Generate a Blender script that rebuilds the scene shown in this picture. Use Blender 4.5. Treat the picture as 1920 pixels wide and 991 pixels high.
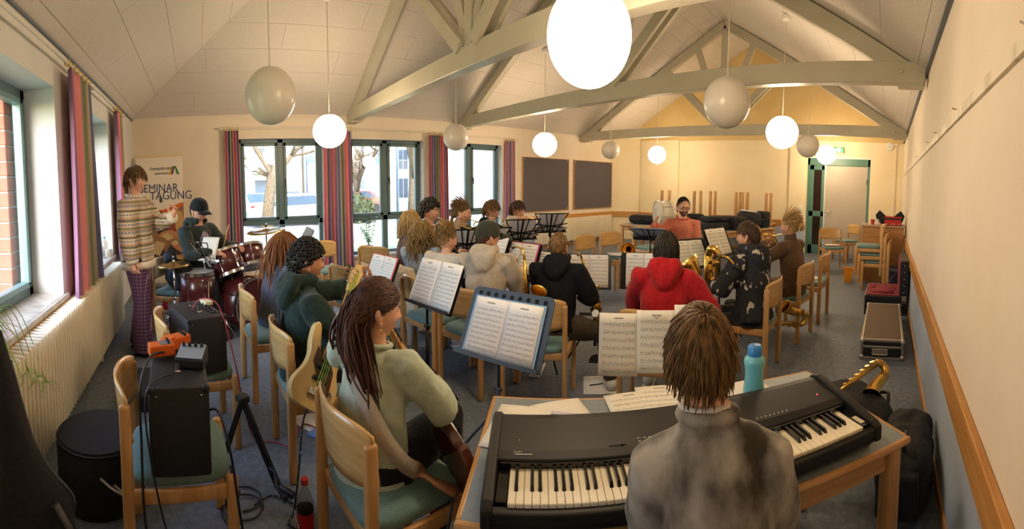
import bpy, bmesh, math, random
from math import sin, cos, pi, radians, sqrt, atan2
from mathutils import Vector as V, Matrix, Euler, noise
for o in list(bpy.data.objects): bpy.data.objects.remove(o, do_unlink=True)
SC = bpy.context.scene
COL = SC.collection
random.seed(7)
# ------------------------------------------------------------------ camera (cylindrical panorama), world, sun, exposure
FPX, Y0, CZ = 823.92, 389.96, 1.56
cd = bpy.data.cameras.new('camera'); cam = bpy.data.objects.new('camera', cd); COL.objects.link(cam)
cd.type = 'PANO'; cd.panorama_type = 'CENTRAL_CYLINDRICAL'
cd.central_cylindrical_range_u_min = -960/FPX; cd.central_cylindrical_range_u_max = 960/FPX
cd.central_cylindrical_range_v_min = (Y0-991)/FPX; cd.central_cylindrical_range_v_max = Y0/FPX
cd.central_cylindrical_radius = 1.0
cd.clip_start = .02; cd.clip_end = 500
cam.matrix_world = Matrix.Translation((0, 0, CZ)) @ Matrix.Rotation(.85558, 4, 'Z') @ Matrix.Rotation(pi/2-.05867, 4, 'X') @ Matrix.Rotation(.00208, 4, 'Z')
SC.camera = cam
wd = bpy.data.worlds.new('world'); SC.world = wd; wd.use_nodes = True
nt = wd.node_tree; nt.nodes.clear()
wo = nt.nodes.new('ShaderNodeOutputWorld'); bg = nt.nodes.new('ShaderNodeBackground'); sky = nt.nodes.new('ShaderNodeTexSky')
sky.sky_type = 'NISHITA'; sky.sun_disc = False; sky.sun_elevation = radians(34); sky.sun_rotation = radians(100); sky.air_density = 1.2; sky.dust_density = 1.5
bg.inputs['Strength'].default_value = .95
nt.links.new(sky.outputs[0], bg.inputs[0]); nt.links.new(bg.outputs[0], wo.inputs[0])
sl = bpy.data.lights.new('sun', 'SUN'); sl.energy = 4; sl.angle = radians(.6); sl.color = (1, .94, .84)
so = bpy.data.objects.new('sun', sl); COL.objects.link(so)
so.rotation_euler = V((-.80, -.10, -.62)).to_track_quat('-Z', 'Y').to_euler()
vs = SC.view_settings; vs.view_transform = 'Standard'; vs.look = 'None'; vs.gamma = 1; vs.use_curve_mapping = False
vs.exposure = 1.27
SC.cycles.adaptive_threshold = .02; SC.cycles.max_bounces = 7; SC.cycles.diffuse_bounces = 4; SC.cycles.glossy_bounces = 3; SC.cycles.transmission_bounces = 4; SC.cycles.transparent_max_bounces = 10
SC.cycles.caustics_reflective = False; SC.cycles.caustics_refractive = False
SC.cycles.sample_clamp_indirect = 6
LAMP_W = 16.0          # brightness of the globes that are switched on
for px, py, pz, sx, sy, ry in ((-7.6, 1.43, 1.3, 1.46, 2.08, 'x'), (-7.6, 3.365, 1.3, 1.5, 2.08, 'x'), (-7.6, 5.265, 1.3, 1.54, 2.08, 'x'), (-2.39, -1.38, 1.58, 1.68, 1.6, 'y'), (-4.66, -1.38, 1.58, 1.12, 1.6, 'y')):
    al = bpy.data.lights.new('window_portal', 'AREA'); al.shape = 'RECTANGLE'; al.size = sx; al.size_y = sy; al.cycles.is_portal = True
    ao = bpy.data.objects.new('window_portal', al); COL.objects.link(ao); ao.location = (px, py, pz); ao.rotation_euler = V((1, 0, 0) if ry == 'x' else (0, 1, 0)).to_track_quat('-Z', 'Z').to_euler()
# ------------------------------------------------------------------ helpers
def lin(h):
    if not isinstance(h, str): return tuple(h)[:3]
    h = h.lstrip('#'); c = [int(h[i:i+2], 16)/255 for i in (0, 2, 4)]
    return tuple(x/12.92 if x <= .04045 else ((x+.055)/1.055)**2.4 for x in c)
MATS = {}
def mat(name, col='#808080', rough=.6, metal=0, col2=None, scale=8., detail=3., mix=(.35, .65), bump=0., bscale=None, stretch=None, spec=.5, coat=0, trans=0, emit=None, estr=0, kind='noise', alpha=1, sheen=0):
    if name in MATS: return MATS[name]
    m = bpy.data.materials.new(name); m.use_nodes = True; MATS[name] = m
    n = m.node_tree; b = n.nodes['Principled BSDF']; I = b.inputs
    I['Roughness'].default_value = rough; I['Metallic'].default_value = metal; I['Specular IOR Level'].default_value = spec
    I['Coat Weight'].default_value = coat; I['Transmission Weight'].default_value = trans; I['Alpha'].default_value = alpha
    if sheen: I['Sheen Weight'].default_value = sheen; I['Sheen Roughness'].default_value = .5
    c = lin(col); I['Base Color'].default_value = (*c, 1)
    if emit: I['Emission Color'].default_value = (*lin(emit), 1); I['Emission Strength'].default_value = estr
    if col2 or bump:
        tc = n.nodes.new('ShaderNodeTexCoord'); mp = n.nodes.new('ShaderNodeMapping'); n.links.new(tc.outputs['Object'], mp.inputs[0])
        if stretch: mp.inputs['Scale'].default_value = stretch
        if kind == 'wave':
            tx = n.nodes.new('ShaderNodeTexWave'); tx.inputs['Scale'].default_value = scale; tx.inputs['Distortion'].default_value = 4; tx.inputs['Detail'].default_value = detail
        elif kind == 'voronoi':
            tx = n.nodes.new('ShaderNodeTexVoronoi'); tx.inputs['Scale'].default_value = scale
        else:
            tx = n.nodes.new('ShaderNodeTexNoise'); tx.inputs['Scale'].default_value = scale; tx.inputs['Detail'].default_value = detail
        n.links.new(mp.outputs[0], tx.inputs['Vector'])
        fac = tx.outputs['Fac'] if 'Fac' in tx.outputs else tx.outputs['Distance']
        if col2:
            r = n.nodes.new('ShaderNodeValToRGB'); n.links.new(fac, r.inputs[0]); e = r.color_ramp.elements
            e[0].position, e[1].position = mix; e[0].color = (*c, 1); e[1].color = (*lin(col2), 1)
            n.links.new(r.outputs[0], I['Base Color'])
        if bump:
            bm_ = n.nodes.new('ShaderNodeBump'); bm_.inputs['Strength'].default_value = bump; bm_.inputs['Distance'].default_value = .01
            if bscale:
                t2 = n.nodes.new('ShaderNodeTexNoise'); t2.inputs['Scale'].default_value = bscale; t2.inputs['Detail'].default_value = 2; n.links.new(mp.outputs[0], t2.inputs['Vector']); n.links.new(t2.outputs['Fac'], bm_.inputs['Height'])
            else: n.links.new(fac, bm_.inputs['Height'])
            n.links.new(bm_.outputs[0], I['Normal'])
    return m
def stripes(name, cols, axis=0, period=1., rough=.8, noise_amt=0., const=True, bump=0):
    """cols: [(pos, colour)] repeated along an object axis with the given period"""
    m = bpy.data.materials.new(name); m.use_nodes = True; n = m.node_tree; b = n.nodes['Principled BSDF']; b.inputs['Roughness'].default_value = rough; b.inputs['Specular IOR Level'].default_value = .2
    tc = n.nodes.new('ShaderNodeTexCoord'); sp = n.nodes.new('ShaderNodeSeparateXYZ'); n.links.new(tc.outputs['UV' if axis == 'u' else 'Object'], sp.inputs[0])
    md = n.nodes.new('ShaderNodeMath'); md.operation = 'MULTIPLY'; md.inputs[1].default_value = 1/period; n.links.new(sp.outputs[0 if axis == 'u' else axis], md.inputs[0])
    fr = n.nodes.new('ShaderNodeMath'); fr.operation = 'FRACT'; n.links.new(md.outputs[0], fr.inputs[0])
    r = n.nodes.new('ShaderNodeValToRGB'); r.color_ramp.interpolation = 'CONSTANT' if const else 'LINEAR'; e = r.color_ramp.elements
    while len(e) > 1: e.remove(e[-1])
    e[0].position = cols[0][0]; e[0].color = (*lin(cols[0][1]), 1)
    for p, c in cols[1:]: x = e.new(p); x.color = (*lin(c), 1)
    n.links.new(fr.outputs[0], r.inputs[0]); n.links.new(r.outputs[0], b.inputs['Base Color']); MATS[name] = m
    return m
class MB:
    """mesh builder: collects shapes, build() links them as one mesh object"""
    def __init__(s): s.v = []; s.f = []; s.mi = []; s.uv = {}
    def add(s, vs_, fs, mi=0):
        k = len(s.v); s.v += [tuple(v) for v in vs_]; s.f += [tuple(i+k for i in f) for f in fs]; s.mi += [mi]*len(fs); return s
    def box(s, c, d, rot=None, mi=0, taper=1.):
        x, y, z = d[0]/2, d[1]/2, d[2]/2; P = []
        for sz in (-1, 1):
            t = taper if sz > 0 else 1
            for sx, sy in ((-1, -1), (1, -1), (1, 1), (-1, 1)): P.append(V((sx*x*t, sy*y*t, sz*z)))
        if rot is not None:
            M = rot if isinstance(rot, Matrix) else Euler(rot).to_matrix(); P = [M@p for p in P]
        return s.add([p+V(c) for p in P], [(3, 2, 1, 0), (4, 5, 6, 7), (0, 1, 5, 4), (1, 2, 6, 5), (2, 3, 7, 6), (3, 0, 4, 7)], mi)
    def b2(s, a, b, mi=0): return s.box([(a[i]+b[i])/2 for i in range(3)], [abs(b[i]-a[i]) for i in range(3)], mi=mi)
    def rbox(s, c, d, r=.01, rot=None, mi=0, seg=2):
        """box with rounded edges"""
        bm = bmesh.new(); bmesh.ops.create_cube(bm, size=1)
        for v in bm.verts: v.co = V((v.co.x*d[0], v.co.y*d[1], v.co.z*d[2]))
        bmesh.ops.bevel(bm, geom=list(bm.edges), offset=min(r, min(d)*.49), segments=seg, affect='EDGES', profile=.5)
        M = (rot if isinstance(rot, Matrix) else Euler(rot).to_matrix()) if rot is not None else Matrix.Identity(3)
        bm.verts.index_update(); s.add([M@v.co+V(c) for v in bm.verts], [[v.index for v in f.verts] for f in bm.faces], mi); bm.free(); return s
    def bar(s, a, b, w, h, mi=0, up=(0, 0, 1)):
        """rectangular bar from a to b"""
        a, b = V(a), V(b); d = (b-a); L = d.length; d.normalize(); u = V(up)
        if abs(d.dot(u)) > .999: u = V((0, 1, 0))
        sx = d.cross(u).normalized(); sz = sx.cross(d)
        M = Matrix((sx, d, sz)).transposed(); return s.box((a+b)/2, (w, L, h), M, mi)
    def tube(s, pts, r, n=8, mi=0, cap=True, closed=False):
        pts = [V(p) for p in pts]; m = len(pts); rr = r if isinstance(r, (list, tuple)) else [r]*m
        k = len(s.v); up = None
        for i, p in enumerate(pts):
            if closed: t = pts[(i+1) % m]-pts[i-1]
            else: t = pts[min(i+1, m-1)]-pts[max(i-1, 0)]
            if t.length < 1e-9: t = V((0, 0, 1))
            t.normalize()
            if up is None: up = V((0, 0, 1)) if abs(t.z) < .9 else V((1, 0, 0))
            a = t.cross(up)
            if a.length < 1e-6: a = t.orthogonal()
            a.normalize(); b = a.cross(t); up = b
            ri = rr[i]; rx, ry = ri if isinstance(ri, (list, tuple)) else (ri, ri)
            for j in range(n):
                an = 2*pi*j/n; s.v.append(tuple(p+a*(cos(an)*rx)+b*(sin(an)*ry)))
        for i in range(m if closed else m-1):
            i2 = (i+1) % m
            for j in range(n):
                s.f.append((k+i*n+j, k+i*n+(j+1) % n, k+i2*n+(j+1) % n, k+i2*n+j)); s.mi.append(mi)
        if cap and not closed:
            s.f.append(tuple(k+j for j in reversed(range(n)))); s.f.append(tuple(k+(m-1)*n+j for j in range(n))); s.mi += [mi, mi]
        return s
    def cyl(s, a, b, r0, r1=None, n=16, mi=0, cap=True): return s.tube([a, b], [r0, r0 if r1 is None else r1], n, mi, cap)
    def lathe(s, prof, c=(0, 0, 0), n=24, rot=None, mi=0, cap=True):
        """prof: [(radius, height)] about z"""
        M = (rot if isinstance(rot, Matrix) else Euler(rot).to_matrix()) if rot is not None else Matrix.Identity(3); k = len(s.v); c = V(c)
        for r, z in prof:
            for j in range(n): s.v.append(tuple(c+M@V((r*cos(2*pi*j/n), r*sin(2*pi*j/n), z))))
        for i in range(len(prof)-1):
            for j in range(n): s.f.append((k+i*n+j, k+i*n+(j+1) % n, k+(i+1)*n+(j+1) % n, k+(i+1)*n+j)); s.mi.append(mi)
        if cap:
            s.f.append(tuple(k+j for j in reversed(range(n)))); s.f.append(tuple(k+(len(prof)-1)*n+j for j in range(n))); s.mi += [mi, mi]
        return s
    def ball(s, c, r, n=16, rot=None, mi=0):
        rx, ry, rz = r if isinstance(r, (list, tuple)) else (r, r, r); M = (rot if isinstance(rot, Matrix) else Euler(rot).to_matrix()) if rot is not None else Matrix.Identity(3)
        k = len(s.v); c = V(c); h = max(4, n//2)
        s.v.append(tuple(c+M@V((0, 0, -rz))))
        for i in range(1, h):
            a = -pi/2+pi*i/h
            for j in range(n): s.v.append(tuple(c+M@V((rx*cos(a)*cos(2*pi*j/n), ry*cos(a)*sin(2*pi*j/n), rz*sin(a)))))
        s.v.append(tuple(c+M@V((0, 0, rz)))); top = len(s.v)-1
        for j in range(n):
            s.f.append((k, k+1+(j+1) % n, k+1+j)); s.f.append((top, top-n+j, top-n+(j+1) % n)); s.mi += [mi, mi]
        for i in range(h-2):
            for j in range(n): s.f.append((k+1+i*n+j, k+1+i*n+(j+1) % n, k+1+(i+1)*n+(j+1) % n, k+1+(i+1)*n+j)); s.mi.append(mi)
        return s
    def prism(s, poly, a, b, mi=0):
        """poly: 3D points of one face loop; extruded from offset a to offset b (vectors)"""
        n = len(poly); P = [V(p)+V(a) for p in poly]+[V(p)+V(b) for p in poly]
        return s.add(P, [tuple(reversed(range(n))), tuple(range(n, 2*n))]+[(i, (i+1) % n, n+(i+1) % n, n+i) for i in range(n)], mi)
    def grid(s, fn, nu, nv, mi=0, thick=0):
        k = len(s.v); U = []
        for j in range(nv+1):
            for i in range(nu+1): s.v.append(tuple(fn(i/nu, j/nv))); U.append((i/nu, j/nv))
        for q, u in enumerate(U): s.uv[k+q] = u
        for j in range(nv):
            for i in range(nu): a = k+j*(nu+1)+i; s.f.append((a, a+1, a+nu+2, a+nu+1)); s.mi.append(mi)
        return s
    def mesh(s, name, mats, smooth=False, auto=None):
        me = bpy.data.meshes.new(name); me.from_pydata(s.v, [], s.f)
        for m in (mats if isinstance(mats, (list, tuple)) else [mats]): me.materials.append(m)
        if any(s.mi): me.polygons.foreach_set('material_index', s.mi)
        if s.uv:
            ul = me.uv_layers.new(name='uv'); 
            for lp in me.loops: ul.data[lp.index].uv = s.uv.get(lp.vertex_index, (0, 0))
        if smooth or auto is not None: me.polygons.foreach_set('use_smooth', [True]*len(me.polygons))
        me.update()
        bm = bmesh.new(); bm.from_mesh(me); bmesh.ops.recalc_face_normals(bm, faces=bm.faces); bm.to_mesh(me); bm.free()
        if auto is not None: me.set_sharp_from_angle(angle=radians(auto))
        return me
    def build(s, name, mats, parent=None, smooth=False, auto=None, loc=None, rot=None, bevel=0, solid=0):
        o = bpy.data.objects.new(name, s.mesh(name, mats, smooth, auto)); COL.objects.link(o); o.parent = parent
        if loc: o.location = loc
        if rot: o.rotation_euler = rot
        if solid: md = o.modifiers.new('solid', 'SOLIDIFY'); md.thickness = solid; md.offset = 0
        if bevel: md = o.modifiers.new('bevel', 'BEVEL'); md.width = bevel; md.segments = 2; md.limit_method = 'ANGLE'
        return o
def tag(o, label, cat, group=None, kind=None):
    o['label'] = label
    if cat: o['category'] = cat
    if group: o['group'] = group
    if kind: o['kind'] = kind
    return o
def thing(name, label, cat, loc=(0, 0, 0), rz=0, group=None, rot=None):
    o = bpy.data.objects.new(name, None); COL.objects.link(o); o.empty_display_size = .1
    o.location = loc; o.rotation_euler = rot if rot else (0, 0, rz); return tag(o, label, cat, group)
def struct(o, label=None):
    o['kind'] = 'structure'
    if label: o['label'] = label
    return o
def copy_tree(o, parent=None):
    c = o.copy(); COL.objects.link(c); c.parent = parent
    for ch in list(o.children): copy_tree(ch, c)
    return c
def dup(o, loc, rz=0, label=None, group=None, rot=None):
    c = copy_tree(o); c.location = loc; c.rotation_euler = rot if rot else (0, 0, rz)
    if label: c['label'] = label
    if group: c['group'] = group
    return c
def lerp(a, b, t): return a+(b-a)*t
def bez(p0, p1, p2, p3, n):
    p0, p1, p2, p3 = map(V, (p0, p1, p2, p3)); return [p0*(1-t)**3+p1*3*t*(1-t)**2+p2*3*t*t*(1-t)+p3*t**3 for t in [i/n for i in range(n+1)]]
def smoothpath(P, k=6):
    """Catmull-Rom through points"""
    P = [V(p) for p in P]; out = []
    for i in range(len(P)-1):
        a, b, c, d = P[max(i-1, 0)], P[i], P[i+1], P[min(i+2, len(P)-1)]
        for j in range(k):
            t = j/k; out.append(.5*((2*b)+(c-a)*t+(2*a-5*b+4*c-d)*t*t+(3*b-a-3*c+d)*t**3))
    return out+[P[-1]]
# ------------------------------------------------------------------ shared materials
def glass_mat(name, tint='#ffffff', gl=.08):
    m = bpy.data.materials.new(name); m.use_nodes = True; n = m.node_tree; n.nodes.clear(); MATS[name] = m
    o = n.nodes.new('ShaderNodeOutputMaterial'); t = n.nodes.new('ShaderNodeBsdfTransparent'); g = n.nodes.new('ShaderNodeBsdfGlossy'); x = n.nodes.new('ShaderNodeMixShader'); fr = n.nodes.new('ShaderNodeMath'); lw_ = n.nodes.new('ShaderNodeLayerWeight'); pw = n.nodes.new('ShaderNodeMath'); pw.operation = 'POWER'; pw.inputs[1].default_value = 5; n.links.new(lw_.outputs['Facing'], pw.inputs[0]); fr.operation = 'MULTIPLY_ADD'; fr.inputs[1].default_value = .8; fr.inputs[2].default_value = gl*.4; n.links.new(pw.outputs[0], fr.inputs[0])
    t.inputs[0].default_value = (*lin(tint), 1); g.inputs['Roughness'].default_value = .02
    n.links.new(fr.outputs[0], x.inputs[0]); n.links.new(t.outputs[0], x.inputs[1]); n.links.new(g.outputs[0], x.inputs[2]); n.links.new(x.outputs[0], o.inputs[0]); return m
GLASS = glass_mat('window_glass')
wood = mat('beech', '#b98850', .38, col2='#cda068', scale=3, detail=4, stretch=(14, 14, 1.2), bump=.03, spec=.5)
woodx = mat('beech_x', '#b98850', .38, col2='#cda068', scale=3, detail=4, stretch=(1.2, 14, 14), bump=.03, spec=.5)
ply = mat('beech_ply', '#c59856', .26, col2='#d6ae72', scale=2.5, detail=4, stretch=(2, 2, 16), spec=.55, coat=.15)
seatfab = mat('seat_fabric', '#5c7b78', .9, col2='#6b8b86', scale=160, bump=.15, sheen=.2)
black = mat('black_plastic', '#17181a', .45)
blackm = mat('black_metal', '#141416', .35, .3)
blackfab = mat('black_nylon', '#131418', .8, col2='#1d1e23', scale=60, bump=.12)
steel = mat('chrome', '#d8d8da', .16, 1)
brass = mat('brass', '#efc873', .24, 1, col2='#dfb055', scale=6)
silver = mat('silver_plate', '#e3ddd2', .2, 1)
white = mat('white_plastic', '#e8e6df', .4)
rubber = mat('rubber', '#1c1c1c', .85)
# ------------------------------------------------------------------ room shell
XW, XR, YL, YF, ZE, ZR, XM = -7.28, .335, -1.05, 10.4, 2.72, 5.0, -3.47
YH = 2.64     # ridge starts here, hip end towards the left wall
m_wall = mat('cream_plaster', '#e4d7c2', .85, col2='#e9ddca', scale=2.2, bump=.06, bscale=90)
m_wallw = mat('white_plaster', '#d9d8d4', .85, col2='#dfdeda', scale=2.2, bump=.06, bscale=90)
m_dado = mat('pale_blue_plaster', '#a9b9cf', .8, col2='#b3c2d5', scale=2.5, bump=.05, bscale=80)
m_gable = mat('yellow_plaster', '#d8bd83', .85, col2='#dcc48e', scale=2.2, bump=.05, bscale=80)
m_joint = mat('ceiling_joint', '#a89f93', .9)
m_panel = mat('acoustic_board', '#e6dfd6', .95, col2='#d8d0c5', scale=55, detail=2, mix=(.28, .42), bump=.35)
m_beam = mat('painted_timber', '#b9b49f', .42, col2='#c1bca8', scale=3, stretch=(1, 1, 1), bump=.02, coat=.1)
m_frame = mat('teal_window_paint', '#526b6f', .4, col2='#587276', scale=4)
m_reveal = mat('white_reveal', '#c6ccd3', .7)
# floor: mottled blue-grey lino
def floor_mat():
    m = bpy.data.materials.new('blue_grey_floor'); m.use_nodes = True; n = m.node_tree; b = n.nodes['Principled BSDF']; b.inputs['Roughness'].default_value = .62; b.inputs['Specular IOR Level'].default_value = .35
    tc = n.nodes.new('ShaderNodeTexCoord'); t1 = n.nodes.new('ShaderNodeTexNoise'); t1.inputs['Scale'].default_value = 26; t1.inputs['Detail'].default_value = 6; t1.inputs['Roughness'].default_value = .7
    t2 = n.nodes.new('ShaderNodeTexNoise'); t2.inputs['Scale'].default_value = 1.3; t2.inputs['Detail'].default_value = 3
    r = n.nodes.new('ShaderNodeValToRGB'); e = r.color_ramp.elements; e[0].position = .3; e[1].position = .72; e[0].color = (*lin('#5a616b'), 1); e[1].color = (*lin('#828b97'), 1)
    x = e.new(.5); x.color = (*lin('#6d7580'), 1)
    mx = n.nodes.new('ShaderNodeMixRGB'); mx.blend_type = 'MULTIPLY'; mx.inputs[0].default_value = .35
    n.links.new(tc.outputs['Object'], t1.inputs[0]); n.links.new(tc.outputs['Object'], t2.inputs[0]); n.links.new(t1.outputs['Fac'], r.inputs[0]); n.links.new(r.outputs[0], mx.inputs[1]); n.links.new(t2.outputs['Color'], mx.inputs[2])
    hs = n.nodes.new('ShaderNodeMixRGB'); hs.inputs[0].default_value = .75; n.links.new(mx.outputs[0], hs.inputs[1]); n.links.new(r.outputs[0], hs.inputs[2]); n.links.new(hs.outputs[0], b.inputs['Base Color'])
    bp = n.nodes.new('ShaderNodeBump'); bp.inputs['Strength'].default_value = .08; bp.inputs['Distance'].default_value = .004; n.links.new(t1.outputs['Fac'], bp.inputs['Height']); n.links.new(bp.outputs[0], b.inputs['Normal']); return m
struct(MB().b2((XW-.32, YL-.32, -.2), (XR+.3, YF+.3, 0)).build('floor', floor_mat()), 'mottled blue-grey floor')
def wall_with_holes(name, m, axis, a0, a1, z0, z1, holes, d0, d1):
    """wall along an axis (0: x, 1: y); holes [(a, b, za, zb)]; d0..d1 thickness on the other axis"""
    mb = MB(); As = sorted({a0, a1, *[h[0] for h in holes], *[h[1] for h in holes]}); Zs = sorted({z0, z1, *[h[2] for h in holes], *[h[3] for h in holes]})
    for i in range(len(As)-1):
        for j in range(len(Zs)-1):
            ca, cz = (As[i]+As[i+1])/2, (Zs[j]+Zs[j+1])/2
            if any(h[0] < ca < h[1] and h[2] < cz < h[3] for h in holes): continue
            if axis == 0: mb.b2((As[i], d0, Zs[j]), (As[i+1], d1, Zs[j+1]))
            else: mb.b2((d0, As[i], Zs[j]), (d1, As[i+1], Zs[j+1]))
    return mb.build(name, m)
WIN = [(.70, 2.16), (2.62, 4.11), (4.50, 6.03)]           # windows of the window wall, along y
WZ = (.27, 2.345)
LWIN = [(-3.22, -1.55), (-5.22, -4.1)]                    # windows of the left wall, along x
LZ = (.775, 2.38)
DOOR = (-1.95, -.45, 0, 2.315)
ww = struct(wall_with_holes('wall_window', m_wall, 1, YL-.3, YF+.25, 0, ZE+.1, [(a, b, *WZ) for a, b in WIN], XW, XW-.3), 'cream window wall')
wl = struct(wall_with_holes('wall_left', m_wallw, 0, XW, XR+.3, 0, ZE+.1, [(a, b, *LZ) for a, b in LWIN], YL, YL-.3), 'white left wall')
wr = struct(MB().b2((XR, YL-.3, 0), (XR+.25, YF+.25, ZE+.1)).build('wall_right', m_wall), 'cream right wall')
m_wallf = mat('lamplit_cream_plaster', '#ecdcb6', .85, col2='#f0e2c0', scale=2.2, bump=.06, bscale=90)  # cream plaster made lighter and yellower: lamp glow on the far wall, put into the colour
wf = struct(wall_with_holes('wall_far', m_wallf, 0, XW-.3, XR+.3, 0, 2.70, [DOOR], YF, YF+.25), 'cream far end wall')
MB().prism([(XW-.3, 0, 2.70), (XR+.3, 0, 2.70), (XM, 0, ZR+.25)], (0, YF+.25, 0), (0, YF, 0)).build('gable', m_gable, wf)
MB().prism([(XW, YF, 0), (XW+.69, YF, 0), (XW, YF-.42, 0)], (0, 0, 0), (0, 0, 3.35)).build('corner_chamfer', m_wallf, wf)
MB().b2((-6.55, YF-.05, 0), (-5.37, YF, 2.74)).build('wall_pier', m_wallf, wf)
MB().b2((-2.38, YF-.06, 0), (-1.97, YF, 2.74)).build('wall_pier', m_wallf, wf)
# dado (painted pale blue below the rail), rails, baseboards
RZ0, RZ1 = .62, .775
MB().b2((XR-.006, YL, 0), (XR, YF, RZ0)).build('dado', m_dado, wr)
MB().b2((-5.37, YF-.056, 0), (-2.38, YF-.05, RZ0)).build('dado', m_dado, wf)
MB().b2((-5.36, YF-.05, 0), (-2.39, YF-.001, .1)).build('dado_back', m_dado, wf)
MB().b2((-2.38, YF-.066, 0), (-1.97, YF-.06, RZ0)).build('dado', m_dado, wf)
MB().b2((XW, 6.25, 0), (XW+.006, YF-.42, RZ0)).build('dado', m_dado, ww)
MB().b2((XW, YL, 0), (XW+.006, .68, RZ0)).build('dado', m_dado, ww)
rm = mat('beech_rail', '#b57f40', .4, col2='#c99451', scale=2.5, stretch=(8, 1.2, 14), spec=.5)
t = struct(MB().b2((XR-.03, YL, RZ0), (XR, YF, RZ1)).build('trim_1', rm, bevel=.006), 'beech chair rail along the right wall')
t = struct(MB().b2((-6.55, YF-.085, RZ0), (-5.37, YF-.05, RZ1)).b2((-5.37, YF-.035, RZ0), (-2.38, YF, RZ1)).b2((-2.38, YF-.09, RZ0), (-1.99, YF-.06, RZ1)).build('trim_2', rm, bevel=.006), 'beech chair rail on the far wall')
t = struct(MB().b2((XW, 6.25, RZ0), (XW+.03, YF-.42, RZ1)).bar((XW+.01, YF-.435, .6975), (XW+.69, YF-.015, .6975), .03, .155).build('trim_3', rm, bevel=.006), 'beech chair rail below the pinboards')
t = struct(MB().b2((XW, YL, RZ0), (XW+.03, .66, RZ1)).build('trim_4', rm, bevel=.006), 'beech chair rail beside the drummer')
struct(MB().b2((XR-.018, YL, 0), (XR, YF, .075)).build('baseboard_right', rm, bevel=.004), 'beech baseboard along the right wall')
struct(MB().b2((-6.5, YF-.075, 0), (-2.0, YF-.05, .07)).b2((-.4, YF-.02, 0), (XR, YF, .07)).build('baseboard_far', rm, bevel=.004), 'beech baseboard of the far wall')
struct(MB().b2((XW, YL, 0), (XW+.02, YF-.42, .07)).build('baseboard_window', rm, bevel=.004), 'beech baseboard of the window wall')
# picture rail on right wall and window wall
hr = struct(MB().b2((XR-.014, YL, 1.935), (XR, YF, 1.985)).build('trim_5', mat('rail_paint', '#cfc5ae', .6, col2='#e6dcc6', scale=1.6, mix=(.42, .5), stretch=(1, 3, 1))), 'narrow picture rail along the right wall')
for y in (1.05, 2.2, 3.1, 3.7, 5.2): MB().cyl((XR-.012, y, 1.99), (XR-.035, y, 1.995), .004, n=6).build('hook', steel, hr)
struct(MB().b2((XW, 6.35, 1.86), (XW+.012, 9.95, 1.885)).build('trim_6', mat('rail_paint2', '#d8ceb8', .6)), 'narrow picture rail behind the pinboards')
# ceiling: backing slopes with joints, panels proud of it
SLOPE = (ZR-ZE)/(XM-XW); SLH = (ZR-ZE)/(YH-YL); SLR = (ZR-ZE)/(XR-XM)
cg = MB()
cg.add([(XW, YL, ZE), (XW, YF, ZE), (XM, YF, ZR), (XM, YH, ZR)], [(0, 1, 2, 3)])
cg.add([(XR, YL, ZE), (XR, YF, ZE), (XM, YF, ZR), (XM, YH, ZR)], [(0, 1, 2, 3)])
cg.add([(XW, YL, ZE), (XR, YL, ZE), (XM, YH, ZR)], [(0, 1, 2)])
for i in range(len(cg.v)): cg.v[i] = (cg.v[i][0], cg.v[i][1], cg.v[i][2]+.035)
ceil = struct(cg.build('ceiling', m_joint), 'pitched ceiling of acoustic boards')
# outer roof skin so that no light leaks
rs = MB(); e_ = .5
for q in ([(XW-e_, YL-e_, ZE-.05), (XW-e_, YF+.4, ZE-.05), (XM, YF+.4, ZR+.25), (XM, YH, ZR+.25)], [(XR+e_, YL-e_, ZE-.05), (XR+e_, YF+.4, ZE-.05), (XM, YF+.4, ZR+.25), (XM, YH, ZR+.25)], [(XW-e_, YL-e_, ZE-.05), (XR+e_, YL-e_, ZE-.05), (XM, YH, ZR+.25)]):
    rs.prism(q, (0, 0, .05), (0, 0, .2))
rs.build('roof_skin', mat('roof_tile', '#6b4033', .8), ceil)
def clip(poly, n, d):
    out = []
    for i in range(len(poly)):
        a, b = poly[i], poly[(i+1) % len(poly)]; da, db = n[0]*a[0]+n[1]*a[1]-d, n[0]*b[0]+n[1]*b[1]-d
        if da >= 0: out.append(a)
        if (da >= 0) != (db >= 0): t_ = da/(da-db); out.append((a[0]+(b[0]-a[0])*t_, a[1]+(b[1]-a[1])*t_))
    return out
def panels(org, es, et, poly, ph, pl, stag=.5, first=.1):
    """boards on a slope: org + s*es + t*et; poly: convex region in (s, t), counter-clockwise"""
    org, es, et = V(org), V(es).normalized(), V(et).normalized(); nn = es.cross(et)
    if nn.z > 0: nn = -nn
    smin, smax = min(p[0] for p in poly), max(p[0] for p in poly); tmax = max(p[1] for p in poly)
    rows = [(0, first)]; t_ = first
    while t_ < tmax: rows.append((t_, t_+ph)); t_ += ph
    g = .0018
    for j, (ta, tb) in enumerate(rows):
        s_ = smin-(j*stag % 1)*pl
        while s_ < smax:
            q = [(s_+g, ta+g), (s_+pl-g, ta+g), (s_+pl-g, tb-g), (s_+g, tb-g)]
            for i in range(len(poly)):
                a, b = poly[i], poly[(i+1) % len(poly)]; nx, ny = -(b[1]-a[1]), b[0]-a[0]; L = sqrt(nx*nx+ny*ny); nx /= L; ny /= L
                q = clip(q, (nx, ny), nx*a[0]+ny*a[1]+.005)
                if len(q) < 3: break
            if len(q) >= 3 and max(p[0] for p in q)-min(p[0] for p in q) > .02:
                MB().prism([org+es*p[0]+et*p[1] for p in q], nn*0, nn*.012).build('ceiling_panel', m_panel, ceil)
            s_ += pl
zo = ZE+.03
lw = sqrt((XM-XW)**2+(ZR-ZE)**2); lh = sqrt((YH-YL)**2+(ZR-ZE)**2)
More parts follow.
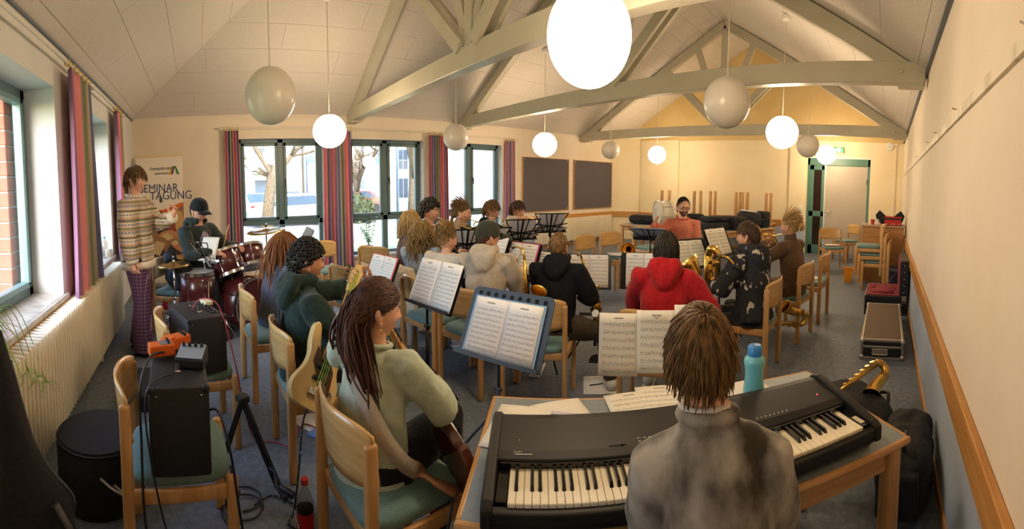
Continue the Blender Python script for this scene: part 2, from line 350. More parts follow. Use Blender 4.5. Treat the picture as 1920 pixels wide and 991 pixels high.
panels((XW, YL, zo), (0, 1, 0), (XM-XW, 0, ZR-ZE), [(0, 0), (YF-YL, 0), (YF-YL, lw), (YH-YL, lw)], .42, 1.9, .45, .12)
panels((XR, YF, zo), (0, -1, 0), (XM-XR, 0, ZR-ZE), [(0, 0), (YF-YL, 0), (YF-YH, lw), (0, lw)], .42, 1.9, .45, .12)
panels((XR, YL, zo), (-1, 0, 0), (0, YH-YL, ZR-ZE), [(0, 0), (XR-XW, 0), (XR-XM, lh)], .42, 1.9, .45, .12)
md = mat('ceiling_edge', '#6f7680', .7)
struct(MB().b2((XW, YL, ZE-.012), (XR, YL+.02, ZE+.012)).build('trim_7', md), 'grey edge strip above the left windows')
struct(MB().b2((XR-.035, YL, ZE-.012), (XR, YF, ZE+.012)).build('trim_8', md), 'grey edge strip above the right wall')
# ------------------------------------------------------------------ roof trusses
def truss(pl_, pr, label, mids, rise=0):
    """pl_, pr: xy of the feet"""
    t = thing('roof_truss', label, 'roof truss', group='painted roof trusses'); A, B = V((*pl_, 0)), V((*pr, 0)); n_ = (B-A).normalized(); zb, zt = 2.62, 2.83
    side = V((n_.y, -n_.x, 0))*.045
    def P(x, z):    # point on the truss plane at room x
        k = (x-A.x)/(B.x-A.x); return V((x, A.y+(B.y-A.y)*k, z+rise*k))
    MB().bar(P(XW+.02, (zb+zt)/2), P(XR-.02, (zb+zt)/2), .14, zt-zb).build('tie_beam', m_beam, t, bevel=.008)
    def rz(x): return ZE+.015+(x-XW)*SLOPE if x < XM else ZE+.015+(XR-x)*SLR
    off = .115
    for xa, xb in ((XW+.15, XM), (XR-.15, XM)):
        a, b = P(xa, rz(xa)-off), P(xb, rz(xb)-off); MB().bar(a, b, .11, .17).build('rafter', m_beam, t, bevel=.006)
    for xa in (XW+.03, XR-.03): MB().bar(P(xa, 2.605), P(xa+(.26 if xa < XM else -.26), 2.605), .15, .035).build('bearing_block', m_beam, t, bevel=.006)
    kp = MB().bar(P(XM, zt), P(XM, ZR-.2), .11, .13, up=tuple(n_)).build('king_post', m_beam, t, bevel=.005)
    for s_ in (-1, 1):
        xf, xt = XM+s_*.12, XM+s_*1.35
        for d_ in (1, -1): MB().bar(P(xf, zt)+side*d_*1.5, P(xt, rz(xt)-.19)+side*d_*1.5, .05, .14).build('strut', m_beam, t, bevel=.004)
        MB().bar(P(XM+s_*.04, zt+.01), P(XM+s_*.62, rz(XM+s_*.62)-.19), .09, .12).build('strut', m_beam, t, bevel=.004)
    for s_, x in ((1, XW+.25), (-1, XR-.25)):
        MB().ball(P(x, 2.73)+side*1.7, .018, 8).build('bolt', m_beam, t)
    return t
truss((XW, 2.66), (XR, 2.36), 'grey painted roof truss nearest the hipped end, crossing behind the largest lit globe', 0, .06)
truss((XW, 4.98), (XR, 4.35), 'middle grey painted roof truss with a full-width tie beam', 0)
truss((XW, 8.68), (XR, 8.68), 'farthest grey painted roof truss, in front of the yellow gable', 0)
# ------------------------------------------------------------------ windows
def window_y(n_, y0, y1, z0, z1, x, zt, label):
    """window of the window wall: two tall casements above, two fixed lights below; frame plane at x"""
    g = bpy.data.objects.new('window_%d' % n_, None); COL.objects.link(g); struct(g, label)
    f = MB(); fw, fd = .062, .075; ym = (y0+y1)/2
    f.b2((x-fd, y0, z0), (x, y0+fw, z1)).b2((x-fd, y1-fw, z0), (x, y1, z1)).b2((x-fd, y0, z1-fw), (x, y1, z1)).b2((x-fd, y0, z0), (x, y1, z0+fw)).b2((x-fd, y0, zt-.045), (x, y1, zt+.045)).b2((x-fd, ym-.05, z0), (x, ym+.05, z1))
    f.build('window_frame', m_frame, g, bevel=.006)
    for a, b in ((y0+fw, ym-.05), (ym+.05, y1-fw)):
        s = MB(); sw = .05; za, zb = zt+.045, z1-fw
        s.b2((x-.05, a, za), (x+.018, a+sw, zb)).b2((x-.05, b-sw, za), (x+.018, b, zb)).b2((x-.05, a, za), (x+.018, b, za+sw)).b2((x-.05, a, zb-sw), (x+.018, b, zb))
        so_ = s.build('casement', m_frame, g, bevel=.006)
        MB().b2((x-.03, a+sw-.01, za+sw-.01), (x-.022, b-sw+.01, zb-sw+.01)).build('pane', GLASS, so_)
        MB().b2((x-.05, a-.01, z0+fw-.01), (x-.042, b+.01, zt-.03)).build('pane', GLASS, g)
        if a > ym: h = MB().rbox((x+.024, a+.025, (za+zb)/2), (.012, .03, .09), .004).tube([(x+.03, a+.025, (za+zb)/2+.02), (x+.055, a+.025, (za+zb)/2+.02), (x+.055, a+.025, (za+zb)/2-.1)], .009, 8).build('window_handle', mat('handle_metal', '#3a4648', .35, .6), so_)
    MB().b2((x, y0+.001, z0-.03), (XW+.05, y1-.001, z0+.012)).build('window_sill', mat('stone_sill', '#c9c5bc', .3, col2='#aaa59b', scale=14), g, bevel=.005)
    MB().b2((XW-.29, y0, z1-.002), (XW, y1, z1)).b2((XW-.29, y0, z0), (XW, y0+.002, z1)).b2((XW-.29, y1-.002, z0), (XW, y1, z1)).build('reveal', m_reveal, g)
for i, (a, b) in enumerate(WIN): window_y(i+1, a, b, WZ[0], WZ[1], XW-.13, .93, ['teal framed window left of the room, nearest the drum kit', 'teal framed middle window with a street lamp outside', 'teal framed window behind the trumpet players'][i])
def window_x(n_, x0, x1, z0, z1, y, label):
    g = bpy.data.objects.new('window_%d' % n_, None); COL.objects.link(g); struct(g, label)
    fw, fd = .08, .075
    MB().b2((x0, y-fd, z0), (x0+fw, y, z1)).b2((x1-fw, y-fd, z0), (x1, y, z1)).b2((x0, y-fd, z0), (x1, y, z0+fw)).b2((x0, y-fd, z1-fw), (x1, y, z1)).build('window_frame', m_frame, g, bevel=.006)
    s = MB(); a, b, za, zb, sw = x0+fw, x1-fw, z0+fw, z1-fw, .045
    s.b2((a, y-.05, za), (a+sw, y+.018, zb)).b2((b-sw, y-.05, za), (b, y+.018, zb)).b2((a, y-.05, za), (b, y+.018, za+sw)).b2((a, y-.05, zb-sw), (b, y+.018, zb))
    so_ = s.build('casement', mat('light_teal_paint', '#6f9295', .4), g, bevel=.006)
    MB().b2((a+sw-.01, y-.03, za+sw-.01), (b-sw+.01, y-.022, zb-sw+.01)).build('pane', GLASS, so_)
    MB().b2((x0+.001, y, z0-.03), (x1-.001, YL+.01, z0+.012)).b2((x0-.06, YL+.01, z0-.03), (x1+.06, YL+.035, z0+.012)).build('window_sill', mat('stone_sill', ''), g, bevel=.006)
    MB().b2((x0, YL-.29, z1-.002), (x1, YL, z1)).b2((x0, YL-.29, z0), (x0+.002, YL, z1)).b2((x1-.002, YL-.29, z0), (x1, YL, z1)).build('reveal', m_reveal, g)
window_x(4, *LWIN[0], *LZ, YL-.25, 'deep left wall window with a spider plant on its sill')
window_x(5, *LWIN[1], *LZ, YL-.25, 'deep left wall window between the two striped curtains')
# ------------------------------------------------------------------ door with sidelight
g = bpy.data.objects.new('door_1', None); COL.objects.link(g); struct(g, 'grey flush door in a green frame with glazed sidelight')
x0, x1, _, z1 = DOOR; y = YF+.06; m_dg = mat('door_green', '#4f7a6a', .4, col2='#557f70', scale=4)
lx = -1.50
MB().b2((x0, y-.06, 0), (x0+.06, y+.05, z1)).b2((x1-.06, y-.06, 0), (x1, y+.05, z1)).b2((x0, y-.06, z1-.19), (x1, y+.05, z1)).build('door_frame', m_dg, g, bevel=.006)
MB().b2((x0, y-.062, z1-.02), (x1, y-.06+.0, z1+.015)).build('frame_edge', white, g)
f = MB(); sa, sb = x0+.06, lx-.035
f.b2((sa, y-.05, 0), (sa+.1, y, z1-.19)).b2((sb-.07, y-.05, 0), (sb, y, z1-.19)).b2((sa, y-.05, 0), (sb, y, .22)).b2((sa, y-.05, z1-.3), (sb, y, z1-.19)).b2((sa, y-.05, .9), (sb, y, 1.03))
f.build('sidelight_frame', m_dg, g, bevel=.005)
m_dk = mat('dark_glass', '#2a2019', .08, spec=.6)
for a, b in ((.22, .9), (1.03, z1-.3)): MB().b2((sa+.1, y-.03, a), (sb-.07, y-.022, b)).build('pane', m_dk, g)
leaf = MB().b2((lx, y-.055, .01), (x1-.06, y-.01, z1-.195)).build('door_leaf', mat('grey_laminate', '#b8ad9b', .5, col2='#bcb2a1', scale=3), g, bevel=.004)
MB().b2((lx-.035, y-.06, .0), (lx, y-.005, z1-.195)).build('door_edge', mat('bright_edge', '#d7d2c4', .3, .6), g)
MB().cyl((lx+.055, y-.056, 1.03), (lx+.055, y-.07, 1.03), .026).tube([(lx+.055, y-.06, 1.03), (lx+.055, y-.1, 1.03), (lx+.07, y-.11, 1.03), (lx+.19, y-.11, 1.03)], .01, 8).cyl((lx+.055, y-.056, .95), (lx+.055, y-.066, .95), .024).build('door_handle', silver, leaf, auto=40)
MB().b2((x1-.075, y-.068, 1.7), (x1-.06, y-.05, 1.82)).build('hinge', blackm, leaf)
MB().b2((x0-.5, YF+.9, -.0), (x1+.5, YF+.95, 2.6)).build('corridor_wall', mat('corridor', '#5a3a2a', .8), g)
# exit sign
t = thing('exit_sign', 'green illuminated emergency exit sign above the door', 'exit sign')
MB().b2((-1.35, YF-.045, 2.43), (-1.09, YF, 2.56)).build('sign_box', mat('sign_case', '#6b5a3a', .5), t, bevel=.003)
s = MB().b2((-1.34, YF-.05, 2.44), (-1.10, YF-.044, 2.55)).build('sign_face', mat('sign_green', '#3fae5a', .4, emit='#3fbf63', estr=.55), t)
wm = mat('sign_white', '#f0fff0', .4, emit='#e8ffe8', estr=.8)
MB().b2((-1.25, YF-.053, 2.445), (-1.17, YF-.05, 2.545)).build('sign_door', wm, t)
MB().ball((-1.215, YF-.0545, 2.527), (.009, .003, .009), 8).bar((-1.215, YF-.0545, 2.515), (-1.205, YF-.0545, 2.485), .012, .004).bar((-1.205, YF-.0545, 2.487), (-1.19, YF-.0545, 2.46), .008, .004).bar((-1.205, YF-.0545, 2.487), (-1.225, YF-.0545, 2.465), .008, .004).bar((-1.213, YF-.0545, 2.51), (-1.192, YF-.0545, 2.497), .006, .004).bar((-1.213, YF-.0545, 2.51), (-1.235, YF-.0545, 2.5), .006, .004).build('running_figure', mat('sign_green', ''), t)
MB().add([(-1.32, YF-.053, 2.495), (-1.28, YF-.053, 2.525), (-1.28, YF-.053, 2.465)], [(0, 1, 2)]).b2((-1.28, YF-.054, 2.486), (-1.262, YF-.051, 2.504)).build('arrow', wm, t)
t = thing('smoke_alarm', 'round white alarm disc high on the far wall', 'smoke alarm')
MB().lathe([(0, 0), (.095, 0), (.1, .02), (.085, .035), (.02, .04), (.015, .045), (0, .045)], (-.02, YF, 2.62), 28, (pi/2, 0, 0)).build('housing', white, t, auto=40)
MB().cyl((-.02, YF-.044, 2.62), (-.02, YF-.05, 2.62), .008, n=8).build('indicator', mat('red_led', '#a03030', .4), t)
struct(MB().b2((.13, YF-.025, .8), (.155, YF, 2.7)).b2((.03, YF-.03, 2.655), (.19, YF, 2.70)).build('trim_9', m_wall), 'cable conduit up the far wall')
t = thing('light_switch', 'column of three white switches beside the door', 'light switch')
MB().b2((-2.125, YF-.072, .91), (-2.04, YF-.06, 1.14)).build('plate', white, t, bevel=.003)
for z in (.95, 1.025, 1.1): MB().rbox((-2.0825, YF-.076, z), (.055, .012, .055), .003).build('rocker', white, t)
# ------------------------------------------------------------------ globe lamps
m_globe = mat('opal_glass', '#dcd6cb', .32, coat=.1)
m_lit_near = mat('lit_globe_near', '#fff4dc', .4, emit='#ffe0b8', estr=LAMP_W*.8)
m_lit = mat('lit_globe', '#fff4dc', .4, emit='#ffe0b8', estr=LAMP_W)
def ceil_z(x, y):
    return ZE+min((x-XW)*SLOPE, (XR-x)*SLR, (y-YL)*SLH)+.005
LP = [(-2.937, .51, 2.159, 1.14, 0, 'unlit white globe lamp nearest the left windows, hanging before the hipped ceiling'),
      (-4.313, 1.349, 2.098, 1, 1, 'lit globe lamp hanging before the gap between the first two windows'),
      (-4.855, 3.24, 2.155, 1.05, 0, 'unlit white globe lamp hanging before the curtain between second and third windows'),
      (-4.386, 4.418, 2.091, 1, 1, 'lit globe lamp hanging above the trumpet players'),
      (-4.872, 6.645, 2.177, 1, 0, 'unlit globe lamp hanging before the right pinboard'),
      (-4.273, 7.336, 2.12, 1, 1, 'small lit globe lamp hanging above the white bass drum'),
      (-1.142, 1.401, 2.150, 1.22, 1, 'huge lit globe lamp at the top of the picture, closest of all lamps'),
      (-1.173, 2.999, 2.162, 1.1, 0, 'large unlit globe lamp hanging before the middle tie beam'),
      (-1.128, 4.491, 2.136, 1, 1, 'lit globe lamp hanging left of the unlit globe by the door'),
      (-1.209, 6.402, 2.19, 1.03, 0, 'unlit globe lamp partly hiding a lit one in front of the door'),
      (-1.122, 7.701, 2.166, 1, 1, 'lit globe lamp beside the exit sign, partly hidden by an unlit globe')]
for x, y, z, k, lit, lab in LP:
    x, y, z = x*1.235, y*1.235, CZ+(z-CZ)*1.235
    t = thing('globe_lamp', lab, 'pendant lamp', (x, y, z), group='globe pendant lamps'); r = .21
    P = [(r*sin(a), -r*k*cos(a)) for a in [pi*i/28 for i in range(25)]]+[(r*.36, r*k*.935)]
    P[0] = (.0005, P[0][1])
    MB().lathe(P, n=40, cap=True).build('globe', (m_lit_near if y < 2 and x > -2 else m_lit) if lit else m_globe, t, auto=50)
    MB().lathe([(.062, r*k*.92), (.06, r*k*.955), (.02, r*k*.965), (.008, r*k*1.05)], n=20).build('cap', white, t, auto=40)
    zc = ceil_z(x, y)-z
    MB().tube([(0, 0, r*k), (.002, 0, zc*.5), (0, 0, zc-.02)], .0055, 6).build('cord', mat('cord_white', '#d9d3c6', .6), t)
    MB().lathe([(.055, -.0), (.06, -.035), (.042, -.065), (.008, -.075)], (0, 0, zc), 20).build('ceiling_rose', white, t, auto=40)
# ------------------------------------------------------------------ curtains and rods
CUR = {'a': [(0, '#a56670'), (.06, '#b5707f'), (.14, '#c87a80'), (.2, '#807c98'), (.3, '#686c90'), (.36, '#9c9588'), (.42, '#80846c'), (.5, '#8d807a'), (.56, '#b87c82'), (.64, '#d0797e'), (.74, '#c47c86'), (.8, '#8d7593'), (.88, '#766878'), (.94, '#ae6e78')],
       'b': [(0, '#8f6b8a'), (.1, '#a07392'), (.18, '#dc8388'), (.3, '#e39598'), (.38, '#c08089'), (.44, '#7478a0'), (.52, '#a29a86'), (.56, '#787e60'), (.68, '#848a6a'), (.76, '#b0a28c'), (.82, '#a67c8a'), (.9, '#6c6e90')]}
m_cur = [stripes('curtain_stripes_a', CUR['a'], 'u', 1., .85), stripes('curtain_stripes_b', CUR['b'], 'u', 1., .85), stripes('curtain_stripes_c', [((p+.37) % 1, c) for p, c in sorted(CUR['a'], key=lambda q: (q[0]+.37) % 1)], 'u', .8, .85)]
def curtain(p0, p1, z0, z1, mi, label, flare=0., folds=6, out=(0, 0), wtop=.78):
    """gathered curtain between floor points p0, p1; out: direction into the room"""
    t = thing('curtain', label, 'curtain', ((p0[0]+p1[0])/2, (p0[1]+p1[1])/2, z0), group='striped curtains')
    A = V((*p0, 0)); B = V((*p1, 0)); c = (A+B)/2; o = V((*out, 0)); rnd = random.Random(label); ph = [rnd.uniform(-.5, .5) for _ in range(40)]
    def fn(u, v):
        w = lerp(1+flare, wtop, v**.7); p = (A-c).lerp(B-c, .5+(u-.5)*w)
        k = u*folds*2*pi; amp = .035*lerp(1.15, .75, v)
        return p+o*(amp*(cos(k+ph[int(u*39)]*.1)*.8+.35*cos(k*.47+ph[3]*6+v*1.2)))+V((0, 0, (z1-z0)*v+(.02*sin(u*9) if v == 0 else 0)))
    MB().grid(fn, folds*14, 22).build('drape', m_cur[mi], t, smooth=True, solid=.004)
    d = (B-A).normalized()
    for i in range(folds+1):
        q = (A-c).lerp(B-c, .5+(i/folds-.5)*wtop); cz = z1-z0+.035
        MB().tube([q+d*.0+V((0, 0, cz))+V((0, 0, .024))*cos(a)+o*.024*sin(a) for a in [2*pi*j/14 for j in range(14)]], .006, 6, closed=True).build('curtain_ring', mat('ring_yellow', '#d9bd6a', .45), t, smooth=True)
    return t
cx = XW+.1
curtain((cx, .44), (cx, .73), .12, 2.47, 0, 'striped curtain left of the first window, beside the drummer', .05, 5, (1, 0))
curtain((cx, 2.10), (cx, 2.64), .05, 2.46, 2, 'striped pink and blue curtain between the first and second windows', .02, 8, (1, 0), .92)
curtain((cx, 4.14), (cx, 4.62), .10, 2.45, 0, 'striped curtain between the second and third windows, behind a trumpeter', .02, 8, (1, 0), .85)
curtain((cx, 6.03), (cx, 6.32), .10, 2.44, 2, 'striped curtain at the right edge of the third window', .05, 5, (1, 0), .85)
cy = YL+.09
curtain((-3.24, cy), (-4.06, cy), .63, 2.54, 1, 'long striped curtain nearest the camera, pink and green, on the left wall', .12, 5, (0, 1), .8)
curtain((-5.25, cy), (-5.75, cy), .70, 2.54, 1, 'striped curtain in the left wall behind the standing person', .1, 5, (0, 1), .8)
m_rod = mat('rod_white', '#e2dccb', .4)
for a, b, lab in (((cx, .40, 2.505), (cx, 2.62, 2.505), 'white curtain rod over the first window'), ((cx, 2.64, 2.495), (cx, 4.60, 2.495), 'white curtain rod over the second window'), ((cx, 4.62, 2.485), (cx, 6.40, 2.485), 'white curtain rod over the third window'), ((XR-.1, cy, 2.575), (-4.1, cy, 2.575), 'white curtain rod over the near left window'), ((-4.15, cy, 2.575), (-5.95, cy, 2.575), 'white curtain rod over the far left window')):
    t = thing('curtain_rod', lab, 'curtain rod', group='curtain rods')
    MB().cyl(a, b, .014, n=10).build('pole', m_rod, t, smooth=False, auto=40)
    for q in (a, b):
        MB().ball(q, .022, 10).build('finial', m_rod, t, smooth=True)
    for k in (.06, .94):
        q = V(a).lerp(V(b), k); w_ = V((XW+.001, q.y, q.z)) if abs(q.x-cx) < .01 else V((q.x, YL+.001, q.z))
        MB().cyl(q, w_, .008, n=8).build('bracket', mat('bracket_beige', '#c9b48a', .5), t)
# ------------------------------------------------------------------ radiators
def fin_mesh():
    return MB().rbox((0, 0, .33), (.024, .13, .66), .0115, seg=3).mesh('radiator_fin', mat('radiator_cream', '#ece3cc', .32, coat=.2), auto=40)
t = thing('radiator', 'long cream column radiator under the left wall windows', 'radiator', (0, YL+.10, .09)); fm = fin_mesh()
n_ = 0; x = -1.0
while x > -4.95:
    o = bpy.data.objects.new('fin', fm); COL.objects.link(o); o.parent = t; o.location = (x, 0, 0); x -= .054
MB().cyl((-.98, 0, .05), (-4.95, 0, .05), .02).cyl((-.98, 0, .6), (-4.95, 0, .6), .02).build('header_pipe', mat('radiator_cream', ''), t)
MB().b2((-.98, -.075, .62), (-4.95, -.055, .655)).build('wood_strip', rm, t)
for x in (-1.3, -2.6, -3.9, -4.7): MB().b2((x-.015, -.05, -.09), (x+.015, .03, .03)).build('foot', mat('radiator_cream', ''), t)
t = thing('radiator', 'wide cream ribbed radiator below the pinboards', 'radiator', (XW+.08, 8.4, .12))
fm2 = MB().rbox((0, 0, .285), (.09, .03, .57), .01).mesh('rib', mat('radiator_cream', ''), auto=40)
for i in range(66):
    o = bpy.data.objects.new('fin', fm2); COL.objects.link(o); o.parent = t; o.location = (0, -1.42+i*.044, 0)
MB().cyl((0, -1.44, .05), (0, 1.46, .05), .02).cyl((0, -1.44, .5), (0, 1.46, .5), .02).build('header_pipe', mat('radiator_cream', ''), t)
for yy in (-1.28, 1.28): MB().b2((-.02, yy-.015, -.12), (.02, yy+.015, .02)).build('foot', mat('radiator_cream', ''), t)
# ------------------------------------------------------------------ pinboards
m_felt = mat('dark_felt', '#5a565c', .95, col2='#625d62', scale=90, bump=.1)
for ya, yb, lab in ((6.62, 8.14, 'left dark felt pinboard in a thin wooden frame'), (8.36, 9.95, 'right dark felt pinboard in a thin wooden frame')):
    t = thing('pinboard', lab, 'pinboard', (XW+.012, (ya+yb)/2, .9), group='pinboards'); h = (yb-ya)/2
    MB().b2((0, -h, 0), (.018, h, 1.22)).build('felt', m_felt, t)
    MB().b2((0, -h-.012, -.012), (.025, -h, 1.232)).b2((0, h, -.012), (.025, h+.012, 1.232)).b2((0, -h, -.012), (.025, h, 0)).b2((0, -h, 1.22), (.025, h, 1.232)).build('frame', rm, t)
    for yy in (-h+.04, h-.04):
        for zz in (.04, 1.18): MB().ball((.02, yy, zz), (.006, .012, .012), 8).build('fixing', white, t)
# ------------------------------------------------------------------ outside
m_grass = mat('lawn', '#66724c', .95, col2='#7f8a66', scale=3, bump=.2)
m_road = mat('asphalt', '#6a6b6e', .9, col2='#747579', scale=6)
struct(MB().b2((-90, -60, -.5), (XW-.32, 70, -.3)).b2((XW-.32, -60, -.5), (30, YL-.32, -.3)).build('ground', m_grass), 'lawn outside')
struct(MB().b2((-34, -60, -.3), (-18.5, 70, -.285)).build('road', m_road), 'street outside')
m_bw = mat('white_render', '#c9c8c4', .9, col2='#cfceca', scale=1); m_bg = mat('grey_render', '#7d8fa3', .9); m_wd = mat('far_window', '#39485a', .25, spec=.4); m_rail = mat('rail_grey', '#8b9298', .5)
def building(lab, x, y0, y1, h, cols, floors, depth=12, bays=(), roof=None):
    """facade faces +x at x"""
    b = thing('apartment_building', lab, 'building', (x, (y0+y1)/2, -.3)); w = (y1-y0)/2
    MB().b2((-depth, -w, 0), (0, w, h)).build('walls', m_bw, b)
    MB().b2((-depth-.2, -w-.2, h), (.3, w+.2, h+.35)).build('roof_edge', m_bg, b)
    if roof: MB().prism([(.3, 0, h+.3), (-depth-.2, 0, h+.3), (-depth/2, 0, h+roof)], (0, -w-.2, 0), (0, w+.2, 0)).build('roof', mat('slate', '#7d8a98', .7), b)
    fh = h/floors
    for i in range(floors):
        for c, ww_, tall in cols:
            za = i*fh+(.35 if tall else .95); zb = i*fh+2.35; yc = -w+c*2*w
            f = MB().b2((-.02, yc-ww_/2, za), (.05, yc+ww_/2, zb)).build('window', m_rail, b)
            for k in (0, 1): MB().b2((.03, yc-ww_/2+.06+k*(ww_/2-.03), za+.06), (.07, yc-.03+k*(ww_/2-.03), zb-.06)).build('pane', m_wd, f)
            if tall and i: MB().b2((.16, yc-ww_/2-.05, za), (.19, yc+ww_/2+.05, za+.05)).b2((.16, yc-ww_/2-.05, za+.9), (.19, yc+ww_/2+.05, za+.95)).add(*bars(yc, ww_, za)).build('railing', m_rail, f)
    for c, bw in bays:
        yc = -w+c*2*w
        for i in range(floors):
            z = i*fh+.1
            if i: MB().b2((0, yc-bw/2, z-.15), (1.6, yc+bw/2, z+.05)).b2((1.55, yc-bw/2, z), (1.6, yc+bw/2, z+1.0)).b2((0, yc-bw/2, z), (1.6, yc-bw/2+.05, z+1.)).build('balcony', m_bg, b)
            f = MB().b2((.0, yc-bw*.42, z+.1), (.06, yc+bw*.42, z+2.4)).build('balcony_door', m_wd, b)
            MB().b2((.05, yc-.05, z+.1), (.09, yc+.05, z+2.4)).b2((.05, yc-bw*.42, z+2.3), (.09, yc+bw*.42, z+2.4)).build('frame', m_rail, f)
    return b
def bars(yc, w_, za):
    m = MB()
    for i in range(9): y_ = yc-w_/2+w_*i/8; m.b2((.165, y_-.012, za), (.185, y_+.012, za+.92))
    return m.v, m.f
building('pale apartment block with blue-shaded balconies seen through the first window', -42, -2, 10.2, 9.2, [(.09, 1.3, 0)], 3, bays=[(.36, 3.2), (.72, 3.0)])
building('white apartment block with small square windows seen between first and second windows', -37, 10.6, 16.6, 9.6, [(.2, 1.2, 0), (.62, 1.0, 1)], 3, roof=2.5)
building('white gabled house with balconies seen through the middle window', -38.5, 18.2, 26.5, 8.4, [(.15, 1.1, 1)], 3, bays=[(.45, 3.2), (.82, 2.4)], roof=4)
building('long white block with tall railed windows seen through the third window', -25.0, 20.2, 40, 7.6, [(.06, 1.2, 1), (.17, 1.2, 1), (.29, 1.6, 1), (.42, .8, 1), (.56, 1.4, 1), (.72, 1.4, 1), (.88, 1.4, 1)], 2, depth=10, roof=3.5)
building('brick house wall outside the left windows', -14, -18, -6, 9, [(.2, 1.2, 1), (.5, 1.2, 1), (.8, 1.2, 1)], 3)
m_bark = mat('bark', '#3f362a', .95, col2='#5c503e', scale=14, bump=.3)
def tree(lab, x, y, h, seed, lean=0, spread=1., leaves=True):
    rnd = random.Random(seed); t = thing('bare_tree', lab, 'tree', (x, y, -.3)); B = MB(); tips = []
    def grow(p, d, L, r, lev):
        q = [p]; n_ = 5
        for i in range(n_):
            d = (d+V((rnd.uniform(-1, 1), rnd.uniform(-1, 1), rnd.uniform(-.5, .9)))*.16).normalized(); q.append(q[-1]+d*L/n_)
        B.tube(q, [r*(1-.45*i/n_) for i in range(n_+1)], 7 if lev < 2 else 5)
        if lev >= 4: tips.append(q[-1]); return
        for k in range(rnd.choice((2, 3, 3)) if lev else 5):
            s_ = q[rnd.randint(2, n_)] if lev else q[rnd.randint(2, n_)]
            e = (d*.55+V((rnd.uniform(-1, 1), rnd.uniform(-1, 1), rnd.uniform(-.25, .75)))*spread).normalized()
            grow(s_, e, L*rnd.uniform(.52, .74), r*.5, lev+1)
    grow(V((0, 0, 0)), V((lean, lean*.5, 1)).normalized(), h*.5, h*.036, 0)
    B.build('trunk_and_branches', m_bark, t, smooth=True)
    if leaves:
        lf = MB()
        for p in tips:
            for k in range(5): c = p+V((rnd.gauss(0, .16), rnd.gauss(0, .16), rnd.gauss(0, .16))); a = V((rnd.uniform(-1, 1), rnd.uniform(-1, 1), rnd.uniform(-1, 1))).normalized()*.05; b_ = a.orthogonal()*.8; lf.add([c-a, c+b_, c+a, c-b_], [(0, 1, 2, 3)])
        o = lf.build('dry_leaves', mat('dry_leaf', '#8a6a38', .9), t); o['kind'] = 'stuff'
tree('bare tree with spreading branches outside the first window', -17.5, 2.75, 7.5, 3, .1, 1.1)
tree('tall bare tree behind the arched street lamp outside the middle window', -19, 10.2, 10, 11, .02, .8)
tree('thin bare tree outside, left of the curtain between the windows', -23.5, 9.0, 7, 21, -.05, 1.)
m_lp = mat('lamp_grey', '#50627a', .4, .3)
t = thing('street_lamp', 'arched street lamp with a bell shade outside the middle window', 'street lamp', (-13.2, 6.45, -.3))
MB().tube([(0, 0, 0), (0, 0, 3.1)]+[(0, -.30+.30*cos(a), 3.1+.5*sin(a)) for a in [pi*i/12 for i in range(1, 13)]]+[(0, -.6, 2.85)], .045, 8).build('post', m_lp, t, smooth=True)
MB().lathe([(.06, .36), (.1, .34), (.1, .22), (.08, .2), (.16, .1), (.26, 0), (.2, .0)], (0, -.6, 2.5), 20).build('shade', m_lp, t, auto=40)
t = thing('street_lamp', 'street lamp with hanging bell shade outside the first window', 'street lamp', (-22, 5.85, -.3))
MB().tube([(0, -.25, 0), (0, -.25, 4.0), (0, -.2, 4.15), (0, 0, 4.15)], .045, 8).build('post', m_lp, t, smooth=True)
MB().tube([(0, 0, 4.2), (0, 0, 3.6)], .02, 6).lathe([(.06, .5), (.1, .34), (.1, .22), (.22, .12), (.32, 0), (.2, .0)], (0, 0, 3.0), 20).build('shade', m_lp, t, auto=40)
def car(lab, x, y, rz, col, nm):
    t = thing('parked_car', lab, 'car', (x, y, -.285), rz); m = mat('car_'+nm, col, .25, .2, coat=.6)
    side = [(-2.1, .35), (-2.05, .75), (-1.3, .9), (-.75, 1.42), (.9, 1.45), (1.65, .95), (2.1, .85), (2.12, .35)]
    MB().prism([(p[0], 0, p[1]) for p in side], (0, -.85, 0), (0, .85, 0)).build('body', m, t, bevel=.06)
    MB().prism([(p[0], 0, p[1]) for p in [(-1.15, .93), (-.72, 1.34), (.84, 1.37), (1.42, .98)]], (0, -.86, 0), (0, .86, 0)).build('side_windows', m_wd, t)
    MB().add([(1.62, -.7, 1.0), (1.62, .7, 1.0), (.98, .62, 1.42), (.98, -.62, 1.42)], [(0, 1, 2, 3)]).build('rear_window', m_wd, t, loc=(.03, 0, .01))
    for xx in (-1.3, 1.3):
        for yy in (-.8, .8): MB().cyl((xx, yy-.1, .32), (xx, yy+.1, .32), .32, n=16).build('wheel', rubber, t)
    for yy in (-.7, .7): MB().rbox((2.08, yy, .78), (.1, .22, .14), .03).build('tail_light', mat('tail_red', '#b02a22', .3), t)
car('white hatchback parked outside the first window', -24.5, 2.95, .25, '#eef0f2', 'white')
car('dark grey car parked outside behind the hedge', -33, 6.6, 1.57, '#4c5f77', 'dark')
car('dark red car parked outside the middle window', -25.5, 9.3, 1.4, '#7c2f36', 'red')
car('silver car parked outside, low in the first window', -19.8, 4.3, 1.57, '#b9c0c8', 'silver')
m_hedge = mat('hedge_green', '#2f3a24', .95, col2='#4a5536', scale=9, bump=.6)
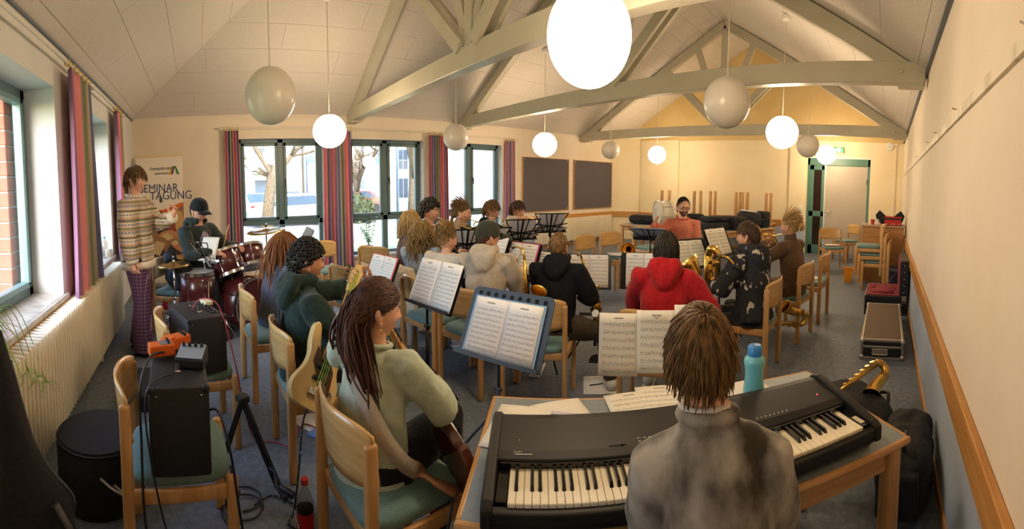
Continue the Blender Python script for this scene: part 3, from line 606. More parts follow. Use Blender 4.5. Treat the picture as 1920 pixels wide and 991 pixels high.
def shrub(lab, x, y, r, h, seed):
    rnd = random.Random(seed); m = MB()
    for i in range(900):
        a = rnd.uniform(0, 2*pi); q = sqrt(rnd.random()); c = V((r[0]*q*cos(a), r[1]*q*sin(a), h*rnd.random()*(1-.35*q))); d = V((rnd.uniform(-1, 1), rnd.uniform(-1, 1), rnd.uniform(-1, 1))).normalized()*.11; e = d.orthogonal().normalized()*.06; m.add([c-d, c+e, c+d, c-e], [(0, 1, 2, 3)])
    t = thing('hedge', lab, 'hedge', (x, y, -.3)); o = m.build('leaves', m_hedge, t); o['kind'] = 'stuff'
    MB().ball((0, 0, h*.4), (r[0]*.7, r[1]*.8, h*.4), 12).build('core', mat('hedge_core', '#2f3523', 1), t)
shrub('clipped green hedge left of the white car outside', -28, 1.5, (.8, 3.5), 1.3, 1)
shrub('green hedge below the street lamp outside the first window', -28.6, 7.3, (.8, 2.6), 1.25, 2)
shrub('round grey-green bush outside the middle window', -19.5, 7.4, (.8, .8), 1.5, 3)
# brick pier outside the near left window
t = thing('brick_pier', 'red brick pier outside the near left window', 'brick wall', (-3.06, YL-.57, 0)); m_brick = mat('red_brick', '#9c4a38', .85, col2='#b15a45', scale=12, bump=.2)
MB().b2((-.36, -.21, -.3), (0, .21, 2.45)).build('mortar', mat('mortar', '#b9b2a6', .9), t)
bk = MB().rbox((0, 0, 0), (.245, .44, .105), .006, seg=1).mesh('brick', m_brick)
for i in range(20):
    o = bpy.data.objects.new('brick', bk); COL.objects.link(o); o.parent = t; o.location = (-.11+(.004 if i % 2 else 0), 0, .12+i*.118)
# ------------------------------------------------------------------ roll-up banner
t = thing('roll_up_banner', 'tall seminar roll-up banner in the corner behind the standing person', 'banner', (-6.98, -.60, 0), 0)
t.rotation_euler = (0, 0, radians(90-4))
m_bn = mat('banner_white', '#f2e7d8', .6)
W2, H2 = .375, 2.09      # local x: left to right as seen from the room; local -y faces the room
MB().b2((-W2, -.004, .07), (W2, .004, H2)).build('print', m_bn, t)
MB().rbox((0, 0, .045), (W2*2+.04, .12, .09), .02).build('cassette', mat('alu', '#c9c9c6', .3, .8), t)
MB().rbox((0, 0, H2), (W2*2+.02, .03, .03), .008).build('top_rail', mat('cream_rail', '#e9d49c', .4), t)
MB().cyl((0, .03, .05), (0, .03, H2), .008, n=8).build('pole', steel, t)
def text(body, size, loc, m, parent, name='lettering', rot=(pi/2, 0, 0), align='LEFT', ext=.0006, sx=1., shear=0):
    c = bpy.data.curves.new('txt', 'FONT'); c.body = body; c.size = size; c.extrude = ext; c.align_x = align; c.shear = shear
    o = bpy.data.objects.new('txt', c); COL.objects.link(o); dg = bpy.context.evaluated_depsgraph_get(); dg.update()
    me = bpy.data.meshes.new_from_object(o.evaluated_get(dg)); bpy.data.objects.remove(o); me.materials.clear(); me.materials.append(m)
    p = bpy.data.objects.new(name, me); COL.objects.link(p); p.parent = parent; p.location = loc; p.rotation_euler = rot; p.scale = (sx, 1, 1); return p
m_navy = mat('navy_ink', '#27406f', .6); m_org = mat('orange_ink', '#d96f2c', .6); m_ink = mat('dark_ink', '#3a3a40', .6)
fy = -.006
text('SEMINAR', .185, (-.33, fy, 1.52), m_navy, t, sx=.84); text('TAGUNG', .185, (-.165, fy-.001, 1.40), m_navy, t, sx=.87)
text('Gemeinschaft erleben', .075, (-.15, fy, 1.87), m_ink, t, shear=.3, sx=.56); text('jugendherberge.de', .05, (-.07, fy, 1.80), m_ink, t, sx=.6)
def flat(poly, m, nm, dy=0, par=None): return MB().prism([(p[0], fy-dy, p[1]) for p in poly], (0, 0, 0), (0, .0015, 0)).build(nm, m, par or t)
flat([(.15, 1.79), (.185, 1.79), (.235, 1.92), (.205, 1.92)], mat('logo_orange', '#e0a030', .6), 'logo'); flat([(.19, 1.79), (.22, 1.79), (.26, 1.92), (.235, 1.92)], mat('logo_blue', '#3b4a6a', .6), 'logo'); flat([(.25, 1.92), (.275, 1.92), (.325, 1.79), (.285, 1.79)], mat('logo_green', '#3f7a52', .6), 'logo')
sw = [(-W2+.002+i/24*(2*W2-.004), 1.245+.045*sin(i/24*5.4+2.2)+.06*(i/24)) for i in range(25)]
flat([(-W2+.002, .42)]+[(W2-.002, .42)]+[(p[0], p[1]-.005) for p in reversed(sw)], mat('photo_tan', '#b9895c', .6, col2='#7d5b45', scale=4, detail=2, stretch=(1, 1, 1)), 'photo_print')
flat(sw+[(p[0], p[1]-.035-.05*abs(sin(i/24*5.4+.6))) for i, p in reversed(list(enumerate(sw)))], m_org, 'orange_wave', .002)
sw2 = [(p[0], p[1]-.86) for p in sw]; flat(sw2+[(p[0], p[1]-.05-.04*abs(sin(i/9))) for i, p in reversed(list(enumerate(sw2)))], m_org, 'orange_wave', .002)
def blob(cx_, cz_, rx, rz_, m, dy, nm='printed_figure', a0=0): return flat([(cx_+rx*cos(a)*cos(a0)-rz_*sin(a)*sin(a0), cz_+rx*cos(a)*sin(a0)+rz_*sin(a)*cos(a0)) for a in [2*pi*i/18 for i in range(18)]], m, nm, dy)
m_sk = mat('print_skin', '#c98d62', .6); m_bl = mat('print_blond', '#d2a86a', .6); m_dkp = mat('print_dark', '#3b3034', .6); m_rd = mat('print_red', '#9b4038', .6); m_pp = mat('print_paper', '#d8bd92', .6)
blob(.17, 1.0, .1, .17, m_rd, .001); blob(.3, 1.02, .07, .2, m_bl, .002); blob(.19, 1.17, .05, .07, m_sk, .0025); blob(.21, 1.21, .06, .05, m_bl, .002); blob(.02, .97, .09, .16, m_dkp, .001); blob(.0, 1.1, .05, .12, mat('print_hair', '#6b4430', .6), .002)
blob(.22, .83, .14, .05, m_sk, .003, a0=-.5); blob(.28, .62, .16, .045, m_sk, .003, a0=-.6); blob(.05, .85, .1, .045, m_sk, .002, a0=.4); blob(-.02, .5, .12, .09, m_dkp, .001); blob(.2, .55, .12, .12, m_dkp, .001)
flat([(.0, .82), (.1, .87), (.2, .78), (.1, .74)], m_pp, 'printed_paper', .0035); flat([(-.2, .55), (-.08, .74), (.06, .7), (-.04, .5)], m_pp, 'printed_paper', .0035); flat([(.16, .72), (.24, .75), (.28, .69), (.2, .66)], m_pp, 'printed_paper', .0035)
# ------------------------------------------------------------------ people: generator
def remesh(mb, voxel, smooth=3, fold=0., fscale=9., seed=0, stretch=(1, 1, .6)):
    """union of overlapping closed shapes as one continuous surface; returns (verts, faces)"""
    o = bpy.data.objects.new('tmp', mb.mesh('tmp', [])); COL.objects.link(o)
    md = o.modifiers.new('r', 'REMESH'); md.mode = 'VOXEL'; md.voxel_size = voxel
    dg = bpy.context.evaluated_depsgraph_get(); dg.update(); me = bpy.data.meshes.new_from_object(o.evaluated_get(dg)); bpy.data.objects.remove(o)
    bm = bmesh.new(); bm.from_mesh(me); bpy.data.meshes.remove(me)
    for _ in range(smooth): bmesh.ops.smooth_vert(bm, verts=bm.verts, factor=.5, use_axis_x=True, use_axis_y=True, use_axis_z=True)
    if fold:
        bm.normal_update(); of = V((seed*3.1, seed*1.7, seed*.9)); D = []
        for v in bm.verts:
            p = V((v.co.x*stretch[0], v.co.y*stretch[1], v.co.z*stretch[2]))*fscale+of
            n1 = noise.noise(p); n2 = noise.noise(p*2.3+V((5, 5, 5))); D.append((1-abs(n1)*2.2)*fold+n2*fold*.45)
        for v, d in zip(bm.verts, D): v.co += v.normal*d
    bm.verts.index_update(); r = [tuple(v.co) for v in bm.verts], [tuple(v.index for v in f.verts) for f in bm.faces]; bm.free(); return r
def sstep(a, b, x): t = max(0, min(1, (x-a)/(b-a))); return t*t*(3-2*t)
def headpoint(d, s=1., fem=0.):
    """unit direction (x right, y front, z up) -> point on the face surface, head centre origin"""
    x, y, z = d; px, py, pz = x*.073, y*.094, z*.117
    if z < 0:
        k = -z; px *= 1-.30*sstep(.15, 1, k)-(.05*fem*k); 
        if y < 0: py *= 1-.42*sstep(.1, .9, k)
        else: py *= 1+.06*sstep(.3, 1, k)*y
    if y > 0: py *= 1-.05*(1-abs(x))
    g = lambda cx, cz, sx, sz: math.exp(-((x-cx)/sx)**2-((z-cz)/sz)**2) if y > 0 else 0
    py += .019*g(0, -.24, .13, .10)+.013*g(0, -.08, .10, .16)          # nose
    py += .006*g(0, .16, .55, .09)-.009*(g(.36, .02, .17, .10)+g(-.36, .02, .17, .10))   # brow, sockets
    py += .007*g(0, -.50, .28, .05)+.007*g(0, -.60, .24, .05)-.003*g(0, -.55, .3, .03)   # lips
    py += .012*g(0, -.86, .4, .14)                                     # chin
    py += .004*(g(.5, -.25, .2, .2)+g(-.5, -.25, .2, .2))              # cheeks
    return V((px, py, pz))*s
def head_mesh(mb, M, s, fem=0, n=44, h=36):
    k = len(mb.v)
    for i in range(h+1):
        a = -pi/2+pi*i/h
        for j in range(n): b = 2*pi*j/n; mb.v.append(tuple(M@headpoint((cos(a)*cos(b), cos(a)*sin(b), sin(a)), s, fem)))
    for i in range(h):
        for j in range(n): mb.f.append((k+i*n+j, k+i*n+(j+1) % n, k+(i+1)*n+(j+1) % n, k+(i+1)*n+j)); mb.mi.append(0)
    for sx in (-1, 1):
        E_ = Euler((.15, 0, sx*.35)).to_matrix()
        for c, r in (((sx*.073, -.006, -.012), (.010, .018, .031)), ((sx*.079, -.012, .0), (.007, .016, .024)), ((sx*.075, .0, -.034), (.008, .009, .011))):
            b2 = MB().ball((0, 0, 0), [q*s for q in r], 10); mb.add([M@(E_@V(v)+V(c)*s) for v in b2.v], b2.f)
def hand(mb, palm, w, d, nrm, side, curl=.5, thumb=.5, s=1., spread=1.):
    """w: wrist, d: direction of the fingers, nrm: out of the back of the hand, side: +1 right -1 left. palm goes to the voxel body (palm), fingers to mb"""
    d = V(d).normalized(); nrm = V(nrm); nrm = (nrm-d*nrm.dot(d)).normalized(); x = d.cross(nrm)*side   # x: towards the thumb side
    x = -x; w = V(w); L = .088*s
    palm.tube([w-d*.02*s, w+d*.03*s, w+d*.07*s, w+d*L], [(.017*s, .024*s), (.016*s, .034*s), (.014*s, .039*s), (.011*s, .037*s)], 10) if abs(d.z) < .9 else palm.tube([w-d*.02*s, w+d*.03*s, w+d*L], [.022*s, .027*s, .026*s], 10)
    for i, (off, ln) in enumerate(((.030, .072), (.010, .08), (-.010, .075), (-.029, .058))):
        p = w+d*(L-.012*s)+x*(off*s*spread); dirn = d+x*(off*1.2*spread); q = [p]; a = curl*(.75+.1*i)
        for k, f in enumerate((.46, .31, .23)):
            dirn = (Matrix.Rotation(-a*(.9 if k else .7)*side*-1, 3, x*side)@dirn).normalized() if False else (dirn*cos(a*(.8+.2*k))-nrm*sin(a*(.8+.2*k))).normalized(); nn = nrm
            nrm_ = (nrm*cos(a)+dirn*0)
            q.append(q[-1]+dirn*(ln*f*s))
        mb.tube(q, [.0092*s, .0086*s, .0078*s, .006*s], 8); mb.ball(q[-1], .0062*s, 8)
    p = w+d*.022*s+x*.022*s; td = (d*.55+x*.8-nrm*.35*thumb).normalized(); q = [p, p+td*.035*s]; td = (td*.7+d*.5-nrm*.5*thumb-x*.25*thumb).normalized(); q.append(q[-1]+td*.03*s); td = (td+d*.3-x*.3*thumb).normalized(); q.append(q[-1]+td*.024*s)
    mb.tube(q, [.013*s, .0105*s, .0095*s, .0065*s], 8); mb.ball(q[-1], .0066*s, 8)
def ik(a, b, l1, l2, hint):
    a, b = V(a), V(b); d = b-a; L = d.length
    if L > (l1+l2)*.995: b = a+d*((l1+l2)*.995/L); d = b-a; L = d.length
    c = (l1*l1-l2*l2+L*L)/(2*L); h_ = sqrt(max(0, l1*l1-c*c)); u = d/L; hv = V(hint); hv = (hv-u*hv.dot(u)); hv = hv.normalized() if hv.length > 1e-6 else u.orthogonal(); return a+u*c+hv*h_, b
def hair_mesh(M, s, style, length, n, seed, vol=1., line=0., front=.5, part=None, rk=1., nape=-.66):
    """M: head matrix. base shell + locks"""
    rnd = random.Random(seed); mb = MB(); th = 1.06+.06*vol
    def hf(d):
        x, y, z = d; b = lerp(-.02, nape, -y) if y < 0 else lerp(-.02, front, min(1, y*1.15)); return z-b-line*(1 if y > 0 else 0)
    def scalp(d, k=1.): return V((d[0]*.073, d[1]*.094*(1-.3*sstep(.1, .9, -d[2]) if d[1] < 0 and d[2] < 0 else 1), d[2]*.117))*s*k
    N_, H_ = 32, 26; k0 = len(mb.v)
    for i in range(H_+1):
        a = -pi/2+pi*i/H_
        for j in range(N_):
            b = 2*pi*j/N_; d = (cos(a)*cos(b), cos(a)*sin(b), sin(a)); t_ = sstep(-.06, .12, hf(d)); mb.v.append(tuple(M@scalp(d, lerp(.84, th, t_)+.02*vol*noise.noise(V(d)*4+V((seed, 0, 0)))*t_)))
    for i in range(H_):
        for j in range(N_): mb.f.append((k0+i*N_+j, k0+i*N_+(j+1) % N_, k0+(i+1)*N_+(j+1) % N_, k0+(i+1)*N_+j)); mb.mi.append(0)
    Mi = M.to_3x3(); G = (Mi.inverted()@V((0, 0, -1))).normalized(); cr = V((rnd.uniform(-.15, .15), -.45, .85)).normalized()
    for q in range(n):
        while True:
            d = V((rnd.gauss(0, 1), rnd.gauss(0, 1), rnd.gauss(.4, 1))).normalized()
            if hf(d) > .0: break
        if style == 'afro':
            mb.ball(M@scalp(d, th+.04*vol*rnd.random()), .0095*s*rk*rnd.uniform(.8, 1.3), 6); continue
        p = scalp(d, th-.03); fl_ = d-cr; fl_ = fl_-d*fl_.dot(d); fl_ = fl_.normalized() if fl_.length > .01 else V((0, 1, 0))
        if part is not None: fl_ = (fl_*.5+V((1 if d.x > part else -1, .15, 0))*.8).normalized()
        if style in ('long', 'curly_long') : fl_ = (fl_*.4+G*.9); fl_ = (fl_-d*fl_.dot(d)).normalized()
        if style in ('tied', 'bun'):
            tgt = V((0, -.098, .05 if style == 'bun' else .015))*s; fl_ = tgt-p; fl_ = (fl_-d*fl_.dot(d)); fl_ = fl_.normalized() if fl_.length > 1e-3 else V((0, -1, 0))
        if style == 'half_up':
            bk = V((d.x*.055+rnd.gauss(0, .012), -.094-.012*rnd.random(), .03-.05*abs(d.x)+rnd.gauss(0, .015)))*s if d.z > -.1 or d.y > 0 else p.copy()
            pts = [p]
            for i in range(1, 5):
                c2 = p.lerp(bk, i/4); e = V((c2.x/(.073*s), c2.y/(.094*s), c2.z/(.117*s))); lim = th+.015+.05*vol*rnd.random()
                if e.length < lim: e = e.normalized()*lim
                pts.append(V((e.x*.073*s, e.y*.094*s, e.z*.117*s)))
            Ld = length*rnd.uniform(.8, 1.1)*s; dx_ = rnd.gauss(0, .035); b0 = pts[-1]; bow = rnd.gauss(.0, .02)
            for i in range(1, 7): u_ = i/6; pts.append(b0+G*(Ld*u_)+V(((b0.x*.9+dx_)*u_*s, (-.015+.03*u_+bow*sin(3*u_))*s, 0)))
            r0 = .0075*s*rk*rnd.uniform(.7, 1.2); m_ = len(pts); mb.tube([M@q_ for q_ in pts], [(r0*.6*(1-.6*(i/(m_-1))**3), r0*(1-.6*(i/(m_-1))**3)) for i in range(m_)], 5); continue
        L = length*rnd.uniform(.75, 1.2)*s; st = 9 if style.startswith(('long', 'curly_l')) else 5
        if style in ('tied', 'bun'): L = (tgt-p).length*1.08
        if style.startswith(('long', 'curly_l')) and d.y > .25 and d.z < .6 : L *= .75
        pts = [p]; cur = p.copy(); dr = fl_.copy(); phs = rnd.uniform(0, 6.3); cw = rnd.choice((-1, 1))
        for i in range(st):
            dr = (dr+G*(.35 if style.startswith(('long', 'curly_l')) else .24)+V((rnd.gauss(0, .08), rnd.gauss(0, .08), rnd.gauss(0, .05)))).normalized() if style not in ('curly', 'tied', 'bun') else (dr+V((rnd.gauss(0, .5), rnd.gauss(0, .5), rnd.gauss(0, .4)))*(1 if style == 'curly' else .1)).normalized()
            cur = cur+dr*(L/st)
            # keep outside the skull
            e = V((cur.x/(.073*s), cur.y/(.094*s), cur.z/(.117*s))); lim = th+.02+.05*vol*rnd.random()
            if e.length < lim and (e.z > -.75 or e.y < .2): e = e.normalized()*lim; cur = V((e.x*.073*s, e.y*.094*s, e.z*.117*s))
            c2 = cur.copy()
            if style == 'curly_long': a_ = phs+i*1.7; c2 = c2+V((cos(a_)*cw, sin(a_), 0))*.016*s*min(1, i/2)
            pts.append(c2)
        r0 = {'curly': .008, 'long': .0075, 'curly_long': .009, 'tied': .006, 'bun': .006}.get(style, .0062)*s*rk*rnd.uniform(.7, 1.25)
        m_ = len(pts); rad = [(r0*.55*(1-.75*(i/(m_-1))**2), r0*(1-.8*(i/(m_-1))**2)) for i in range(m_)]
        mb.tube([M@p_ for p_ in pts], rad, 5)
    return mb
SKIN = mat('skin_light', '#d09a7e', .5, col2='#d9a68a', scale=18, spec=.4); SKIN2 = mat('skin_tan', '#b98260', .5, col2='#c18b69', scale=18, spec=.4)
EYEW = mat('eye_white', '#e6e2dc', .2); EYED = mat('eye_dark', '#2a1d16', .1); LIP = mat('lip', '#b0685c', .45)
def hairmat(nm, c1, c2): return mat('hair_'+nm, c1, .5, col2=c2, scale=9, detail=4, stretch=(9, 9, 1.4), bump=.12, spec=.35)
def person(label, x, y, phi, seat=.45, lean=.1, head=(0, 0, 0), R=None, L=None, legR=None, legL=None, stand=0, size=1., fem=0, top=None, bottom=None, shoes=None, hair=None, skin=SKIN, vox=.014, z0=0, twist=0, extra=None, neck_up=0, shw=.185, girth=1., handR=None, handL=None, curl=.8, hs=1.05, hint=None, hx=0., shz=.475):
    """x, y: hips on the floor plan; phi: facing (degrees, world); local frame +y forward, +x right; R/L: hand targets (local), handR/L: (finger dir, back-of-hand normal)"""
    t = thing('person', label, 'person', (x, y, z0), radians(phi-90)); S = size; hz = stand if stand else seat+.085
    up = V((0, sin(lean), cos(lean))); fw = V((0, cos(lean), -sin(lean))); T = Matrix.Rotation(twist, 3, 'Z'); P0 = V((0, 0, hz))
    sp = lambda u, f=0, s_=0: P0+up*(u*S)+(T@V((s_*S, 0, 0)))+fw*(f*S)
    neck = sp(.56, 0); hc = neck+up*(.075*S)+V((hx, .018*S, .055*S+neck_up)); HM = Matrix.Translation(hc)@Matrix.Scale(hs, 4)@(Matrix.Rotation(head[0], 4, 'Z')@Matrix.Rotation(head[1], 4, 'X')@Matrix.Rotation(head[2], 4, 'Y'))
    sh = {1: sp(shz, -.01, shw), -1: sp(shz, -.01, -shw)}; al = (.285*S, .255*S)
    hands = {1: V(R) if R is not None else None, -1: V(L) if L is not None else None}; el = {}; wr_ = {}
    for q in (1, -1):
        h_ = hands[q]
        hint_ = hint.get(q) if hint and q in hint else (q*.5, -.35, -.6)
        tgt = h_ if h_ is not None else V((q*.17, .34, hz+.10)); el[q], wr_[q] = ik(sh[q], tgt, *al, hint_)
    B = MB(); F = MB(); g_ = girth
    B.tube([sp(-.09), sp(0), sp(.14), sp(.30), sp(.44), sp(.53)], [(.07*S, .12*S), (.105*S*g_, .15*S*g_), (.09*S*g_, .125*S*g_), (.10*S*g_, .145*S*g_), (.085*S, .7*shw*S), (.05*S, .07*S)], 16)
    B.tube([sp(.48), sp(.56)+V((0, .004, 0)), hc+V((0, -.012, -.07))*S, hc+V((0, -.012, -.03))*S], [.066*S, .055*S, .052*S, .05*S], 14)
    hd = {1: handR, -1: handL}
    for q in (1, -1):
        B.tube([sp(.49, -.005, .06*q), sh[q], sh[q].lerp(el[q], .5), el[q], el[q].lerp(wr_[q], .45), wr_[q]], [.05*S, .052*S, .044*S, .038*S, .037*S, .024*S], 12)
        dd, nn = hd[q] if hd[q] else ((wr_[q]-el[q]), V((0, 0, 1)))
        hand(F, B, wr_[q], dd, nn, q, curl, .6, S*.97)
    # legs
    kn = {}; an = {}; lt = {1: legR, -1: legL}
    for q in (1, -1):
        hp = P0+V((.085*q*S, 0, -.01)); ft = V(lt[q]) if lt[q] is not None else (V((.10*q, .03, .085)) if stand else V((.14*q, .44, .085)))
        kn[q], an[q] = ik(hp, ft, .44*S, .43*S, (q*.15, .5, .8 if not stand else .1)); B.tube([hp, hp.lerp(kn[q], .5), kn[q], kn[q].lerp(an[q], .4), an[q]], [.082*S*g_, .072*S, .054*S, .05*S, .036*S], 12)
        B.tube([an[q]+V((0, -.05, -.05)), an[q]+V((0, .06, -.055)), an[q]+V((0, .15, -.065))], [.03, .033, .022], 8)
    bv, bf = remesh(B, vox, 3)
    body = MB(); body.add(bv, bf); body.add(F.v, F.f); head_mesh(body, HM, S, fem); body.build('body', skin, t, smooth=True)
    for q in (1, -1):
        c = headpoint((q*.34, .93, .03), S, fem)+V((0, -.006, 0)); eo = MB().ball(HM@c, .0125*S*hs, 10).build('eye', EYEW, t, smooth=True); MB().ball(HM@(c+V((0, .0085, 0))*S), .0062*S*hs, 8).build('iris', EYED, eo, smooth=True)
    l = MB(); lp = headpoint((0, .83, -.555), S, fem); l.ball(HM@lp, (.021*S, .007*S, .0085*S), 12, HM.to_3x3()); l.build('lips', LIP, t, smooth=True)
    if hair:
        hm = hair['mat']
        for q in (1, -1):
            bw = MB()
            pts = [HM@(headpoint((q*u_, sqrt(1-u_*u_-.04), .16+.03*sin((u_-.15)*5)), S, fem)+V((0, .003, 0))) for u_ in (.16, .28, .4, .5)]; bw.tube(pts, [.004*S, .005*S, .005*S, .002*S], 6); bw.build('eyebrow', hm, t, smooth=True)
        hair_mesh(HM, S, hair.get('style', 'short'), hair.get('len', .06), hair.get('n', 140), hair.get('seed', len(label)), hair.get('vol', 1.), hair.get('line', 0), hair.get('front', .5), hair.get('part'), hair.get('r', 1.), hair.get('nape', -.66)).build('hair', hm, t, smooth=True)
    # clothes
    c = top; ci = c.get('inf', .02)
    tb = MB(); hem = c.get('hem', -.06)
    tb.tube([sp(hem, .0), sp(max(hem, 0)+.02), sp(.14), sp(.30), sp(.44), sp(.53)], [((.105*g_+ci)*S, (.155*g_+ci)*S), ((.11*g_+ci)*S, (.155*g_+ci)*S), ((.10*g_+ci)*S, (.14*g_+ci)*S), ((.105*g_+ci)*S, (.15*g_+ci)*S), ((.09+ci)*S, (.75*shw+ci)*S), ((.062+ci*.4)*S, (.08+ci*.4)*S)], 18)
    sl_ = c.get('sleeve', 1.); cr_ = c.get('cuff', .034)
    for q in (1, -1):
        we = el[q].lerp(wr_[q], min(1, sl_*.97)); P = [sp(.495, -.005, .06*q), sh[q], sh[q].lerp(el[q], .5), el[q], el[q].lerp(we, .5), el[q].lerp(we, .9), we]
        ai = ci*.9; rad = [.05*S, .050*S+ai, .05*S+ai, .045*S+ai, .041*S+ai*.9, .036*S+ai*.7, cr_*S+ai*.25]
        if sl_ < .35: P = P[:4]; P[3] = sh[q].lerp(el[q], .9); rad = rad[:4]
        tb.tube(P, rad, 14)
    if c.get('hood'):
        k = c['hood']; a_, b_ = sp(.60, -.02, .085), sp(.60, -.02, -.085)
        for (p_, q_, r_) in ((sp(.585, .045, .062), sp(.585, -.075, .085), .036*k), (sp(.585, .045, -.062), sp(.585, -.075, -.085), .036*k), (sp(.58, -.085, .075), sp(.58, -.085, -.075), .042*k), (sp(.55, -.105, .08), sp(.43, -.125, .02), .045*k), (sp(.55, -.105, -.08), sp(.43, -.125, -.02), .045*k), (sp(.53, -.115, 0), sp(.44, -.125, 0), .05*k)): tb.tube([p_, p_.lerp(q_, .5), q_], [r_*S*.9, r_*S, r_*S*.85], 10); tb.ball(p_, r_*S*.9, 10); tb.ball(q_, r_*S*.85, 10)
    if c.get('collar'): tb.tube([sp(.53), sp(.53+c['collar'])+V((0, .01, 0))], [(.07*S, .075*S), (.064*S, .066*S)], 16)
    v_, f_ = remesh(tb, vox*.95, 2, c.get('fold', .008), c.get('fs', 8), len(label))
    to = MB().add(v_, f_).build(c.get('name', 'sweater'), c['mat'], t, smooth=True)
    if c.get('ring'):   # neckband, cuffs, hem in a second colour
        rb = MB(); rm_ = c['ring']
        rb.tube([sp(.545, .0)+(T@V((cos(a)*.078, sin(a)*.072, 0)))*S+up*(-.012*sin(a)) for a in [2*pi*i/24 for i in range(24)]], .012*S, 8, closed=True)
        rb.build('neckband', rm_, to, smooth=True)
        for q in (1, -1):
            if sl_ >= .35: we = el[q].lerp(wr_[q], sl_*.93); w2 = el[q].lerp(wr_[q], min(1.05, sl_*1.06)); MB().tube([we, we.lerp(w2, .5), w2], [(cr_+.024)*S, (cr_+.02)*S, (cr_+.008)*S], 14).build('cuff', rm_, to, smooth=True)
        MB().tube([sp(hem-.045), sp(hem-.02), sp(hem+.03)], [((.108*g_+ci)*S, (.155*g_+ci)*S), ((.122*g_+ci)*S, (.17*g_+ci)*S), ((.122*g_+ci)*S, (.17*g_+ci)*S)], 24, cap=True).build('hem', rm_, to, smooth=True)
    bt = MB(); bi = (bottom or {}).get('inf', .015); 
    if bottom:
        bt.tube([sp(-.11), sp(-.02), sp(.06)], [((.085+bi)*S, (.14+bi)*S), ((.112*g_+bi)*S, (.155*g_+bi)*S), ((.108*g_+bi)*S, (.145*g_+bi)*S)], 16)
        for q in (1, -1):
            hp = P0+V((.085*q*S, 0, -.01)); ae = an[q]+V((0, 0, .005)); lr = bottom.get('leg', .052)
            if stand: ae = an[q]+V((0, 0, -.05))
            bt.tube([hp, hp.lerp(kn[q], .5), kn[q], kn[q].lerp(ae, .5), ae], [(.088*g_+bi)*S, (.076+bi)*S, (.06+bi)*S, (lr+bi)*S, (lr-.006+bi)*S], 14)
        v_, f_ = remesh(bt, vox, 2, .007, 7, len(label)+3); MB().add(v_, f_).build(bottom.get('name', 'trousers'), bottom['mat'], t, smooth=True)
    for q in (1, -1):
        a_ = an[q]; b_ = MB(); b_.rbox(a_+V((0, .055, -.0745)), (.092, .27, .02), .009); so_ = b_.build('sole', (shoes or {}).get('sole', rubber), None)
        u = MB(); u.tube([a_+V((0, -.07, -.04)), a_+V((0, -.045, -.025)), a_+V((0, .03, -.03)), a_+V((0, .11, -.045)), a_+V((0, .175, -.055))], [(.03, .03), (.045, .042), (.042, .045), (.03, .046), (.014, .03)], 12); u.tube([a_+V((0, -.01, .02)), a_+V((0, -.005, -.03))], [.043, .045], 12)
        sh_ = u.build('shoe', (shoes or {}).get('mat', black), t, smooth=True); so_.parent = sh_
    info = dict(t=t, HM=HM, sp=sp, sh=sh, el=el, wr=wr_, kn=kn, an=an, S=S, top=to, M=Matrix.Translation((x, y, z0))@Matrix.Rotation(radians(phi-90), 4, 'Z'), hc=hc)
    return info
def cap_on(p, m, label='cap', brim=.075, yaw=0):
    HM = p['HM']@Matrix.Rotation(yaw, 4, 'Z'); s = p['S']; mb = MB(); P = []
    n = 28
    for i in range(13):
        a = i/12*pi/2
        for j in range(n): b = 2*pi*j/n; mb.v.append(tuple(HM@(V((cos(b)*cos(a)**.7*.090, sin(b)*cos(a)**.7*.112-.004, .012+.125*sin(a)))*s)))
    for i in range(12):
        for j in range(n): mb.f.append((i*n+j, i*n+(j+1) % n, (i+1)*n+(j+1) % n, (i+1)*n+j)); mb.mi.append(0)
    o = mb.build(label, m, p['t'], smooth=True)
    br = MB(); br.grid(lambda u, v: HM@(V((lerp(-.078, .078, u)*(1-.25*v), .07+(.05+brim*v)*sqrt(max(0, 1-(2*u-1)**2))*.95+.0, .034-.020*v-.03*(2*u-1)**2))*s), 14, 5); br.build('brim', m, o, smooth=True, solid=.006)
    MB().ball(HM@(V((0, -.004,   .139))*s), .008*s, 8).build('button', m, o, smooth=True)
    return o
def glasses_on(p, m):
    HM = p['HM']; s = p['S']; mb = MB()
    for q in (1, -1):
        c = headpoint((q*.34, .93, .0), s)+V((0, .014, 0)); mb.tube([HM@(c+V((.024*cos(a), -.004*abs(cos(a))*q*cos(a)*q, .017*sin(a)))*s) for a in [2*pi*i/16 for i in range(16)]], .0028*s, 6, closed=True); mb.tube([HM@(c+V((q*.024, 0, .004))*s), HM@(V((q*.077, .05, .005))*s), HM@(V((q*.077, -.01, .0))*s)], .0025*s, 6)
    mb.tube([HM@(headpoint((.12, .98, .02), s)+V((0, .012, 0))), HM@(headpoint((-.12, .98, .02), s)+V((0, .012, 0)))], .0025*s, 6)
    return mb.build('glasses', m, p['t'], smooth=True)
def loose_hair(p, m, strands, name='hair_length', r=.012):
    """strands: list of paths in head space"""
    mb = MB()
    for P in strands: Q = smoothpath(P, 5); k = len(Q); mb.tube([p['HM']@(V(q)*p['S']) for q in Q], [(r*.6*(1-.7*(i/(k-1))**3), r*(1-.75*(i/(k-1))**3)) for i in range(k)], 6)
    return mb.build(name, m, p['t'], smooth=True)

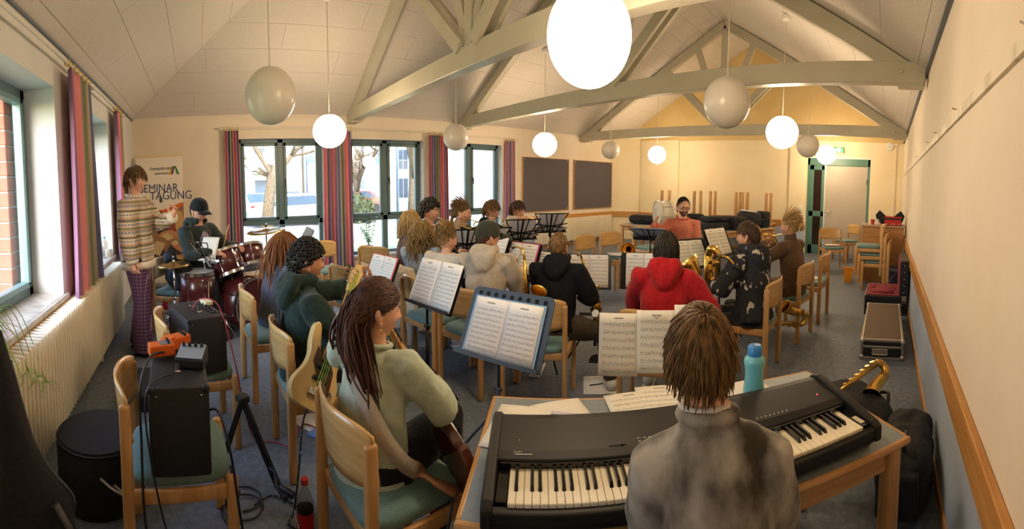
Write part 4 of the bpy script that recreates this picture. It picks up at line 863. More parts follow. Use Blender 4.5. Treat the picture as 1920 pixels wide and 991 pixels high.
def beard_on(p, m):
    mb = MB(); n, h = 24, 12
    def fn(u, v):
        a = lerp(-1.25, 1.25, u); z = lerp(-.28, -1.0, v); c = sqrt(max(0, 1-z*z)); d = (sin(a)*c, cos(a)*c, z); k = sstep(0, .15, u)*sstep(1, .85, u)*sstep(0, .25, v); q = headpoint(d, p['S']); 
        if abs(a) < .42 and -.70 < z < -.42: k *= .15
        return p['HM']@(q*(1+.04*k-.01)+V((0, .003*k, -.004*k)))
    mb.grid(fn, n, h); mb.build('beard', m, p['t'], smooth=True)
def bun_on(p, m, c=(0, -.105, .07), r=.045, seed=1, name='hair_bun'):
    rn_ = random.Random(seed); mb = MB(); HM = p['HM']; s_ = p['S']
    mb.ball(HM@(V(c)*s_), r*.8*s_, 14)
    for i in range(26):
        a0 = rn_.uniform(0, 6.28); ax_ = V((rn_.gauss(0, 1), rn_.gauss(0, 1), rn_.gauss(0, 1))).normalized(); q = ax_.orthogonal().normalized(); w_ = ax_.cross(q)
        mb.tube([HM@((V(c)+(q*cos(a0+t_*.5)+w_*sin(a0+t_*.5))*r*rn_.uniform(.92, 1.06))*s_) for t_ in range(7)], [.004*s_, .008*s_, .009*s_, .009*s_, .008*s_, .006*s_, .002*s_], 6)
    return mb.build(name, m, p['t'], smooth=True)
def earring_on(p, q=1):
    c = V((q*.082, -.002, -.052)); MB().tube([p['HM']@((c+V((0, .011*sin(a), -.011+.011*cos(a))))*p['S']) for a in [2*pi*i/14 for i in range(14)]], .0018*p['S'], 6, closed=True).build('earring', brass, p['t'], smooth=True)
# ------------------------------------------------------------------ chairs
def make_chair():
    t = thing('stacking_chair', 'beech chair', 'chair')
    def post(x, y, h):
        m = MB(); m.rbox((x, y, h/2), (.03, .046, h), .012, seg=3); return m
    for x in (-.217, .217):
        post(x, -.205, .752).build('leg', wood, t, auto=50); post(x, .195, .452).build('leg', wood, t, auto=50)
        MB().rbox((x*.985, -.005, .392), (.022, .36, .055), .006).build('side_rail', wood, t, auto=50)
    MB().rbox((0, .185, .395), (.41, .022, .05), .005).build('front_rail', woodx, t, auto=50); MB().rbox((0, -.19, .395), (.41, .022, .05), .005).build('back_rail', woodx, t, auto=50)
    s = MB(); n, h = 24, 5
    def outline(k, z):
        P = []
        for i in range(40):
            a = 2*pi*i/40; ca, sa = cos(a), sin(a); e = .38; P.append((.202*k*math.copysign(abs(ca)**e, ca), -.004+.205*k*math.copysign(abs(sa)**e, sa), z))
        return P
    R_ = [outline(.97, .418), outline(1.0, .43), outline(1.0, .448), outline(.965, .462), outline(.85, .470), outline(.5, .474), outline(.02, .475)]
    for r in R_: s.v += r
    for i in range(len(R_)-1):
        for j in range(40): s.f.append((i*40+j, i*40+(j+1) % 40, (i+1)*40+(j+1) % 40, (i+1)*40+j)); s.mi.append(0)
    s.f.append(tuple(reversed(range(40)))); s.mi.append(0); s.build('seat', seatfab, t, smooth=True)
    def fn(u, v):
        x = lerp(-.222, .222, u); w = 1-abs(2*u-1)**3; top = .80-.028*abs(2*u-1)**5; bot = .575-.0*w+.03*abs(2*u-1)**4; return V((x, -.188-.062*(1-(x/.222)**2)-.02*(v-.5), lerp(bot, top, v)))
    MB().grid(fn, 24, 8).build('backrest', ply, t, smooth=True, solid=.011)
    return t
chair0 = make_chair(); first = [True]
def chair(x, y, phi, label, group='beech chairs with teal seats', z=0):
    if first[0]:
        first[0] = False; o = chair0; o.location = (x, y, z); o.rotation_euler = (0, 0, radians(phi-90)); o['label'] = label; o['group'] = group
    else: o = dup(chair0, (x, y, z), radians(phi-90), label, group)
    return o
chair(-1.84, -.12, 95, 'beech chair with teal seat carrying the near black amplifier')
chair(-2.73, -.04, 98, 'beech chair carrying the second amplifier, beside the radiator')
chair(-3.30, .55, 95, 'beech chair of the long red-haired person, right of the drum kit')
chair(-2.40, .64, 92, 'beech chair of the bass player')
chair(-1.46, .68, 95, 'beech chair of the guitarist in the pale knit, nearest the camera')
chair(-2.70, 2.0, 100, 'beech chair of the capped saxophonist, behind the two near music stands')
chair(-2.2, 2.18, 122, 'beech chair of the person in the black hoodie')
chair(-1.40, 2.48, 112, 'beech chair of the person in the red hoodie')
chair(-5.44, 1.655, 13, 'empty beech chair alone on the blue floor before the first window')
chair(-5.05, 2.25, 120, 'empty beech chair in front of the curtain, left of the plant')
chair(-4.2, 2.08, 80, 'beech chair of the flute player by the potted plant')
chair(-3.95, 1.52, 110, 'empty beech chair behind the pink folder')
chair(-3.62, 1.93, 106, 'beech chair with a cream jacket hung over its back')
chair(-3.15, 1.90, 98, 'beech chair of the player with the hair bun')
chair(-4.37, 2.47, 52, 'beech chair of the curly dark-haired trumpeter in beige')
chair(-4.34, 2.90, 50, 'beech chair of the long-haired trumpeter in the middle of the brass row')
chair(-4.38, 3.36, 45, 'beech chair of the dark-jacketed trumpeter')
chair(-4.48, 3.87, 42, 'beech chair of the trumpeter in the white hoodie')
chair(-3.85, 4.93, 0, 'left empty beech chair before the ribbed radiator')
chair(-3.85, 5.53, -6, 'beech chair with a trombone lying across its seat')
chair(-3.95, 6.60, -15, 'beech chair behind the conductor music stand, before the far tables')
chair(-2.525, 5.02, -62, 'beech chair of the conductor in the salmon sweater')
chair(-1.12, 3.546, 180, 'beech chair of the baritone saxophonist, second from the right wall side')
chair(-1.014, 4.503, 172, 'beech chair of the horn player')
chair(-.928, 5.22, 175, 'empty beech chair behind the horn player, sheet music on its seat')
chair(-1.03, 8.42, -68, 'beech chair facing the camera with a red folder on it, before the door')
chair(-.88, 9.62, -140, 'beech chair half hidden beside the cabinet near the door')
for k in range(3): chair(-.17-.055*k, 7.08, 182, ['lowest beech chair of the stack beside the cabinet', 'middle beech chair of the stack beside the cabinet', 'topmost beech chair of the stack beside the cabinet'][k], 'stacked chairs', z=.118*k)
# ------------------------------------------------------------------ people
def fab(nm, c1, c2=None, scale=60, rough=.9, bump=.25, **k): return mat('cloth_'+nm, c1, rough, col2=c2 or c1, scale=scale, bump=bump, spec=.2, sheen=.15, **k)
denim = fab('denim', '#2d3950', '#38465f'); blk = fab('black', '#17181b', '#1f2024'); drk = fab('charcoal', '#2a2c30', '#34363b')
white_shoe = dict(mat=mat('shoe_white', '#ddd8cd', .6), sole=mat('sole_white', '#e8e4db', .6)); dark_shoe = dict(mat=mat('shoe_dark', '#26262a', .6))
h_brown = hairmat('brown', '#3a2a1e', '#5a4330'); h_dark = hairmat('dark', '#17130f', '#2b221b'); h_black = hairmat('black', '#0f0e0d', '#1e1a17'); h_red = hairmat('auburn', '#6b3f22', '#9a6438'); h_aub = hairmat('red_brown', '#2e1a14', '#553024'); h_blond = hairmat('blond', '#a27f4a', '#d3b27a'); h_dblond = hairmat('dark_blond', '#6f5330', '#a88a56'); h_light = hairmat('light_brown', '#432f1b', '#85643a')
# patterned knit of the standing person
def knit():
    m = bpy.data.materials.new('fair_isle_knit'); m.use_nodes = True; n = m.node_tree; b = n.nodes['Principled BSDF']; b.inputs['Roughness'].default_value = .95; b.inputs['Specular IOR Level'].default_value = .1
    tc = n.nodes.new('ShaderNodeTexCoord'); sp_ = n.nodes.new('ShaderNodeSeparateXYZ'); n.links.new(tc.outputs['Object'], sp_.inputs[0])
    def mth(op, a, bb=None):
        x = n.nodes.new('ShaderNodeMath'); x.operation = op
        for i, q in enumerate((a, bb)):
            if q is None: continue
            if isinstance(q, (int, float)): x.inputs[i].default_value = q
            else: n.links.new(q, x.inputs[i])
        return x.outputs[0]
    z = mth('FRACT', mth('MULTIPLY', sp_.outputs[2], 4.2)); r = n.nodes.new('ShaderNodeValToRGB'); r.color_ramp.interpolation = 'CONSTANT'; e = r.color_ramp.elements
    cs = [(0, '#b9a088'), (.08, '#8d8668'), (.16, '#c4a68c'), (.24, '#47568c'), (.29, '#c9b79c'), (.37, '#6f745c'), (.45, '#b98f78'), (.55, '#c4b79d'), (.62, '#3f4a7c'), (.66, '#d0c2a8'), (.74, '#77705a'), (.82, '#c3a78a'), (.92, '#5c6382')]
    e[0].color = (*lin(cs[0][1]), 1); e[1].position = cs[1][0]; e[1].color = (*lin(cs[1][1]), 1)
    for p, c in cs[2:]: x = e.new(p); x.color = (*lin(c), 1)
    n.links.new(z, r.inputs[0]); an_ = mth('ARCTAN2', sp_.outputs[0], sp_.outputs[1])
    ch = n.nodes.new('ShaderNodeTexChecker'); ch.inputs['Scale'].default_value = 1; cb = n.nodes.new('ShaderNodeCombineXYZ'); n.links.new(mth('MULTIPLY', an_, 19), cb.inputs[0]); n.links.new(mth('MULTIPLY', sp_.outputs[2], 84), cb.inputs[1]); cb.inputs[2].default_value = .5; n.links.new(cb.outputs[0], ch.inputs[0])
    mx = n.nodes.new('ShaderNodeMixRGB'); mx.inputs[2].default_value = (*lin('#d9cfb8'), 1); band = mth('MULTIPLY', mth('GREATER_THAN', mth('FRACT', mth('MULTIPLY', sp_.outputs[2], 12.6)), .5), ch.outputs['Fac']); n.links.new(mth('MULTIPLY', band, .75), mx.inputs[0]); n.links.new(r.outputs[0], mx.inputs[1]); n.links.new(mx.outputs[0], b.inputs['Base Color']); return m
def plaid():
    m = bpy.data.materials.new('purple_check'); m.use_nodes = True; n = m.node_tree; b = n.nodes['Principled BSDF']; b.inputs['Roughness'].default_value = .9
    tc = n.nodes.new('ShaderNodeTexCoord'); sp_ = n.nodes.new('ShaderNodeSeparateXYZ'); n.links.new(tc.outputs['Object'], sp_.inputs[0])
    def mth(op, a, bb):
        x = n.nodes.new('ShaderNodeMath'); x.operation = op
        for i, q in enumerate((a, bb)):
            if isinstance(q, (int, float)): x.inputs[i].default_value = q
            else: n.links.new(q, x.inputs[i])
        return x.outputs[0]
    g1 = mth('LESS_THAN', mth('FRACT', mth('MULTIPLY', sp_.outputs[2], 30.), 0), .12); g2 = mth('LESS_THAN', mth('FRACT', mth('MULTIPLY', mth('ADD', sp_.outputs[1], mth('MULTIPLY', sp_.outputs[0], .3)), 36.), 0), .12)
    mx = n.nodes.new('ShaderNodeMixRGB'); mx.inputs[1].default_value = (*lin('#45233f'), 1); mx.inputs[2].default_value = (*lin('#8a6f86'), 1); n.links.new(mth('MULTIPLY', mth('MAXIMUM', g1, g2), .8), mx.inputs[0]); n.links.new(mx.outputs[0], b.inputs['Base Color']); return m
cream = fab('cream_rib', '#d9cfbb', '#cfc4ae', 90)
P = {}
P[1] = person('person standing in a patterned knit sweater and purple checked trousers, one hand raised', -4.16, -0.595, 78, stand=.965, lean=-.02, head=(-.08, -.06, 0), size=1.0, L=(-.02, .36, 1.30), R=(.22, .03, .86), handL=((.1, .3, 1), (-.9, .3, .1)), handR=((0, .25, -1), (1, 0, 0)), legR=(.10, .05, .085), legL=(-.10, -.06, .085), curl=.9,
    top=dict(mat=knit(), inf=.042, hem=-.10, fold=.010, ring=cream, cuff=.04), bottom=dict(mat=plaid(), inf=.025, leg=.075), shoes=dict(mat=mat('sandal_beige', '#9a8266', .7)), hair=dict(mat=h_light, style='short', len=.075, n=420, vol=1.1), vox=.012)
P[2] = person('drummer in a black cap and dark green jacket behind the drum kit', -5.05, -0.041, 42, seat=0.5, lean=.08, head=(.0, -.25, 0), size=1.04, R=(.12, .42, .86), L=(-.26, .40, .88), legR=(.2, .5, .085), legL=(-.22, .42, .085), top=dict(mat=fab('jacket_green', '#262d2b', '#2f3836'), inf=.03, hood=.9, name='jacket'), bottom=dict(mat=blk), shoes=dark_shoe, hair=dict(mat=h_brown, len=.035, n=90, vol=.4), vox=.013)
cap_on(P[2], fab('cap_black', '#141518', '#1b1c20'))
MB().add(*(lambda b: (b.v, b.f))(MB().ball(P[2]['sp'](.32, .10, 0), (.085, .05, .17), 14, Matrix.Rotation(-.1, 3, 'X')))).build('shirt_print', mat('tshirt_print', '#4a4560', .8, col2='#8a7f8c', scale=14), P[2]['t'], smooth=True)
P[3] = person('person with very long auburn hair seen from behind, between drum kit and bass player', -3.36, 0.561, 112, seat=0.43, hs=1.12, lean=.16, head=(.1, -.25, 0), fem=1, size=0.83, top=dict(mat=fab('grey_blue', '#4a5262', '#596274'), inf=.028), bottom=dict(mat=denim), shoes=dark_shoe, hair=dict(mat=h_red, style='long', len=.46, n=380, vol=.7), vox=.014)
P[4] = person('bass player in a dark green hoodie with short curly black hair', -2.432, 0.56, 94, seat=0.42, hs=1.15, lean=0.05, head=(-.10, -.10, 0), size=0.89, L=(-.13, .48, .92), R=(.16, .34, .66), handR=((-.55, .8, -.1), (.3, .3, .9)), handL=((.6, .3, .75), (-.3, .9, -.3)), skin=SKIN2, top=dict(mat=fab('green_hoodie', '#22312c', '#2a3b35', 40), inf=.03, hood=1.15, sleeve=.55, fold=.011, name='hoodie', cuff=.045), bottom=dict(mat=blk), shoes=white_shoe, hair=dict(mat=h_black, style='afro', n=620, vol=1.3, front=.42), vox=.011, legR=(.18, .46, .085), legL=(-.16, .5, .085), curl=.7)
P[5] = person('guitarist in a pale green knit sweater with long dark auburn hair, seen from behind', -1.5, 0.61, 128, seat=0.4, hs=1.15, lean=.06, head=(-.78, -.10, 0), fem=1, size=0.855, R=(.13, .30, .70), L=(-.30, .42, .98), hint={1: (1, -.45, -.7)}, handR=((-.8, .5, .2), (.5, .3, .8)), legR=(.16, .33, .17), legL=(-.10, .50, .085), top=dict(mat=fab('mint_knit', '#aab7a4', '#bcc6b2', 26, bump=.5), inf=.026, hem=-.03, fold=.010, name='knit_sweater', ring=fab('mint_rib', '#a7b4a1', '#b5c0ad', 60), cuff=.035), bottom=dict(mat=blk, inf=.03, leg=.07), shoes=dict(mat=fab('red_sock', '#9a1c22', '#a8242a')), hair=dict(mat=h_aub, style='half_up', len=.28, n=2300, vol=.4, front=.36, r=.95), vox=.010, shw=.145, girth=.92)
P[6] = person('blonde flute player in a brown top by the middle window', -4.182, 2.136, 68, seat=0.44, lean=.05, head=(-.15, -.08, .06), fem=1, size=0.906, R=(.38, .16, 1.02), L=(.10, .26, 1.05), top=dict(mat=fab('brown_top', '#5b3f38', '#684a42'), inf=.02), bottom=dict(mat=denim), shoes=dark_shoe, hair=dict(mat=h_blond, style='long', len=.24, n=300, vol=.8, front=.45), vox=.016)
P[7] = person('player with long curly light brown hair and a pale blue top, seen from behind', -3.611, 1.99, 128, seat=0.44, hs=1.15, lean=.05, head=(-.3, -.2, 0), fem=1, size=0.8, top=dict(mat=fab('pale_blue', '#a7b4c4', '#b4c0ce'), inf=.02), bottom=dict(mat=denim), shoes=white_shoe, hair=dict(mat=h_dblond, style='curly_long', len=.34, n=300, vol=1.8), vox=.014)
P[8] = person('trumpeter with dark curly hair in a beige sweater', -4.322, 2.515, 52, seat=0.46, lean=-.02, head=(-.35, .0, 0), size=1.0, R=(.07, .34, 1.13), L=(-.03, .33, 1.11), top=dict(mat=fab('beige_knit', '#a8957c', '#b8a58c'), inf=.02), bottom=dict(mat=denim), shoes=white_shoe, hair=dict(mat=h_dark, style='afro', n=420, vol=2.2, r=1.6, front=.38), vox=.016, neck_up=.0)
P[9] = person('player with a blond hair bun, hoop earring and cream blouse', -3.143, 1.945, 112, seat=0.44, hs=1.15, lean=.14, head=(-.42, -.18, 0), fem=1, size=0.79, R=(.12, .36, .84), L=(-.08, .34, .9), top=dict(mat=fab('cream_blouse', '#c9bea9', '#d6ccb9', 20), inf=.032, fold=.013, name='blouse'), bottom=dict(mat=denim), shoes=white_shoe, hair=dict(mat=h_dblond, style='bun', len=.10, n=420, vol=.25, front=.42, r=.6), vox=.013)
P[10] = person('trumpeter with tied-back long hair and an olive shirt under a dark jacket', -4.293, 2.937, 50, seat=0.44, lean=.0, head=(-.25, -.05, 0), size=0.969, R=(.06, .33, 1.08), L=(-.05, .32, 1.06), top=dict(mat=fab('dark_jacket', '#1d2230', '#262c3b'), inf=.024, name='jacket'), bottom=dict(mat=denim), shoes=dark_shoe, hair=dict(mat=h_light, style='tied', len=.10, n=260, vol=.35), vox=.016)
P[11] = person('trumpeter in a dark blue jacket below the third window', -4.331, 3.394, 44, seat=0.44, lean=.0, head=(-.15, -.1, 0), size=0.985, R=(.06, .33, 1.06), L=(-.05, .32, 1.04), top=dict(mat=fab('navy_jacket', '#1a212b', '#242d39'), inf=.024, hood=.7, name='jacket'), bottom=dict(mat=drk), shoes=dark_shoe, hair=dict(mat=h_light, style='short', len=.065, n=300, vol=1.), vox=.016)
P[12] = person('trumpeter in a white hoodie and olive trousers before the right curtain', -4.433, 3.899, 42, seat=0.44, lean=.03, head=(-.2, -.05, 0), size=0.954, R=(.06, .33, 1.06), L=(-.05, .32, 1.04), top=dict(mat=fab('white_hoodie', '#cfc6b4', '#dad2c1'), inf=.03, hood=.9, name='hoodie'), bottom=dict(mat=fab('olive', '#4c4a35', '#5a573f'), inf=.03), shoes=white_shoe, hair=dict(mat=h_brown, style='short', len=.065, n=300, vol=1.1), vox=.016)
P[13] = person('saxophonist in a cream hoodie and dark green baseball cap, seen from behind', -2.694, 2.064, 124, seat=0.44, hs=1.1, lean=.10, head=(-.75, -.05, 0), size=0.878, R=(.16, .34, .70), L=(.06, .33, .88), top=dict(mat=fab('cream_hoodie', '#b5a894', '#c2b6a3', 40), inf=.036, hood=1.1, fold=.011, name='hoodie'), bottom=dict(mat=denim), shoes=white_shoe, hair=dict(mat=h_brown, style='short', len=.03, n=110, vol=.25), vox=.012)
cap_on(P[13], fab('cap_green', '#33352b', '#3d3f34'), brim=.085)
def splat(nm, base, c2, scale, thr, kind='noise'): return mat('cloth_'+nm, base, .9, col2=c2, scale=scale, detail=2.5, mix=(thr, thr+.03), bump=.05, spec=.2, stretch=(1, 1, .6))
P[14] = person('saxophonist in a black hoodie with cropped hair, seen from behind', -2.178, 2.312, 124, seat=0.44, hs=1.12, lean=.22, head=(-.15, -.1, 0), size=0.81, R=(.18, .30, .66), L=(.0, .34, .78), top=dict(mat=splat('black_splash', '#15161a', '#6a6a70', 9, .66), inf=.034, hood=1.05, fold=.010, name='hoodie'), bottom=dict(mat=fab('khaki_dark', '#3a3228', '#4a4033'), inf=.03), shoes=white_shoe, hair=dict(mat=h_light, style='short', len=.022, n=120, vol=.12, line=.02), vox=.012, legR=(.42, .10, .085), legL=(-.2, .3, .085))
P[15] = person('conductor with glasses and beard in a salmon sweater, one arm raised', -2.525, 5.019, -62, lean=.0, head=(.35, -.22, .0), size=1.0, seat=0.5, R=(.34, .36, 1.06), L=(-.10, .30, .70), hint={1: (.6, 0, -1), -1: (-.2, -.2, -1)}, shw=.165, handR=((.1, .5, .9), (.9, -.3, .1)), handL=((.3, .7, -.4), (-.2, .4, .9)), top=dict(mat=fab('salmon', '#b9664f', '#cf7f66', 70), inf=.026, ring=fab('salmon_rib', '#b44b38', '#b9523e', 90), name='sweater', fold=.007), bottom=dict(mat=blk), shoes=dark_shoe, hair=dict(mat=h_dark, style='short', len=.03, n=260, vol=.08, front=.95, line=.1), vox=.013)
glasses_on(P[15], blackm)
P[16] = person('saxophonist in a red hoodie with dark straight hair, seen from behind', -1.392, 2.517, 114, seat=0.44, hs=1.12, lean=.20, head=(.12, -.22, 0), size=0.861, R=(.34, .26, .62), L=(-.1, .34, .8), top=dict(mat=fab('red_hoodie', '#9c141b', '#b01a20', 40), inf=.036, hood=1.2, fold=.011, name='hoodie'), bottom=dict(mat=blk), shoes=white_shoe, hair=dict(mat=h_dark, style='long', len=.09, n=620, vol=.9, front=.42), vox=.012)
P[17] = person('saxophonist in a black hoodie with white splashes, seated in profile at the right', -1.04, 3.43, 160, seat=0.44, hs=1.08, lean=.14, head=(.35, -.08, 0), size=0.906, R=(.12, .36, .70), L=(-.16, .36, .74), top=dict(mat=splat('splashed', '#303238', '#c2bdb0', 15, .59), inf=.034, hood=1.1, fold=.012, name='hoodie', cuff=.04), bottom=dict(mat=blk), shoes=dark_shoe, hair=dict(mat=h_brown, style='short', len=.032, n=460, vol=.45, front=.58), vox=.012)
P[18] = person('horn player in a brown turtleneck dress with blond tied hair', -0.94, 4.46, 166, seat=0.44, lean=.10, head=(.08, -.1, 0), fem=1, size=0.915, R=(.06, .30, .94), L=(-.08, .34, .98), top=dict(mat=fab('brown_knit', '#5a4433', '#68513e', 50, bump=.4), inf=.022, hem=-.08, collar=.075, name='turtleneck'), bottom=dict(mat=fab('brown_skirt', '#564130', '#604a38'), inf=.03, leg=.07, name='skirt'), shoes=dark_shoe, hair=dict(mat=h_blond, style='tied', len=.10, n=420, vol=.25, front=.42, r=.7), vox=.013)
def tiedye():
    m = mat('tie_dye_grey', '#3d3833', .9, col2='#aaa49a', scale=6.5, detail=5, mix=(.38, .60), bump=.05, spec=.2, sheen=.15, stretch=(1.2, 1.2, .7)); return m
P[19] = person('keyboard player in a grey tie-dye shirt jacket, seen from behind close to the camera', -0.335, 0.865, 122, seat=0.44, lean=.16, head=(.02, -.12, 0), size=0.905, R=(.14, .36, .72), L=(-.08, .38, .72), hint={1: (.35, -.2, -1), -1: (-.2, -.2, -1)}, top=dict(mat=tiedye(), inf=.026, fold=.008, fs=7, name='shirt_jacket', collar=.03), bottom=dict(mat=denim), shoes=dark_shoe, hair=dict(mat=h_light, style='short', len=.062, n=2200, vol=.62, front=.42, r=.66, nape=-.34), vox=.009, shw=.135, girth=.86, hx=-.03, shz=.435, neck_up=.012)

beard_on(P[15], hairmat('beard', '#3d2f24', '#5a4636')); bun_on(P[9], h_dblond, (0, -.085, .115), .058, 2); bun_on(P[18], h_blond, (0, -.135, -.01), .036, 3); bun_on(P[10], h_light, (.0, -.115, -.03), .03, 4, 'hair_knot'); earring_on(P[5]); earring_on(P[9])
loose_hair(P[10], h_light, [[(.004*i, -.11, -.03), (.01*i-.02, -.14, -.10), (.012*i-.03, -.13, -.2)] for i in range(6)], 'ponytail')

p = P[19]; MB().tube([p['sp'](.55, .0)+V((cos(a)*.062-.012, sin(a)*.06, .012-.012*sin(a))) for a in [2*pi*i/24 for i in range(24)]], .016, 8, closed=True).build('jacket_collar', tiedye(), p['top'], smooth=True); MB().tube([p['sp'](.575, .004)+V((cos(a)*.054-.02, sin(a)*.052, .006-.01*sin(a))) for a in [2*pi*i/24 for i in range(24)]], .008, 8, closed=True).build('shirt_collar', fab('white_collar', '#cfcac6', '#d8d4d0'), p['top'], smooth=True)
# ------------------------------------------------------------------ sheet music and stands
def score_mat(nm, paper, rows=9, dark=.0):
    m = bpy.data.materials.new(nm); m.use_nodes = True; n = m.node_tree; b = n.nodes['Principled BSDF']; b.inputs['Roughness'].default_value = .75; b.inputs['Specular IOR Level'].default_value = .2; MATS[nm] = m
    tc = n.nodes.new('ShaderNodeTexCoord'); sp_ = n.nodes.new('ShaderNodeSeparateXYZ'); n.links.new(tc.outputs['UV'], sp_.inputs[0]); U, Vv = sp_.outputs[0], sp_.outputs[1]
    def mth(op, *a):
        x = n.nodes.new('ShaderNodeMath'); x.operation = op
        for i, q in enumerate(a):
            if isinstance(q, (int, float)): x.inputs[i].default_value = q
            else: n.links.new(q, x.inputs[i])
        return x.outputs[0]
    r = mth('FRACT', mth('MULTIPLY', Vv, rows)); inrow = mth('MULTIPLY', mth('GREATER_THAN', r, .30), mth('LESS_THAN', r, .72))
    ln = mth('GREATER_THAN', mth('FRACT', mth('MULTIPLY', r, 12.)), .72)
    inx = mth('MULTIPLY', mth('GREATER_THAN', U, .09), mth('LESS_THAN', U, .93)); iny = mth('MULTIPLY', mth('GREATER_THAN', Vv, .05), mth('LESS_THAN', Vv, .86))
    vo = n.nodes.new('ShaderNodeTexVoronoi'); vo.inputs['Scale'].default_value = 1; cb = n.nodes.new('ShaderNodeCombineXYZ'); n.links.new(mth('MULTIPLY', U, 34), cb.inputs[0]); n.links.new(mth('MULTIPLY', Vv, rows*3.1), cb.inputs[1]); n.links.new(cb.outputs[0], vo.inputs['Vector'])
    notes = mth('MULTIPLY', mth('LESS_THAN', vo.outputs['Distance'], .26), mth('MULTIPLY', mth('GREATER_THAN', r, .22), mth('LESS_THAN', r, .85)))
    stem = mth('MULTIPLY', mth('GREATER_THAN', mth('FRACT', mth('MULTIPLY', U, 27.)), .86), mth('MULTIPLY', mth('GREATER_THAN', r, .38), mth('LESS_THAN', r, .70)))
    ttl = mth('MULTIPLY', mth('MULTIPLY', mth('GREATER_THAN', U, .38), mth('LESS_THAN', U, .62)), mth('MULTIPLY', mth('GREATER_THAN', Vv, .905), mth('LESS_THAN', Vv, .93)))
    k = mth('MAXIMUM', mth('MULTIPLY', mth('MULTIPLY', inx, iny), mth('MAXIMUM', mth('MULTIPLY', mth('MULTIPLY', ln, inrow), .55), mth('MAXIMUM', notes, mth('MULTIPLY', stem, .6)))), mth('MULTIPLY', ttl, .8))
    mx = n.nodes.new('ShaderNodeMixRGB'); n.links.new(mth('MULTIPLY', k, .85), mx.inputs[0]); mx.inputs[1].default_value = (*lin(paper), 1); mx.inputs[2].default_value = (*lin('#3b3b40'), 1); n.links.new(mx.outputs[0], b.inputs['Base Color']); return m
score = score_mat('score_white', '#e9e8e6', 9); score2 = score_mat('score_cream', '#e6e0cf', 8); score3 = score_mat('score_dense', '#ecebe9', 12)
paperm = mat('paper_plain', '#e6e2d6', .8)
def page(parent, w, h, x0, m, name='page', curve=.012, z0=0, dy=0):
    o = MB(); o.grid(lambda u, v: V((x0+w*u, -.004-dy-curve*sin(pi*u)*.6, z0+h*v)), 8, 6); return o.build(name, m, parent, smooth=True, solid=.0012)
def frame_at(pos, yaw, tilt):
    """matrix whose local -y faces yaw (degrees) horizontally, leaning back by tilt; z up along the board"""
    a = radians(yaw); return Matrix.Translation(V(pos))@Matrix.Rotation(a+pi/2, 4, 'Z')@Matrix.Rotation(-tilt, 4, 'X')
def setm(o, M): o.matrix_world = M; o.location, q, s_ = M.decompose(); o.rotation_euler = q.to_euler(); return o
def booklet(label, pos, yaw, tilt, w=.21, h=.297, m=None, pages=2, cover=None, group='sheet music on stands', back=True):
    t = thing('sheet_music', label, 'sheet music', group=group); setm(t, frame_at(pos, yaw, tilt)); m = m or score
    if pages == 2: page(t, w, h, -w, m); page(t, w, h, 0, m)
    else: page(t, w, h, -w/2, m)
    W_ = w*(2 if pages == 2 else 1)
    if cover: MB().b2((-W_/2-.012, -.001, -.008), (W_/2+.012, .003, h+.008)).build('folder', cover, t)
    return t
